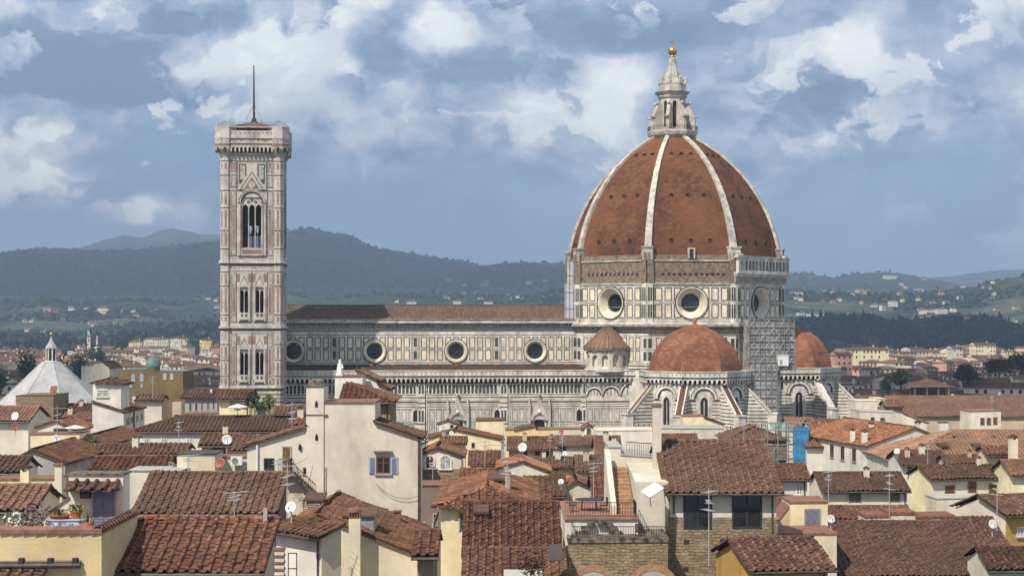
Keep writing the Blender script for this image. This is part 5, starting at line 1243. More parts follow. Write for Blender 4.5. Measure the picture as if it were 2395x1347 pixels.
def hH(label, x0, x1, ye, D, dep, wall, tile, rot=0, pitch=18, wins=(), p=None, name='house', root=None, oe=.5, chim=(), cat='house'):
    """house under a hipped roof"""
    fr = Fr(x0, x1, D, rot); ze = fr.z(x0, ye); root = root or mk(name, label, cat, fr); L = fr.L
    mb = MB(); mb.obox(fr.O * 1, fr.e * L, fr.w * dep, Zv * ze); mb.build('wall', M[wall], root)
    if L >= dep: roof_pts(root, fr.e, fr.w, fr.O, L, dep / 2, ze, R(pitch), oe, 0, D, tile, 'LR', True, p)
    else: roof_pts(root, fr.w, -fr.e, fr.O + fr.e * L, dep, L / 2, ze, R(pitch), oe, 0, D, tile, 'LR', True, p)
    for q in wins: win(root, fr, *q)
    for q in chim: chimney(root, *q)
    return root, fr
def dish(label, px, py, r, D, col='dish', face=(-.35, -1, .35), pole=None):
    rr = r * D / FPX; c = P(px, py, D); d = Vector(face).normalized(); e = empty('satellite_dish', c, label, 'satellite dish'); mb = MB()
    prof = [(.01, -.16 * rr)] + [(rr * t, rr * (-.16 + .2 * t * t)) for t in (.25, .5, .75, .95, 1)] + [(rr * .98, rr * .07), (rr * .7, rr * -.02), (rr * .3, -.1 * rr), (.01, -.13 * rr)]
    mb.lathe(prof, 20, c, 0, axis=d); mb.build('bowl', M[col], e, smooth=True)
    mb = MB(); s = d.cross(Zv).normalized(); u = s.cross(d); f = c + d * (rr * .95) - u * (rr * .25)
    mb.tube([c - u * (rr * .95), f], .02, 4); mb.tube([f, f - d * .12], .05, 6); mb.build('feed_arm', M['metal'], e)
    mb = MB(); L = pole or rr * 2.6; mb.tube([c - d * (rr * .25), c - d * (rr * .25) - Zv * L], .035, 5); mb.build('pole', M['mast'], e)
def antenna(label, px, yt, yb, D, arms=((.05, 1.6, 0), (.2, 1.0, 1), (.32, 1.2, 0)), th=.03):
    b = P(px, yb, D); t = P(px, yt, D); h = t.z - b.z; e = empty('tv_antenna', b, label, 'antenna'); mb = MB(); mb.tube([b - Zv * .6, t], th, 5); mb.build('mast', M['mast'], e)
    for f, L, kind in arms:
        mb = MB(); c = t - Zv * (h * f); a = R(20 + 50 * f * 3 + px % 60); d = V3(math.cos(a), math.sin(a), .12 if kind else 0).normalized(); s = d.cross(Zv).normalized()
        mb.tube([c - d * (L * .4), c + d * (L * .6)], .018, 4)
        for k in range(9 if kind else 6):
            q = c + d * (L * (-.4 + k / (8 if kind else 5))); l = .18 + .12 * (k == 0) if kind else .3
            mb.tube([q - s * l, q + s * l], .01, 3)
        mb.build('yagi', M['mast'], e)
def railing(root, pts, h=1.0, step=.14, name='railing', m='iron', th=.018):
    mb = MB()
    for a, b in zip(pts, pts[1:]):
        a, b = Vector(a), Vector(b); L = (b - a).length; n = max(2, int(L / step))
        for z in (h, .1): mb.tube([a + Zv * z, b + Zv * z], th * 1.5, 4)
        for i in range(n + 1): q = a.lerp(b, i / n); mb.tube([q + Zv * .1, q + Zv * h], th, 3)
    return mb.build(name, M[m], root)
def plant(name, label, c, r, h, n=160, leaf='leaf', ls=.09, pot=None, flower=None, cat='plant', trunk='twig', spiky=False):
    c = Vector(c); e = empty(name, c, label, cat); rg = np.random.default_rng(int(abs(c.x * 131 + c.y * 17 + c.z)) % 9999); z0 = 0
    if pot: mb = MB(); pr, phh = pot; mb.lathe([(pr * .7, 0), (pr, phh), (pr * 1.08, phh), (pr * 1.08, phh * .88), (pr * .9, phh * .85), (.01, phh * .85)], 14, c); mb.build('pot', M['terra'], e); z0 = phh
    mb = MB()
    for k in range(5): a = rg.random() * 6.28; q = c + Zv * z0; mb.tube([q, q + V3(math.cos(a) * r * .4, math.sin(a) * r * .4, h * .5), q + V3(math.cos(a) * r * .7, math.sin(a) * r * .7, h * .85)], [.025, .015, .006], 4)
    mb.build('stem', M[trunk], e)
    vs = []; f = []; mi = []
    for k in range(n):
        if spiky:
            a = rg.random() * 6.28; el = rg.uniform(.1, 1.4); d = V3(math.cos(a) * math.cos(el), math.sin(a) * math.cos(el), math.sin(el)); q = c + Zv * (z0 + h * .25); tip = q + V3(d.x * r, d.y * r, d.z * h * .8 - .1 * r); s = d.cross(Zv).normalized() * ls * .35
            v = [q - s, q + s, tip]; 
        else:
            d = rg.normal(0, 1, 3); d /= np.linalg.norm(d); rad = rg.random() ** .4; q = c + V3(d[0] * r * rad, d[1] * r * rad, z0 + h * .5 + d[2] * h * .5 * rad); u = Vector(rg.normal(0, 1, 3)).normalized(); w = u.cross(Vector(rg.normal(0, 1, 3))).normalized(); l = ls * rg.uniform(.6, 1.4)
            v = [q - u * l, q + w * l * .5, q + u * l, q - w * l * .5]
        i = len(vs); vs += v; f.append(tuple(range(i, i + len(v)))); mi.append(1 if flower and rg.random() < .45 else 0)
    mb = MB(); mb.add(vs, np.array(f), np.array(mi)); mb.build('foliage', [M[leaf], M[flower or leaf]], e)
    return e
def parasol(label, c, r, h, closed=False):
    c = Vector(c); e = empty('parasol', c, label, 'parasol'); mb = MB(); mb.tube([c, c + Zv * h], .03, 6); mb.build('pole', M['metal'], e); mb = MB()
    if closed: mb.lathe([(.04, h * .45), (.11, h * .5), (.13, h * .7), (.08, h * .9), (.01, h * 1.02)], 8, c)
    else: mb.lathe([(r, h * .86), (r, h * .8), (r * .99, h * .86), (.03, h * 1.08)], 8, c, ph=.4)
    mb.build('canopy', M['canvas'], e)
# ------------------------------------------------------------------ nearest houses
# yellow roof terrace with tiled coping, bottom corner of the view
D0 = 75.0; zt = zpx(1243, D0); xL, xR = P(-110, 0, D0).x, P(237, 0, D0).x
te = empty('terrace_house', ((xL + xR) / 2, D0, 0), 'stained yellow house with a planted roof terrace behind a clay coping', 'house')
mb = MB(); mb.box(xL, xR, D0, D0 + 8.5, 0, zt - 1.1); mb.box(xL, xR - .3, D0, D0 + .3, zt - 1.1, zt); mb.box(xR - .3, xR, D0, D0 + 7.2, zt - 1.1, zt); mb.box(xR - .95, xR + .012, D0 - .02, D0 + .3, 0, zt - .01)
mb.build('wall', M['stain'], te)
mb = MB()
for a, b in (((xL, D0 + .12), (xR + .03, D0 + .12)), ((xR - .13, D0 - .1), (xR - .13, D0 + 7.3))): ridge_caps(mb, (a[0], a[1], zt), (b[0], b[1], zt + .004), .24, seg=.5)
cp = mb.build('coping', M['coping'], te)
mb = MB(); mb.box(xL, xR - .3, D0 + .3, D0 + 8.4, zt - 1.1, zt - 1.06); mb.build('floor', M['floor'], te)
mb = MB(); zg = zpx(1322, D0); mb.tube([(xL, D0 - .2, zg), (P(190, 0, D0).x, D0 - .2, zg + .05)], .13, 8); mb.tube([(xL, D0 - .12, zg + .16), (P(192, 0, D0).x, D0 - .12, zg + .2)], .06, 6)
gt = mb.build('gutter', M['gutter'], te)
for px in (52, 120, 178): mb = MB(); q = P(px, 1312, D0); mb.obox(q + V3(-.1, -.3, -.25), (.2, 0, 0), (0, .3, 0), (0, 0, .42)); mb.build('bracket', M['iron'], gt)
mb = MB(); tile_sheet(mb, (xL, D0 - 2.2, zpx(1336, D0) - .75), (1, 0, 0), Vector((0, 2.15, .72)).normalized(), [(0, 0), (P(112, 0, D0).x - xL, 0), (P(112, 0, D0).x - xL, 2.27), (0, 2.27)], .5, .4, 0); mb.build('lean_to_roof', M['tile_a'], te)
sh_, fs = hP('white stair house with slate blue door opening on the planted terrace', [(100, 1212), (160, 1167), (160.5, 1111), (288, 1111)], 83.3, 1.45, 'warm', name='stair_house', wins=[(219, 1148, 268, 1238, 'L')], coping='stonestep')
q = fs.p(161, 1140); mb = MB(); tile_sheet(mb, q + V3(0, -1.0, 0), (1, 0, 0), Vector((0, 1.0, .36)).normalized(), [(0, 0), (2.55, 0), (2.55, 1.06), (0, 1.06)], .52, .5, 0); mb.build('awning', M['tile_b'], sh_)
mb = MB(); mb.obox(q + V3(0, -.95, -.1), (2.55, 0, 0), (0, .95, 0), (0, 0, .06)); mb.lathe([(.18, 0), (.18, .5)], 10, q + V3(.7, -.5, -.3), axis=(1, 0, 0)); mb.build('awning_beam', M['under'], sh_)
zf = zt - 1.06
plant('shrub', 'leafy green and white flowering shrub on the yellow terrace', P(42, 1243, 77.5) * 1, .75, 1.0, 260, 'leaf', .08, flower='canvas')
plant('bougainvillea', 'purple flowering bush in front of the white stair wall', (P(88, 0, 78.5).x, 78.5, zf), .75, 2.1, 420, 'twig', .075, flower='purple')
plant('potted_plant', 'low green plant in a wide clay trough on the tiled bench', P(140, 1217, 81.5), .55, .28, 150, 'leafd', .06, pot=(.52, .3))
plant('potted_plant', 'small succulent in a round clay pot on the tiled bench', P(178, 1214, 81.5), .38, .35, 120, 'leaf2', .08, pot=(.3, .42))
plant('yucca', 'spiky yucca beside the slate blue door', (P(202, 0, 79).x, 79, zf), .62, 1.75, 70, 'leaf2', .12, spiky=True)
plant('ornamental_grass', 'tuft of pale ornamental grass behind the clay coping', (P(222, 0, 77.6).x, 77.6, zf), .7, 1.15, 160, 'leaf2', .06, spiky=True)
be = empty('tiled_bench', (P(150, 0, 81).x, 81, zf), 'blue and white tiled bench on the yellow terrace', 'bench'); mb = MB(); a = P(106, 1240, 81); b = P(192, 1218, 81)
mb.box(a.x, b.x, 81.1, 81.9, zf, b.z); mb.box(a.x, a.x + .5, 80.5, 81.1, zf, zf + .6); mb.build('seat', M['bluetile'], be); mb = MB(); mb.box(a.x - .05, b.x + .05, 81.05, 81.95, b.z, b.z + .07); mb.build('slab', M['sh_grey'], be)
pt = empty('planter', (P(180, 0, 78).x, 78, zf), 'long rust red planter box along the terrace parapet', 'planter'); mb = MB(); a = P(150, 1243, 77.6); b = P(215, 1219, 77.6); mb.prism([(a.x, 77.4, zf), (b.x, 77.4, zf), (b.x, 77.4, b.z), (a.x, 77.4, a.z + .12)], (0, .5, 0)); mb.build('box', M['terra'], pt)
hF('ochre house with large weathered tiles in long rows beside the yellow terrace', 262, 606, 1332, 1218, 78, ('ochre', 'tan'), 'tile_a', back=False, p=.5, chim=[(620, 1188, 1212, 9, 82.5, 'grey', 'pot')])
hF('low brown tiled house behind the ochre one, ridge under the cream tower house', 318, 642, 1197, 1109, 108, 'dim', 'tile_b', back=False)
# red roofed pair below the cream tower house
r_, f_ = hF('small white house with a red tiled roof turned away from the street', 646, 752, 1236, 0, 97, ('white', 'cream'), 'tile_a', rot=-48, run=1.35, back=False)
r_, f_ = hP('beige gabled house with orange tiles leaning on the cream tower house', [(690, 1226), (741, 1206), (985, 1302)], 104, 13.6, 'cream', 'tile_a', chim=[(829, 1213, 1250, 27, 102.6, 'cream', 'vent')])
mb = MB(); q = P(829, 1347, 102.6); mb.box(q.x - .34, q.x + .34, 102.63, 103.97, 0, zpx(1250, 102.6) - 2.62); mb.build('flue', M['cream'], r_)
def dormer(root, x0, y0, x1, y1, D, face, dep=2.2, wall='tan'):
    a = P(x0, y1, D); b = P(x1, y0, D); mb = MB(); mb.box(a.x, b.x, D, D + dep, a.z - .8, b.z); d_ = mb.build('dormer', M[wall], root); mb = MB()
    mb.obox(V3(a.x - .15, D - .2, b.z), (b.x - a.x + .3, 0, 0), (0, dep, .25), (0, 0, .12)); mb.build('dormer_roof', M['tile_b'], d_); mb = MB(); w_ = b.x - a.x
    if face == 'louvre':
        for k in range(9): mb.obox(V3(a.x + .1, D - .1, a.z + (b.z - a.z) * k / 9 + .02), (w_ - .2, 0, 0), (0, .08, .05), (0, 0, .06))
        mb.obox(V3(a.x + .08, D - .01, a.z), (w_ - .16, 0, 0), (0, .005, 0), (0, 0, b.z - a.z), 1)
    else:
        mb.obox(V3(a.x + .08, D - .02, a.z), (w_ - .16, 0, 0), (0, .01, 0), (0, 0, b.z - a.z - .08), 1)
        for u in (.06, w_ / 2 - .04, w_ - .14): mb.obox(V3(a.x + u, D - .06, a.z), (.08, 0, 0), (0, .05, 0), (0, 0, b.z - a.z))
    mb.build('louvre' if face == 'louvre' else 'window', [M['zinc'] if face != 'pane' else M['frame_b'], M['glass'] if face != 'zinc' else M['zinc']], d_)
dormer(r_, 716, 1171, 752, 1214, 110, 'louvre'); dormer(r_, 806, 1208, 876, 1246, 106, 'zinc', wall='zinc'); chimney(r_, 929, 1197, 1216, 16, 114, 'verge', 'slab')
# cream tower house, the largest wall in the town
r_, f_ = hP('large cream tower house with slit windows and one pair of blue shutters', [(578, 1043), (716, 1001), (716.3, 943), (877, 943), (877.3, 990), (979, 1023)], 118, 5.0, 'bone', 'tile_c', segs=[0, 4], name='tower_house', wins=[(880, 1068, 913, 1107, 'B'), (662, 1045, 679, 1103, 'K'), (741, 1094, 760, 1147, 'K'), (617, 1071, 641, 1097, 'T'), (707, 1091, 720, 1111, 'd')])
hP('', [(716.2, 904), (757, 904)], 117.9, 3.0, 'bone', root=r_, coping='stonestep'); q = P(737, 904, 118)
mb = MB(); mb.lathe([(.62, 0), (.55, .25), (.25, .42), (.01, .46)], 12, q + V3(0, 1.2, .1)); mb.build('cap', M['stonestep'], r_)
for px, y0, y1 in ((740.5, 935, 952), (741, 1013, 1029), (702, 1036, 1052)):
    a = f_.p(px - 3.4, y1); b = f_.p(px + 3.4, y0); m = (a + b) / 2; mb = MB(); zz = a.z * .4 + b.z * .6; o = -.125; mb.prism([(a.x, 118 + o, a.z), (b.x, 118 + o, a.z), (b.x, 118 + o, zz), (m.x, 118 + o, b.z), (a.x, 118 + o, zz)], (0, .05, 0)); mb.build('slit_window', M['glass'], r_)
mb = MB(); mb.tube([f_.p(602, 1040, .1), f_.p(602, 1105, .1)], .09, 6); mb.build('downpipe', M['plastic'], r_)
mb = MB(); mb.tube([f_.p(980.5, 1030, .05), f_.p(980.5, 1330, .05)], .1, 6); mb.tube([f_.p(1000, 1031, .3), f_.p(980.5, 1040, .05)], .08, 6); mb.build('downpipe', M['gutter'], r_)
mb = MB(); mb.obox(f_.p(716, 972, .12), f_.e * 1.5, f_.w * .13, Zv * .1); mb.build('ledge', M['stonestep'], r_)
railing(r_, [f_.p(655, 1104, .9), f_.p(683, 1104, .9), f_.p(683, 1104, 0)], 1.0, .12, 'balcony'); q = MB(); q.obox(f_.p(655, 1106, .95), f_.e * .9, f_.w * .95, Zv * .06); q.build('balcony_floor', M['stonestep'], r_)
st = MB()
for k in range(11): st.obox(f_.p(684 + k * 5.6, 1108 + k * 5.3, .9), f_.e * .24, f_.w * .9, Zv * .16)
stp = st.build('outer_stair', M['stonestep'], r_); railing(stp, [f_.p(684, 1108, .88), f_.p(742, 1162, .88)], .95, .16, 'stair_rail')
# behind the tower house
hP('white box of a roof terrace with a statue, beside the cream tower', [(783, 881), (848, 881)], 150, 3.5, 'white')
s_ = empty('statue', P(795, 881, 150.5), 'slim white garden statue standing on a rooftop parapet', 'statue'); q = P(795, 881, 150.5); mb = MB(); mb.lathe([(.32, .1), (.3, .35), (.26, .8), (.2, 1.0), (.24, 1.12), (.12, 1.22), (.08, 1.26), (.13, 1.36), (.1, 1.5), (.01, 1.54)], 10, q, 0); mb.obox(q + V3(-.3, -.3, 0), (.6, 0, 0), (0, .6, 0), (0, 0, .12)); mb.tube([q + V3(.18, -.05, 1.1), q + V3(.3, -.15, .8), q + V3(.12, -.22, .72)], .06, 6); mb.build('figure', M['canvas'], s_, smooth=True)
hP('white rooftop wing with a sloping top behind the cream tower', [(831, 866), (883, 889), (883.2, 898), (908, 908)], 154, 5, 'white', 'tile_b', segs=[0, 2])
hF('brown stone house with a hipped orange roof behind the cream tower', 806, 912, 938, 900, 144, 'stone2', 'tile_a', hip='R', wins=[(872, 946, 884, 980, 'S')])
hF('short tiled roof tucked between the cream tower and the bell tower', 645, 725, 967, 953, 190, 'tan', 'tile_a', back=False)
hF('narrow tiled roof just under the short one beside the cream tower', 682, 725, 992, 972, 168, 'cream', 'tile_a', back=False)
r_, f_ = hF('cream house with pale blue shutters under the bell tower', 513, 583, 932, 913, 200, 'pale', 'tile_a', wins=[(541, 936, 548, 953, 'S'), (549, 936, 559, 953, 'w'), (566, 936, 573, 951, 'w'), (574, 936, 581, 951, 'S')])
parasol('wide white parasol on the terrace under the bell tower', P(556, 975, 190), 1.15, 1.35)
r_, f_ = hP('small terrace house with a pale blue door and roof garden under the bell tower', [(590, 952), (633, 952)], 196, 4, 'pale', wins=[(604, 959, 617, 977, 'S')])
for i, (px, py, rr_, hh, lf) in enumerate(((590, 944, .9, 1.8, 'leafd'), (630, 949, .8, 1.6, 'leaf2'), (606, 951, 1.2, .8, 'leaf'))): plant('shrub', ('tall dark shrub at the near edge of the roof garden', 'bright green bush on the roof garden by the bell tower', 'low spreading shrub in the middle of the roof garden')[i], P(px, py + 6, 195), rr_, hh, 180, lf, .2)
hP('low cream parapet wall in front of the grey arcaded house', [(425, 969), (515, 967)], 214, 4, 'pale')
hF('long white house with three grey windows under a long tiled roof', 313, 668, 1009, 975, 186, 'white', 'tile_b', hip='L', oe=.3, wins=[(337, 1021, 350, 1038, 'w'), (377, 1021, 391, 1040, 'w'), (437, 1020, 451, 1041, 'w')], chim=[(602, 984, 992, 6, 190, 'white', 'slab')])
hF('orange house with a dark green shutter in front of the long white one', 472, 548, 1040, 1017, 160, 'orange', 'tile_a', wins=[(498, 1041, 527, 1063, 'N')])
hF('pale orange house with a brown roof beside the green shutter', 549, 602, 1052, 1021, 152, 'orange', 'tile_b', wins=[(556, 1057, 578, 1064, 'd')])
hP('plain cream block with one tiny window and dark coping', [(414, 1064), (503, 1063)], 126, 3.5, 'cream', wins=[(433, 1093, 444, 1106, 'd')], coping='gutter')
hP('low cream wall carrying an air conditioner', [(503.5, 1072), (578, 1069)], 129, 3, 'cream')
a_ = empty('air_conditioner', P(553, 1086, 128.6), 'white air conditioner unit on a low cream wall', 'air conditioner'); q = P(540, 1087, 128.4); mb = MB(); mb.box(q.x, q.x + .86, 128.3, 128.7, q.z, q.z + .64); mb.build('casing', M['plastic'], a_); mb = MB(); mb.lathe([(.01, .02), (.22, .02), (.24, .04), (.24, 0)], 16, q + V3(.32, -.1, .32), axis=(0, -1, 0)); mb.build('fan_grille', M['metal'], a_)
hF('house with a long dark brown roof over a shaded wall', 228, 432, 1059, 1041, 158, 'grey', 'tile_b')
hF('narrow house with curling orange tiles above a white awning', 214, 388, 1098, 1071, 136, 'white', 'tile_a', wins=[(395, 1080, 405, 1090, 'd')])
hP('bare bone coloured gable wall between two brown roofs', [(303, 1101), (372, 1101), (413, 1107)], 123, 3, 'bone', coping='grey')
# far end of the near town, beside the baptistery
r_, f_ = hP('tall white house with a shaded flank and a small hipped tower room', [(216, 941), (289, 963)], 238, 13.5, 'white', 'tile_a', name='tower_house')
hH('', 217, 283, 898, 239, 5.4, 'white', 'tile_b', wins=[(226, 911, 254, 929, 'w')], root=r_)
fr2 = Fr(0, 0, 0, O=f_.O + f_.e * f_.L, e=f_.w, L=13)
for a in ((295, 975, 302, 995), (305, 973, 311, 990), (318, 970, 323, 987), (329, 967, 333, 984)): win(r_, fr2, *a, 'd')
mb = MB(); mb.tube([fr2.p(312, 962, .1), fr2.p(312, 1040, .1)], .1, 5); mb.build('downpipe', M['gutter'], r_)
hF('warm white house with pinkish flank and a flat chimney, next to the tall white house', 318, 378, 936, 925, 262, ('warm', 'pink'), 'tile_b', chim=[(313, 925, 932, 7, 262, 'warm', 'slab')])
hP('slim tan chimney block with twin flues before the grey arcaded house', [(403, 938), (424, 936)], 250, 3, 'tan')
hF('grey arcaded house under a dark red roof beside the bell tower', 424, 508, 931, 913, 300, 'grey', 'tile_c', wins=[(442, 941, 448, 962, 'd'), (456, 941, 462, 961, 'd'), (470, 940, 475, 960, 'd'), (484, 939, 489, 958, 'd'), (497, 938, 502, 957, 'd')])
r_, f_ = hP('square brown stone tower in front of the baptistery roof', [(37, 926), (125, 925)], 262, 9, 'stone2', coping='stonestep', name='stone_tower')
mb = MB(); q = P(114, 925, 263); tile_sheet(mb, q + V3(0, 0, .1), (1, 0, 0), Vector((0, .8, .9)).normalized(), [(0, 0), (1.1, 0), (1.1, 1.8), (0, 1.8)], .36, .4, 1); mb.build('tile_hood', M['tile_d'], r_)
hF('orange roofed house between the stone tower and the tall white house', 150, 218, 962, 946, 268, 'tan', 'tile_a')
hF('orange roofed lower house touching the stone tower', 146, 218, 981, 966, 252, 'cream', 'tile_a')
hF('warm white house with a rosy roof at the edge below the stone tower', -70, 66, 984, 952, 205, 'warm', 'tile_e')
hP('cream gabled loft with a wide dark window below the stone tower', [(88, 999), (131, 985), (175, 1005)], 188, 7, 'warm', 'tile_a', wins=[(124, 1000, 162, 1013, 'd')])
hP('pale terrace wall with a thin railing below the cream loft', [(71, 1017), (186, 1014)], 180, 3.5, 'pale')
parasol('star shaped white parasol over the pale terrace', P(176, 1022, 181), 1.1, 1.2)
plant('shrub', 'dark green plant hanging on the terrace corner', P(212, 1045, 168), .7, 1.3, 200, 'leaf', .14)
hP('orange gabled roof stepping down from the tall white house', [(172, 1040), (205, 1022), (246, 1041)], 168, 15, 'cream', 'tile_a')
hP('grey walled house under a bright orange gable roof', [(12, 1092), (76, 1054), (152, 1082)], 146, 14, 'grey', 'tile_a')
hF('warm white house with a dark brown roof at the edge', -60, 44, 1103, 1071, 126, 'warm', 'tile_b')
hP('pale yellow garden wall between two tall chimneys', [(-20, 1123), (132, 1121)], 112, 2.5, 'pale', chim=[(57, 1103, 1140, 20, 108, 'pale', 'tile'), (136, 1088, 1165, 17, 104, 'cream', 'slab')])
hF('pale yellow house under a broad rosy roof behind the terrace plants', -70, 74, 1191, 1139, 94, 'pale', 'tile_e')
# ------------------------------------------------------------------ middle of the view
r_, f_ = hP('cream gabled house with two arched windows over a brick base', [(984, 1063), (1022, 1048), (1079, 1067)], 150, 7, 'warm', 'tile_a')
arched(r_, f_, 997, 1066, 1014, 1095, 'sh_brown'); arched(r_, f_, 1031, 1066, 1053, 1096, 'paleglass')
mb = MB(); a = f_.p(984, 1122, .05); mb.obox(a, f_.e * f_.L, f_.w * .06, Zv * (f_.z(984, 1096) - a.z)); mb.build('brick_base', M['stone2'], r_)
mb = MB(); tile_sheet(mb, f_.p(984, 1131, .9), f_.e, (f_.w * .9 + Zv * .3).normalized(), [(0, 0), (f_.L, 0), (f_.L, .95), (0, .95)], .42, .4, 1); mb.build('tile_ledge', M['tile_a'], r_)
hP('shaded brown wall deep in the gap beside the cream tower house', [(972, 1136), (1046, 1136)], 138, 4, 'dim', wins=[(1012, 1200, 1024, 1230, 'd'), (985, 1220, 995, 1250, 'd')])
r_, f_ = hH('yellow house under a low hipped roof with a dormer and a big grey chimney', 1031, 1245, 1188, 99, 15, 'pale', 'tile_a', wins=[(1076, 1200, 1086, 1240, 'N')], chim=[(1187, 1108, 1165, 12, 104, 'grey', 'slab')])
dormer(r_, 1145, 1122, 1176, 1149, 105, 'pane', wall='warm')
fl_ = Fr(0, 0, 0, O=f_.O + f_.w * 15, e=-f_.w, L=15); win(r_, fl_, 1016, 1195, 1026, 1230, 'g')
r_, f_ = hF('house under a steep mottled red and brown roof facing the viewer', 1092, 1300, 1290, 1178, 92, 'tan', 'tile_a', p=.36, back=False, pitch=24)
dormer(r_, 1113, 1200, 1137, 1219, 95, 'pane', 1.4, 'bone')
hF('low house under a rough orange roof at the foot of the steep roof', 1092, 1315, 1356, 1288, 84, 'cream', 'tile_a', p=.40, back=False)
hF('little red roof squeezed against the yellow house wall', 976, 1013, 1296, 1246, 88, 'dim', 'tile_a')
plant('shrub', 'brown withered bush growing by the rough orange roof', P(1243, 1345, 80), .8, 1.2, 300, 'twig', .1)
# small roofs up to the cathedral
hP('tiny white house with two windows right below the nave portal', [(1026, 991), (1046, 984), (1069, 992)], 296, 5, 'white', 'tile_a', wins=[(1034, 994, 1040, 1004, 'w'), (1052, 992, 1061, 1001, 'd')])
hP('pale yellow block house with a thin tiled edge below the nave', [(1113, 985), (1178, 984)], 286, 6, 'pale', coping='tile_a', cop=.3)
hP('golden yellow wall with a slanting end below the second portal', [(1182, 1006), (1207, 1006), (1253, 997), (1253.4, 1005), (1293, 1005)], 272, 6, 'yellow', 'tile_b', segs=[1])
hP('long pale yellow gable house below the nave', [(1002, 1025), (1066, 1006), (1172, 1028)], 246, 8, 'pale', 'tile_a', wins=[(1102, 1034, 1111, 1048, 'd'), (1144, 1050, 1150, 1058, 'd')])
hF('little loggia with a tiled lean-to on the pale yellow gable house', 1032, 1088, 1037, 1023, 236, 'pale', 'tile_a', wins=[(1046, 1040, 1056, 1049, 'd'), (1058, 1040, 1068, 1049, 'w')])
hF('tan house with three dark openings under a brown roof', 1190, 1294, 1050, 1023, 228, 'tan', 'tile_b', wins=[(1222, 1053, 1235, 1068, 'd'), (1250, 1053, 1264, 1068, 'd'), (1276, 1053, 1290, 1068, 'd')])
hF('bone coloured house with a shaded terrace below the nave end', 1302, 1396, 1040, 1021, 240, 'bone', 'tile_b', wins=[(1308, 1042, 1326, 1060, 'd')])
hF('tan house under a tall orange brown roof by the stair terrace', 1397, 1452, 1063, 1022, 214, 'tan', 'tile_a')
hP('white gable wall with an orange verge and a dark drainpipe', [(1168, 1094), (1222, 1079), (1282, 1102)], 168, 7, 'warm', 'tile_d')
hF('bright orange house under a wide brown roof', 1245, 1346, 1089, 1071, 194, 'orange', 'tile_b', wins=[(1294, 1092, 1308, 1101, 'd')])
hF('pale house under a large brown roof beside the bright orange house', 1352, 1418, 1101, 1068, 178, 'pale', 'tile_b')
hF('cream house with an orange roof between dishes and a grey chimney', 1100, 1168, 1084, 1057, 192, 'cream', 'tile_a', chim=[(1175, 1034, 1075, 6, 188, 'zinc', 'slab')])
hF('small house with a rippled roof below the white gable wall', 1232, 1318, 1158, 1118, 146, 'tan', 'tile_b')
hP('low grey gable beside the rippled roof', [(1318, 1143), (1348, 1126), (1394, 1146)], 148, 6, 'bone', 'tile_a')
hF('rusty roofed shed against the brick stair', 1393, 1432, 1163, 1106, 138, 'grey', 'tile_a')
hF('cream house with a plain orange roof behind the steep mottled roof', 1200, 1282, 1170, 1141, 122, 'cream', 'tile_a')
hF('brown roofed house behind the dormer of the yellow house', 1082, 1152, 1127, 1099, 140, 'tan', 'tile_a')
hP('bone coloured garden wall along the foot of the cathedral', [(1291, 1004), (1372, 1003)], 282, 4, 'bone')
hP('tiny pale gable house with a dark green door below the aisle', [(1365, 1000), (1377, 994), (1391, 1001)], 266, 4, 'pale', 'tile_a', wins=[(1373, 1001, 1381, 1015, 'N')])
hP('flat white roof terrace below the apse buttresses', [(1394, 1008), (1530, 1006)], 256, 8, 'white', coping='bone')
hP('bone coloured flat house before the near apse', [(1546, 1002), (1694, 1003)], 250, 8, 'bone', coping='grey')
hF('low orange roof in front of the flat white terrace', 1552, 1630, 1034, 1017, 222, 'cream', 'tile_a')
hP('brown brick arch house with a pale gable before the apse', [(1597, 974), (1646, 973), (1646.4, 976), (1692, 992)], 286, 5, 'pale', 'tile_a', segs=[2]); 
hF('wide orange roofed house behind the blue net', 1898, 2006, 1003, 982, 266, 'pale', 'tile_d', chim=[(1915, 985, 992, 8, 268, 'white', 'slab')])
hF('orange roof between the blue net and the far apse', 1845, 1905, 998, 978, 290, 'cream', 'tile_d')
hF('white walled house under a sunlit orange roof beside the blue net', 1888, 1930, 1045, 1022, 230, 'white', 'tile_d')
# ------------------------------------------------------------------ stone terrace and loggia house
r_, f_ = hP('brown stone terrace building with brick arches and iron railings', [(1330, 1269), (1562, 1267)], 106, 12, 'stone', coping='stonestep', cop=.3, name='terrace_house')
zl = f_.z(1330, 1266)
for px, rad in ((1387, 45), (1527, 47)):
    mb = MB(); q = f_.p(px, 1380); rr = rad * 106 / FPX; arc_ring(mb, V3(0, f_.O.y, 0), (1, 0, 0), (0, -1, 0), q.x, q.z, rr, rr + .4, .06, 0, k=24); ar_ = mb.build('brick_arch', M['brick'], r_)
    mb = MB(); mb.prism([q + V3(rr * math.cos(R(t)), -.03, rr * math.sin(R(t))) for t in range(0, 181, 15)], (0, .02, 0)); mb.obox(q + V3(-rr, -.03, -3), (2 * rr, 0, 0), (0, .02, 0), (0, 0, 3)); mb.build('infill', M['grey'], ar_)
q0 = f_.p(1338, 1266, -.1); railing(r_, [V3(q0.x + .4, 117.5, zl + 1.1), V3(q0.x, 106.2, zl + .1), V3(f_.p(1560, 1266).x, 106.2, zl + .1)], .82, .16)
xa, xb = P(1322, 0, 107.8).x, P(1492, 0, 107.8).x; zu = zpx(1212, 107.8)
mb = MB(); mb.box(xa, xb, 107.8, 117.8, zl - .5, zu - .05); mb.build('upper_wall', M['white'], r_)
mb = MB(); mb.box(xa - .1, xb + .1, 107.65, 117.8, zu - .05, zu + .06); mb.box(q0.x, f_.p(1560, 0).x, 106.3, 107.8, zl + .02, zl + .06); mb.build('floor', M['floor'], r_)
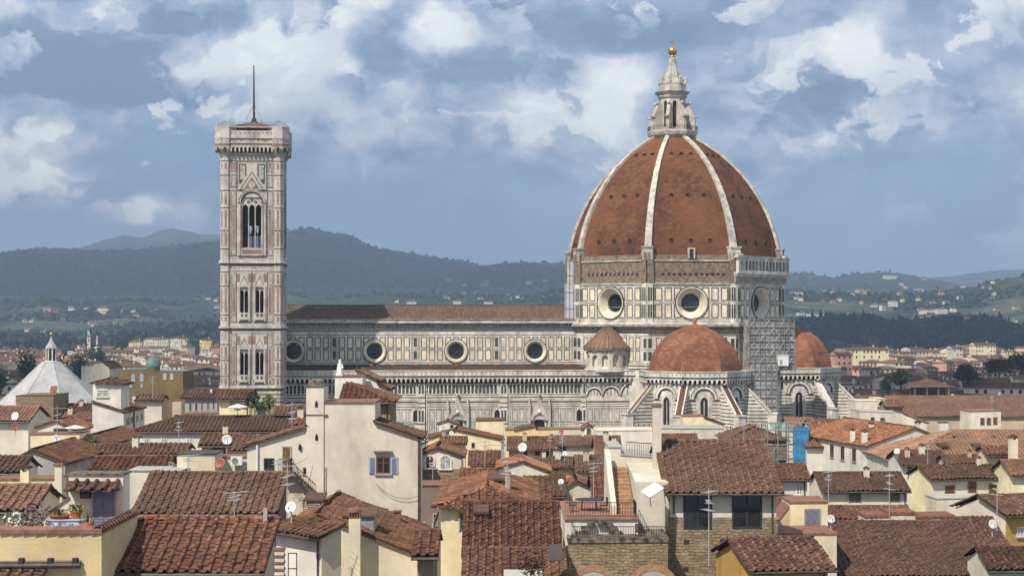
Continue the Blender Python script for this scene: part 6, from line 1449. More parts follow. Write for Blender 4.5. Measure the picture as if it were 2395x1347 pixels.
mb = MB(); pts = [(1346, 1252), (1362, 1240), (1374, 1228), (1390, 1219), (1418, 1219), (1428, 1229), (1440, 1240), (1452, 1251)]
for (a, b), (c, d) in zip(pts, pts[1:]): m = P((a + c) / 2, (b + d) / 2, 107.6); mb.obox(m + V3(-.24, -.2, -.13), (.48, 0, 0), (0, .35, 0), (0, 0, .26))
mb.build('stone_arch', M['stonestep'], r_)
railing(r_, [V3(xa, 107.9, zu + .06), V3(xb - .1, 107.9, zu + .06), V3(xb - .1, 110, zu + .06)], .95, .17)
ts = empty('patio_table', V3(P(1378, 0, 112).x, 112, zu + .06), 'dark iron table with chairs on the upper stone terrace', 'table'); q = V3(P(1378, 0, 112).x, 112, zu + .06); mb = MB(); mb.lathe([(.95, .7), (.95, .75), (.01, .75)], 16, q); mb.build('top', M['iron'], ts)
for s in ((-.5, -.4), (.5, -.4), (-.5, .4), (.5, .4)): mb = MB(); mb.tube([q + V3(s[0], s[1], 0), q + V3(s[0] * .9, s[1] * .9, .7)], .03, 5); mb.build('leg', M['iron'], ts)
def chair(label, c, rz):
    e = empty('garden_chair', c, label, 'chair', rz); B = lambda: MB(); c = Vector((0, 0, 0))
    m = B(); m.box(-.24, .24, -.24, .24, .42, .46); m.build('seat', M['iron'], e, world=False); m = B()
    for k in range(5): m.box(-.24 + k * .1, -.17 + k * .1, .2, .24, .46, .95)
    m.box(-.24, .24, .2, .24, .92, .97); m.build('backrest', M['iron'], e, world=False)
    for sx in (-.22, .22):
        for sy in (-.22, .22): m = B(); m.tube([(sx, sy, 0), (sx * .95, sy * .95, .43)], .02, 4); m.build('leg', M['iron'], e, world=False)
    return e
for i, (px, D_, rz, lb) in enumerate(((1340, 111, 1.5, 'iron chair at the outer end of the terrace table'), (1412, 111, -1.4, 'iron chair beside the stair end of the terrace table'), (1436, 113, -.4, 'dark chair standing alone near the brick stair'))): chair(lb, V3(P(px, 0, D_).x, D_, zu + .06), rz)
chair('slatted chair on the lower stone terrace', V3(P(1497, 0, 106.9).x, 106.9, zl + .06), 2.6)
sr = MB(); n_ = 12; sx0, sx1 = P(1441, 0, 110).x, P(1487, 0, 110).x; zt_ = zpx(1094, 117.6)
for k in range(n_): sr.box(sx0 + .05, sx1 - .05, 110 + k * .63, 118, zu + .05 + (zt_ - zu) * k / n_, zu + .05 + (zt_ - zu) * (k + 1) / n_)
sr.build('brick_stair', M['brick'], r_)
mb = MB(); mb.prism([(sx0 - .35, 109.6, zu), (sx0 - .35, 118, zu), (sx0 - .35, 118, zt_ + 1.3), (sx0 - .35, 116.5, zt_ + 1.1), (sx0 - .35, 109.6, zu + .6)], (.35, 0, 0)); mb.prism([(sx1, 110.5, zl), (sx1, 119, zl), (sx1, 119, zt_ + .3), (sx1, 112.5, zt_ - .1), (sx1, 110.5, zt_ - .3)], (2.2, 0, 0)); mb.build('stair_wall', M['bone'], r_)
hP('white upper roof terrace with iron railing behind the brick stair', [(1424, 1046), (1452, 1046), (1452.5, 1064), (1540, 1070)], 118.6, 5, 'bone', coping='grey', chim=[(1537, 950, 1045, 20, 115.5, 'bone', 'slab')])
e_ = empty('roof_railing', P(1490, 1068, 118.8), 'dark iron railing around the upper white roof terrace', 'railing'); railing(e_, [P(1466, 1066, 119), P(1490, 1068, 118.8), P(1526, 1070, 118.8)], 1.0, .15)
r_, f_ = hF('loggia house with two huge dark windows, white upper wall and rubble stone base', 1568, 1815, 1146, 1034, 110, 'bone', 'tile_b', ov=.45, oe=.7, wins=[(1598, 1150, 1665, 1237, 'T'), (1712, 1150, 1782, 1235, 'T')])
mb = MB(); zz = [f_.z(1568, y) for y in (1209, 1238)]; us = [f_.t(x) for x in (1562, 1596, 1667, 1710, 1784, 1819)]
mb.obox(f_.O + f_.e * us[0] - f_.w * .05, f_.e * (us[5] - us[0]), f_.w * .06, Zv * zz[1])
for a, b in ((0, 1), (2, 3), (4, 5)): mb.obox(f_.O + f_.e * us[a] - f_.w * .05 + Zv * zz[1], f_.e * (us[b] - us[a]), f_.w * .06, Zv * (zz[0] - zz[1]))
mb.build('stone_base', M['stone'], r_)
for px, py in ((1605, 1267), (1690, 1265), (1774, 1261), (1603, 1331)): mb = MB(); mb.obox(f_.p(px - 6, py + 5, .06), f_.e * .36, f_.w * .02, Zv * .3); mb.build('putlog_hole', M['md'], r_)
mb = MB(); mb.tube([f_.p(1576, 1155, .1), f_.p(1576, 1200, .1)], .06, 6); mb.build('downpipe', M['gutter'], r_)
aw = empty('awning_panel', P(1522, 1158, 108.5), 'tilted pale glass panel leaning out beside the loggia house', 'awning'); mb = MB(); a, b, c, d = P(1499, 1150, 108), P(1520, 1164, 107.4), P(1553, 1142, 108.6), P(1531, 1129, 109.4); mb.prism([a, b, c, d], (0, .03, .05)); mb.build('panel', M['plastic'], aw); mb = MB(); mb.tube([b, b + V3(.1, .3, -.6)], .03, 4); mb.tube([c, c + V3(.1, .2, -1)], .03, 4); mb.tube([a, b, c, d, a], .03, 4); mb.build('strut', M['metal'], aw)
hF('ochre house with a small tiled roof and loose tiles in front of the loggia house', 1762, 1936, 1331, 0, 98, 'ochre', 'tile_b', rot=10, run=3.7, p=.5, ov=.4)
r_, f_ = hP('cream roof exit house with a slate blue door', [(1848, 1176), (1936, 1175)], 126, 4, 'pale', coping='coping', wins=[(1883, 1191, 1917, 1247, 'L')])
hP('', [(1800, 1246), (1848, 1182)], 126.4, 3.4, 'tan', root=r_, coping='coping')
hP('cream parapet block in front of the slate blue door', [(1820, 1250), (1957, 1249)], 121, 4.5, 'cream', coping='coping')
hF('small white house with one pale window beside the loggia roof', 1820, 1888, 1118, 1088, 150, 'white', 'tile_a', wins=[(1862, 1131, 1877, 1157, 'w')])
hF('dark roof strip below the small white house', 1812, 1862, 1206, 1163, 133, 'tan', 'tile_a')
# ------------------------------------------------------------------ right part of the near town
hF('long low house with a very large dark brown roof', 1950, 2298, 1344, 1222, 128, 'dim', 'tile_c', p=.40, back=False)
hF('house with a lighter brown roof joined to the very large dark one', 2262, 2372, 1306, 1213, 131, 'dim', 'tile_b', p=.40, back=False)
hF('stone corner house at the edge below the lighter brown roof', 2318, 2440, 1330, 1283, 122, 'bone', 'tile_b')
hF('low red brown roof behind the cream roof exit house', 1950, 2128, 1211, 1186, 150, 'tan', 'tile_a')
hP('white parapet with red brick coping and triangular tile vents', [(2024, 1210), (2080, 1209), (2080.3, 1203), (2142, 1203), (2142.3, 1212), (2232, 1210)], 143, 3, 'bone', coping='verge', cop=.22)
hF('white house with two olive shutters under a dark brown roof', 1926, 2122, 1146, 1107, 162, 'warm', 'tile_c', wins=[(1986, 1149, 2013, 1174, 'G'), (2082, 1147, 2104, 1173, 'G')])
r_, f_ = hF('cream house with three brown shutters and a long balcony', 2178, 2362, 1119, 0, 172, ('warm', 'pale'), 'tile_c', rot=9, run=2.9, wins=[(2210, 1135, 2232, 1161, 'R'), (2264, 1126, 2283, 1160, 'R'), (2313, 1132, 2330, 1157, 'R')])
hP('bone white terrace wall under the three brown shutters', [(2190, 1167), (2322, 1163)], 165, 3.5, 'bone', rot=3, coping='grey')
hF('ochre house with a bare plastered gable and one shuttered window', 2352, 2470, 1203, 0, 138, ('ochre', 'bone'), 'tile_b', rot=22, run=3.3, wins=[(2378, 1231, 2394, 1255, 'w')])
r_, f_ = hP('big white house with a wide orange roof and three tall windows on its flank', [(2030, 1043), (2140, 1001), (2252, 1046)], 216, 22, 'white', 'tile_d', rot=13, lwins=[(1942, 1040, 1950, 1068, 'g'), (1967, 1044, 1975, 1074, 'g'), (1994, 1048, 2002, 1078, 'g')], chim=[(1995, 1009, 1026, 10, 221, 'white', 'tile'), (2023, 1012, 1032, 13, 218, 'white', 'tile'), (2039, 994, 1012, 11, 226, 'white', 'tile')])
r_, f_ = hF('long house with a broad pinkish orange roof, skylights and two white chimneys', 2096, 2470, 1080, 1008, 200, 'bone', 'tile_e', hip='L', chim=[(2232, 1027, 1044, 10, 207, 'white', 'tile'), (2325, 1026, 1044, 10, 207, 'white', 'tile'), (2148, 992, 1005, 12, 226, 'white', 'tile'), (2208, 988, 1002, 20, 226, 'white', 'slab')])
dormer(r_, 2200, 1044, 2218, 1056, 203, 'pane', 2.0, 'white'); dormer(r_, 2281, 1044, 2299, 1056, 203, 'pane', 2.0, 'white')
hF('small white house with green shutters under a mossy roof', 2111, 2214, 1086, 1056, 186, 'white', 'tile_b', wins=[(2124, 1089, 2144, 1117, 'N')])
hF('low brown roofed wing beside the mossy roof', 2216, 2290, 1083, 1066, 182, 'tan', 'tile_b')
hF('pale yellow house with a loggia at the edge of the pinkish roof', 2310, 2372, 1062, 1045, 176, 'pale', 'tile_a', wins=[(2342, 1064, 2350, 1078, 'd'), (2354, 1064, 2362, 1078, 'd')], chim=[(2372, 1028, 1075, 18, 172, 'cream', 'tile')])
hF('orange roof over cream walls behind the three brown shutters', 2366, 2460, 1107, 1078, 168, 'pale', 'tile_a')
hF('very long basilica-like hall with a plain red brown roof', 2098, 2520, 973, 927, 325, 'tan', 'tile_b', name='hall', p=.38)  # red brown tiles, picked darker to put the roof's shade into the colour
hP('warm white roof pavilion with three brown windows before the long hall', [(2270, 963), (2341, 961)], 296, 7, 'warm', wins=[(2293, 977, 2302, 994, 'R'), (2308, 977, 2317, 994, 'R'), (2323, 976, 2332, 993, 'R')])
hP('stepped white house with a flat top beside the far apse', [(2003, 938), (2052, 938), (2052.4, 933), (2072, 933)], 330, 8, 'warm', coping='bone', wins=[(2052, 950, 2058, 957, 'd'), (2064, 948, 2070, 957, 'd')])
hP('long low white gallery house with arches beside the far apse', [(2010, 962), (2112, 966)], 312, 8, 'bone', coping='grey', wins=[(2036, 975, 2046, 984, 'd'), (2058, 976, 2070, 985, 'd')])
hP('sloping white house wall before the long hall', [(2112, 966), (2168, 988)], 300, 8, 'warm', 'tile_e')
hF('dark loggia house with a red roof beside the long hall', 2072, 2110, 951, 939, 322, 'dim', 'tile_a')
# hipped roof under scaffolding with blue net
r_, f_ = hH('house under repair with a wide hipped roof wrapped in scaffolding', 1704, 1838, 1030, 236, 12, 'dim', 'tile_b', pitch=22)
sc3 = scaffold('scaffolding', 'pale scaffolding with a blue net on the house under repair', V3(P(1790, 0, 233).x, 233, 0), (1, .05, 0), (.05, -1, 0), 5.8, 1.5, 0, zpx(1030, 233) + 1.5, 1.45, 2.0)
mb = MB(); a = P(1852, 1095, 232); b = P(1888, 1003, 232); mb.obox(V3(a.x, 231.2, a.z - 3), (b.x - a.x, 0, 0), (0, .06, 0), (0, 0, b.z - a.z + 3)); mb.obox(V3(b.x, 231.2, a.z - 3), (.06, 0, 0), (0, 9, 0), (0, 0, b.z - a.z + 3.2)); mb.build('net', M['bluenet'], sc3)
mb = MB(); a = P(1802, 1012, 238); b = P(1852, 993, 238); mb.prism([a + V3(0, 0, .6), V3(b.x, 236.5, a.z), V3(b.x, 236.5, b.z), V3(a.x, 239, b.z + .35)], (0, .04, 0)); mb.build('upper_net', M['greennet'], sc3)
# ochre palace with a green dome in the middle distance
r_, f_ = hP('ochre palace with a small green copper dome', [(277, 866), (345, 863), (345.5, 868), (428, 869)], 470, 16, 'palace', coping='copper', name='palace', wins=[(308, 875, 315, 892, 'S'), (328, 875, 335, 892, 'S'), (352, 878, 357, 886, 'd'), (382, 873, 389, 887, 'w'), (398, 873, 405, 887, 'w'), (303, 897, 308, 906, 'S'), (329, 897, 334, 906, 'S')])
q = P(358, 868, 472); mb = MB(); mb.lathe([(1.95, 0), (1.95, 1.2), (2.05, 1.3)], 20, q); dr = mb.build('drum', M['palace'], r_); mb = MB(); mb.lathe([(2.05, 1.2), (2.1, 1.9), (1.8, 2.9), (1.2, 3.6), (.4, 4.0), (.01, 4.05)], 20, q); mb.build('dome', M['copper'], dr, smooth=True)
hP('pale industrial house with a low gable in the middle distance', [(190, 855), (238, 846), (256, 860)], 600, 18, 'bone', 'tile_c', wins=[(195, 854, 199, 858, 'd'), (205, 853, 209, 857, 'd'), (214, 852, 218, 856, 'd')])
# ------------------------------------------------------------------ dishes and aerials
for a in ((35, 973, 10, 198, 'dish', 'white dish on the edge below the stone tower'), (36, 998, 9, 194, 'dish_r', 'red dish below the white one by the stone tower'), (132, 1025, 9, 176, 'dish', 'white dish on the pale terrace wall'), (184, 940, 4, 256, 'dish_r', 'tiny red dish on the roof before the baptistery'), (531, 1028, 12, 150, 'dish', 'white dish over the dark green shutter'), (514, 1083, 14, 124, 'dish_r', 'big red dish beside the air conditioner'), (680, 1186, 14, 92, 'dish', 'large white dish before the louvred dormer'), (1112, 1117, 9, 132, 'dish', 'white dish on the brown roof behind the dormer'), (1197, 1110, 7.5, 120, 'dish', 'greyish dish behind the big grey chimney'), (1213, 1121, 8, 118, 'dish', 'white dish beside the greyish one near the grey chimney'), (1222, 1046, 11, 184, 'dish', 'large white dish standing above the white gable wall'), (1321, 1060, 6, 184, 'dish', 'small white dish on the bone house terrace'), (1313, 1010, 6, 258, 'dish_r', 'red dish on a pole at the foot of the nave'), (1290, 1019, 5, 236, 'dish_r', 'small red dish over the tan house roof'), (1056, 1013, 6, 234, 'dish', 'white dish on the little loggia'), (1038, 1014, 5.5, 234, 'zinc', 'dark grey dish on the little loggia'), (1312, 1126, 7, 144, 'dish', 'weathered dish near the low grey gable'), (2098, 1055, 7, 180, 'dish', 'white dish on the small house with green shutters'), (2322, 1225, 11, 128, 'dish', 'white dish on the lighter brown roof'), (1944, 1213, 10, 119, 'dish', 'pale dish half hidden by the cream roof exit house'), (1222, 1071, 9, 165, 'dish_r', 'red dish crowning the white gable wall')):
    dish(a[5], *a[:5], face=(.3, -1, .3) if a[0] % 3 == 0 else (-.35, -1, .35))
for a in ((683, 940, 1062, 124, 'tall aerial mast before the long tiled roof'), (548, 1148, 1212, 104, 'thin aerial on the low brown tiled house'), (672, 1082, 1240, 98, 'tallest aerial, rising from the red roofed white house'), (652, 1075, 1110, 116, 'short aerial by the barred window'), (1658, 1142, 1300, 103, 'tall aerial in front of the huge loggia window'), (1134, 1029, 1106, 168, 'thin aerial over the cream orange roofed house'), (1286, 1012, 1068, 200, 'aerial over the three dark openings'), (1315, 1020, 1062, 205, 'aerial on the bone coloured house'), (2080, 1106, 1224, 140, 'tall aerial beside the white brick coped parapet'), (1938, 1100, 1166, 150, 'aerial on the house with olive shutters'), (2332, 1126, 1222, 130, 'aerial rising from the lighter brown roof'), (440, 1062, 1110, 122, 'aerial in front of the plain cream block'), (134, 950, 1052, 172, 'aerial on the pale terrace wall by the stone tower'), (357, 880, 925, 258, 'distant aerial before the ochre palace'), (1186, 1075, 1180, 103, 'aerial tied to the big grey chimney'), (1388, 1080, 1150, 136, 'aerial beside the rusty roofed shed'), (1740, 985, 1030, 228, 'aerial over the wide hipped roof'), (2320, 925, 962, 292, 'thin aerial on the warm white pavilion'), (418, 985, 1050, 178, 'slim aerial against the long white house'), (2170, 1030, 1090, 180, 'aerial over the mossy roof'), (1012, 1080, 1130, 142, 'aerial over the gap beside the brick based house')):
    antenna(a[4], *a[:4])
parasol('closed white parasol by the small white house', P(744, 1350, 94), .4, 1.6, True)
# small things along the bottom edge
e = empty('stair_block', P(652, 1347, 91), 'narrow white steps with red tile treads beside the ochre house', 'steps'); mb = MB(); q = P(640, 1347, 91)
for k in range(6): mb.obox(V3(q.x, 90.6, q.z - .6 + k * .36), (.6, 0, 0), (0, .5, 0), (0, 0, .24), 0); mb.obox(V3(q.x - .03, 90.55, q.z - .36 + k * .36), (.66, 0, 0), (0, .55, 0), (0, 0, .12), 1)
mb.obox(V3(q.x + .02, 90.65, q.z - 14), (.56, 0, 0), (0, .45, 0), (0, 0, 13.4), 0); mb.build('step', [M['white'], M['coping']], e)
e = empty('iron_frame', P(684, 1347, 90), 'dark iron door frame standing before the small white house', 'frame'); a = P(673, 1350, 90); b = P(695, 1292, 90); mb = MB()
for x in (a.x, b.x - .05): mb.box(x, x + .05, 90, 90.05, a.z - .5, b.z)
for z in (b.z - .05, a.z + .45): mb.box(a.x, b.x, 90, 90.05, z, z + .05)
mb.build('bar', M['iron'], e)
e = empty('skylight', P(1298, 1320, 82), 'dark tilted skylight panel on the rough orange roof', 'skylight'); a = P(1285, 1318, 83.2); mb = MB(); mb.obox(a + V3(0, 0, .12), (.62, 0, .05), (0, .5, .75), (0, -.05, .03)); mb.build('panel', M['iron'], e)
e = empty('parapet', P(1222, 1347, 81), 'low white wall with a thin rail by the withered bush', 'wall'); a = P(1178, 1352, 81); b = P(1268, 1333, 81); mb = MB(); mb.box(a.x, b.x, 81, 81.3, a.z - 3, b.z); mb.build('wall', M['white'], e); railing(e, [V3(a.x, 81.1, b.z), V3(b.x, 81.1, b.z)], .3, .12)
e = empty('loose_bricks', P(330, 1216, 83.4), 'loose flat bricks lying on the ridge of the ochre house', 'bricks'); mb = MB(); rz = zpx(1218, 83)
for k, (px, dz, w) in enumerate(((300, .1, .7), (335, .16, .5), (368, .12, .6), (345, .24, .45), (318, .2, .35))): q = P(px, 0, 82.8); mb.obox(V3(q.x, 82.6, rz + dz), (w, .05, .02), (0, .3, 0), (0, 0, .07))
mb.build('brick', M['terra'], e)
def cable(label, pts, sag=.25):
    e = empty('cable', pts[0], label, 'cable'); a, b = Vector(pts[0]), Vector(pts[1]); mb = MB(); mb.tube([a.lerp(b, t) - Zv * (sag * 4 * t * (1 - t)) for t in np.linspace(0, 1, 12)], .018, 3); mb.build('wire', M['iron'], e)
cable('thin cable strung over the low brown tiled house', (P(515, 1143, 105), P(690, 1150, 105)))
cable('thin cable from the tall aerial to the cream tower house', (P(652, 1085, 116), P(720, 1070, 117.5)))
cable('slack cable hanging across the cream tower wall', (f_.p(0, 0) if False else P(880, 1132, 117.8), P(975, 1160, 117.8)), .5)
cable('thin cable over the yellow gable houses below the nave', (P(1134, 1040, 168), P(1286, 1030, 200)))
cable('slack cable above the olive shuttered house', (P(1938, 1112, 150), P(2080, 1118, 140)), .8)
# ------------------------------------------------------------------ far town and villas
FW = [M[k] for k in ('bone', 'pale', 'warm', 'tan', 'pink')]
FT = [M[k] for k in ('tile_a', 'tile_b', 'tile_c', 'tile_e')]
def far_mesh(L, dep, h, wi, ti, nw, hip, flat=False):
    mb = MB(); r = dep / 2; t = .32 * r; mb.box(-L / 2, L / 2, 0, dep, 0, h, 0)
    if flat: mb.box(-L / 2 - .2, L / 2 + .2, -.2, dep + .2, h, h + .35, 1)
    else:
        o = .5; k = r if hip else 0
        A = [(-L / 2 - o, -o, h - .1), (L / 2 + o, -o, h - .1), (L / 2 + o, dep + o, h - .1), (-L / 2 - o, dep + o, h - .1), (-L / 2 + k - (0 if hip else o), r, h + t), (L / 2 - k + (0 if hip else o), r, h + t)]
        mb.add(A, [(0, 1, 5, 4), (2, 3, 4, 5)], 1); mb.add(A, [(3, 0, 4)], 1 if hip else 0); mb.add(A, [(1, 2, 5)], 1 if hip else 0); mb.add(A, [(3, 2, 1, 0)], 0)
    for fl in range(max(1, int(h / 3.4))):
        z = h - 1.9 - fl * 3.3
        if z < 1: break
        for i in range(nw):
            if RNG.random() < .35: continue
            x = -L / 2 + L * (i + .5) / nw; mb.obox((x - .5, -.06, z - .3), (1.0, 0, 0), (0, .05, 0), (0, 0, 1.5), 2)
    mb.obox((L * .2, r + .5, h), (.8, 0, 0), (0, .8, 0), (0, 0, t + 1.1), 0)
    return mb
FARS = []
for wi in range(5):
    for k in range(3):
        L = (9, 14, 22)[k]; h = 15; mb = far_mesh(L, (8, 10, 12)[k], h, wi, k, int(L / 2.6), k == 1, wi == 2 and k == 0)
        o = mb.build('far_house', [FW[wi], FT[(wi + k) % 4], M['glass']]); FARS.append((o, wi, k))
CN = ('bone white', 'pale yellow', 'warm white', 'tan', 'pink')
SZ = ('narrow', 'hip roofed', 'long')
used = set(); nfar = 0
def far(px, D, h, k=None, wall=None, rz=None, label=None, group=None, sc=None):
    global nfar
    c = [q for q in FARS if (k is None or q[2] == k) and (wall is None or q[1] == wall)]; o, wi, kk = c[int(RNG.integers(len(c)))]
    if o.name in used: o = o.copy(); COL.objects.link(o)
    used.add(o.name)
    x = (px - CX) / FPX * D; z = float(elev(np.array([x]), np.array([D]))[0]) if D > 1850 else 0
    s = sc or RNG.uniform(.8, 1.25)
    o.location = (x, D, z - (15 - h)); o.rotation_euler = (0, 0, RNG.normal(0, .45) if rz is None else rz); o.scale = (s, s, 1)
    side = 'beyond the baptistery' if px < 900 else 'beyond the far apse'
    tag(o, label or '%s %s tiled house in the crowded town %s' % (SZ[kk], CN[wi], side), 'house', group or '%s %s houses %s' % (SZ[kk], CN[wi], side)); nfar += 1
    return o
rows = [(446 * 1.053 ** k, 15.5 - .0008 * 446 * 1.053 ** k, 1 if k < 4 else 3) for k in range(27)]
for D, h, w in rows:
    for a, b, f in ((-40, 535, 2), (1960, 2430, 1)):
        if not w & f: continue
        stp = 15 * FPX / D * (1.0 if D < 800 else 1.35 if D < 1200 else 1.9)
        px = a + RNG.random() * stp
        while px < b:
            hh = h + RNG.normal(0, 1.3)
            if not (D < 640 and 255 < px < 445) and not (D < 700 and 175 < px < 265) and not (D < 520 and 2120 < px < 2240): far(px, D + RNG.normal(0, 9), hh)
            px += stp * RNG.uniform(.75, 1.25)
print('FAR', nfar)
V = [(240, 728, 20, 12, 1), (106, 727, 20, 10, 4), (165, 722, 9, 8, 0), (200, 724, 8, 7, 3), (235, 728, 14, 8, 4), (243, 733, 9, 6, 1), (290, 729, 12, 8, 4), (312, 730, 8, 7, 0), (58, 752, 7, 6, 1), (73, 753, 7, 6, 1), (220, 757, 18, 6, 4), (487, 700, 10, 5, 1), (505, 704, 8, 6, 0), (507, 720, 8, 5, 0), (928, 707, 8, 6, 1), (962, 710, 18, 6, 0), (1070, 709, 14, 8, 1), (1142, 710, 16, 5, 0), (1084, 687, 8, 8, 0), (1146, 688, 14, 7, 4), (1132, 668, 14, 6, 3), (1238, 663, 10, 8, 0), (1209, 697, 10, 7, 1),
     (1875, 736, 14, 7, 0), (1895, 738, 12, 8, 0), (1925, 740, 34, 9, 0), (1948, 685, 8, 6, 0), (1928, 684, 7, 5, 0), (2017, 684, 18, 12, 3), (2045, 717, 12, 6, 1), (2068, 722, 12, 13, 0), (2090, 712, 16, 14, 0), (2110, 705, 8, 8, 1), (2150, 702, 9, 7, 1), (2158, 732, 14, 10, 1), (2178, 729, 14, 7, 0), (2205, 730, 20, 12, 0), (2230, 727, 12, 9, 1), (2055, 748, 28, 7, 0), (2145, 755, 26, 9, 1), (2262, 752, 20, 10, 4), (2296, 745, 12, 8, 3), (2150, 680, 16, 6, 0), (2190, 680, 12, 6, 4), (2084, 650, 22, 9, 0), (2108, 666, 10, 8, 4), (2103, 690, 9, 8, 3), (2380, 722, 14, 7, 1), (1898, 755, 26, 9, 4), (1890, 767, 12, 10, 0), (2253, 672, 8, 5, 0), (1862, 688, 26, 6, 1), (1862, 699, 10, 5, 1), (2370, 755, 18, 9, 0)]
for i in range(46):
    z = [(0, 508, 722, 785), (1000, 1310, 655, 713), (1860, 2390, 652, 742), (1860, 2390, 672, 735)][i % 4]
    V.append((int(RNG.uniform(z[0], z[1])), int(RNG.uniform(z[2], z[3])), int(RNG.uniform(6, 13)), int(RNG.uniform(5, 8)), int(RNG.integers(5))))
for i, (px, py, w, h, wi) in enumerate(V):
    D = ground_hit(px, py + h / 2); mb = far_mesh(w * D / FPX, w * D / FPX * .6, h * D / FPX * .75, wi, 0, max(2, int(w / 3)), True)
    e = P(px, py + h / 2, D); o = mb.build('villa', [(M['white'], M['pale'], M['canvas'], M['tan'], M['pink'])[wi], FT[i % 2], M['glass']]); o.location = (e.x, D, e.z + 1.5); o.scale = (1.25, 1.25, 1.35); o.rotation_euler.z = RNG.normal(0, .3)
    sd_ = 'on the long ridge before the mountain' if px < 530 else ('on the hill behind the nave' if px < 1400 else 'on the wooded slope beyond the far apse')
    tag(o, '%s villa %s' % (CN[wi], sd_), 'villa', '%s villas %s' % (CN[wi], sd_))
# special far buildings on the low rise beyond the plain
for (px, py, w, h, wi, lb) in ((365, 800, 58, 15, 0, 'long white villa with a red roof at the edge of the plain'), (417, 799, 40, 17, 0, 'white villa with a raised centre beside the long white villa'), (480, 801, 26, 14, 1, 'bright yellow villa beside the bell tower'), (316, 806, 30, 15, 1, 'cream villa below the long white villa'), (505, 822, 14, 22, 0, 'white house edge showing beside the bell tower')):
    D = 1890; mb = far_mesh(w * D / FPX, 12, h * D / FPX + 16, wi, 0, max(3, int(w / 5)), True); e = P(px, py + h / 2, D); o = mb.build('villa', [FW[wi] if wi != 1 else M['yellow'], FT[0], M['glass']]); o.location = (e.x, D, e.z - 16); tag(o, lb, 'villa')
for (px, y0, y1, w, lb) in ((208, 772, 812, 7, 'slender pale church tower before the wooded ridge'), (227, 784, 806, 4, 'short white church tower beside the slender one')):
    D = 1870; b = P(px, y1, D); t = P(px, y0, D); r = w / 2 * D / FPX; e = empty('church_tower', (b.x, D, 0), lb, 'church tower'); h = t.z - b.z
    mb = MB(); mb.box(b.x - r, b.x + r, D - r, D + r, 0, b.z + h * .55); mb.box(b.x - r * .75, b.x + r * .75, D - r * .75, D + r * .75, b.z + h * .55, b.z + h * .78)
    mb.box(b.x - r * 1.15, b.x + r * 1.15, D - r * 1.15, D + r * 1.15, b.z + h * .53, b.z + h * .57); mb.build('shaft', M['bone'], e); mb = MB(); mb.lathe([(r * .8, b.z + h * .78), (r * .5, b.z + h * .9), (.05, t.z)], 6, (b.x, D, 0)); mb.build('spire', M['bone'], e)
    mb = MB()
    for z in (.42, .66): mb.box(b.x - r * .4, b.x + r * .4, D - r * 1.05, D - r * .7, b.z + h * (z - .07), b.z + h * (z + .05))
    mb.build('belfry_window', M['glass'], e)
for (px, py, w, h, wi, D, k, lb) in ((2030, 838, 100, 40, 1, 1130, 2, 'long pale four storey block with a red roof beyond the far apse'), (1975, 845, 38, 30, 4, 980, 0, 'brick pink gabled house beside the four storey block'), (2240, 824, 24, 18, 0, 1300, 0, 'plain white end wall in the crowded far town'), (2305, 817, 50, 20, 1, 1350, 0, 'two tone mustard house on the far edge of the town')):
    L = w * D / FPX; mb = far_mesh(L, 12, 30, wi, 0, max(2, int(L / 2.4)), k == 2); t = P(px, py - h / 2, D); o = mb.build('apartment_block', [FW[wi], FT[0], M['glass']]); o.location = (t.x, D, t.z - 30); o.rotation_euler.z = .12; tag(o, lb, 'house')
# open timber loggia with a red roof among the far houses
q = P(2180, 920, 420); e = empty('loggia', (q.x, 420, 0), 'dark open roof loggia under a wide red roof beyond the far apse', 'loggia'); mb = MB(); zl_ = zpx(905, 420); mb.box(q.x - 4.4, q.x + 4.6, 420, 428, 0, zl_ - 2.4); mb.build('wall', M['tan'], e)
for x in (-4.2, -1.2, 1.6, 4.2): mb = MB(); mb.box(q.x + x - .2, q.x + x + .2, 420.1, 420.5, zl_ - 2.4, zl_); mb.build('pillar', M['cream'], e)
mb = MB(); mb.lathe([(8, zl_), (7.8, zl_ + .1), (.2, zl_ + 2)], 4, (q.x, 424, 0), 0, ph=R(45)); mb.build('roof', M['tile_b'], e); mb = MB(); mb.box(q.x - 4.3, q.x + 4.4, 424, 424.2, zl_ - 2.4, zl_); mb.build('back_wall', M['dim'], e)
# trees one can tell apart
def tree(label, px, py, D, r, h, n=1500, kind='leafd', name='tree', base=0):
    c = P(px, py, D); h *= 2.3; c = c - V3(0, 0, h * .3); e = empty(name, (c.x, D, base), label, 'tree'); rg = np.random.default_rng(abs(int(px)) + 5); mb = MB()
    mb.tube([(c.x, D, base), (c.x + .3, D, c.z - h * .3), (c.x, D, c.z)], [.5, .35, .15], 6)
    for k in range(5): a = k * 1.3; mb.tube([(c.x, D, c.z - h * .35), (c.x + math.cos(a) * r * .4, D + math.sin(a) * r * .4, c.z), (c.x + math.cos(a) * r * .7, D + math.sin(a) * r * .7, c.z + h * .15)], [.2, .12, .04], 4)
    mb.build('trunk', M['twig'], e); k = 16; cl = rg.normal(0, 1, (k, 3)); cl /= np.linalg.norm(cl, axis=1)[:, None]; cl *= rg.uniform(.35, .8, (k, 1)); v = rg.normal(0, .24, (n, 3)) + cl[rg.integers(k, size=n)]
    v = v * np.array([r, r, h / 2]) + np.array([c.x, D, c.z]); u = rg.normal(0, 1, (n, 3)); u /= np.linalg.norm(u, axis=1)[:, None]; w = np.cross(u, rg.normal(0, 1, (n, 3))); w /= np.linalg.norm(w, axis=1)[:, None]; s = rg.uniform(.5, 1.1, (n, 1)) * r * .13
    vs = np.stack([v - u * s, v + w * s * .6, v + u * s, v - w * s * .6], 1).reshape(-1, 3); mb = MB(); mb.add(vs, np.arange(n * 4).reshape(n, 4)); mb.build('crown', M[kind], e)
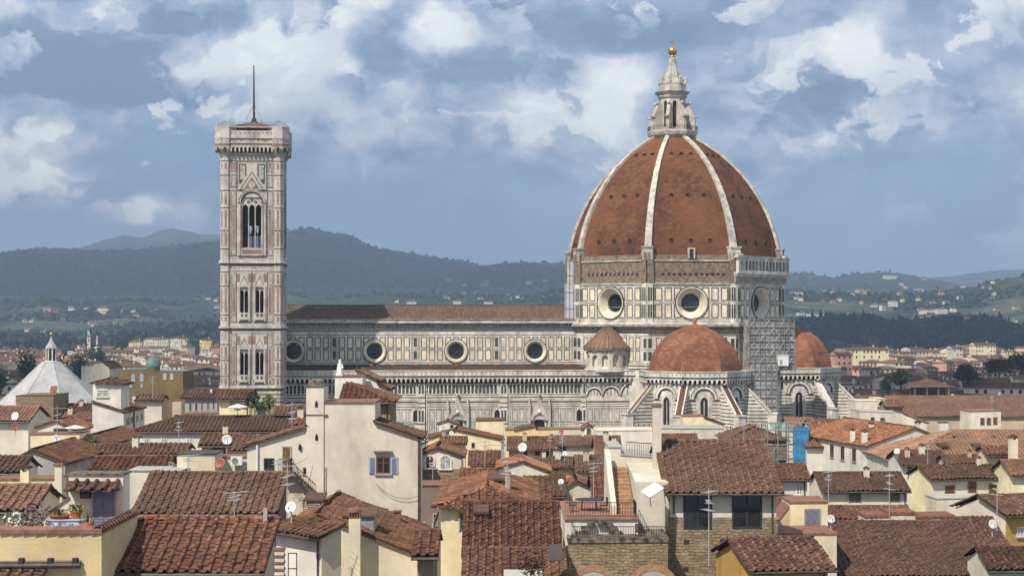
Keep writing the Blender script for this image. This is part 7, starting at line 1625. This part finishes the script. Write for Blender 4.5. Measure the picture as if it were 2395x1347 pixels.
for a in (('broad dark tree rising above far roofs near the baptistery lantern', 66, 838, 640, 4.5, 6.5), ('dark tree at the edge beyond the baptistery roof', -2, 852, 620, 4, 6), ('dark tree behind the baptistery lantern', 142, 843, 700, 4, 5), ('round tree among far roofs between the lantern and the palace', 182, 838, 760, 4.5, 6), ('wide tree before the slender church tower', 222, 815, 1300, 9, 9), ('tree left of the cream villa at the plain edge'.replace('left of', 'beside'), 278, 805, 1700, 9, 11), ('dark tree between the white and yellow villas', 452, 797, 1860, 10, 14), ('large dark tree beyond the long four storey block', 2335, 843, 760, 6, 3.4), ('dark tree at the far edge above the brown roofs', 2388, 838, 800, 7, 3.6), ('wide dark tree before the mustard house', 2262, 861, 640, 5, 2.6), ('bushy tree below the four storey block', 2105, 872, 560, 3.6, 2.6), ('small dark tree beside the crowded roofs near the far apse', 2075, 884, 520, 2.2, 2.2)): tree(*a)
e = tree('slim cypress group standing at the edge of the plain', 262, 800, 1750, 4, 16)
tx = P(719, 536, 7200); e = empty('radio_mast', tx, 'thin radio mast on the mountain top behind the bell tower', 'mast'); mb = MB(); mb.tube([tx - V3(0, 0, 12), tx + V3(0, 0, 30)], [1.1, .5], 5); mb.tube([tx + V3(-4, 0, 14), tx + V3(4, 0, 14)], .5, 4); mb.build('lattice', M['metal'], e)

# fair weather clouds high above the scene; their shadows lie on the far town and the hills
def cloud(x0, x1, y0, y1, alt):
    k = alt / math.tan(R(SUN_EL)); ox, oy = -math.sin(R(SUN_AZ)) * k, -math.cos(R(SUN_AZ)) * k
    lx_, ly_ = x1 - x0, y1 - y0; r = min(lx_, ly_) * .2; n = int(lx_ * ly_ / (r * r) * 1.3); mb = MB(); rg = np.random.default_rng(int(x1))
    cs = np.stack([rg.uniform(x0 + r * .5, x1 - r * .5, n) + ox, rg.uniform(y0 + r * .5, y1 - r * .5, n) + oy, rg.normal(alt, r * .15, n)], -1)
    blobs(mb, cs, r * rg.uniform(.5, 1.0, n), r * rg.uniform(.4, .7, n), ICO2, .12)
    tag(mb.build('cloud', M['canvas']), kind='stuff')
cloud(-330, 520, 590, 1000, 1500)
cloud(330, 1000, 1880, 2560, 1500)
cloud(-2300, 500, 4500, 7400, 1900)
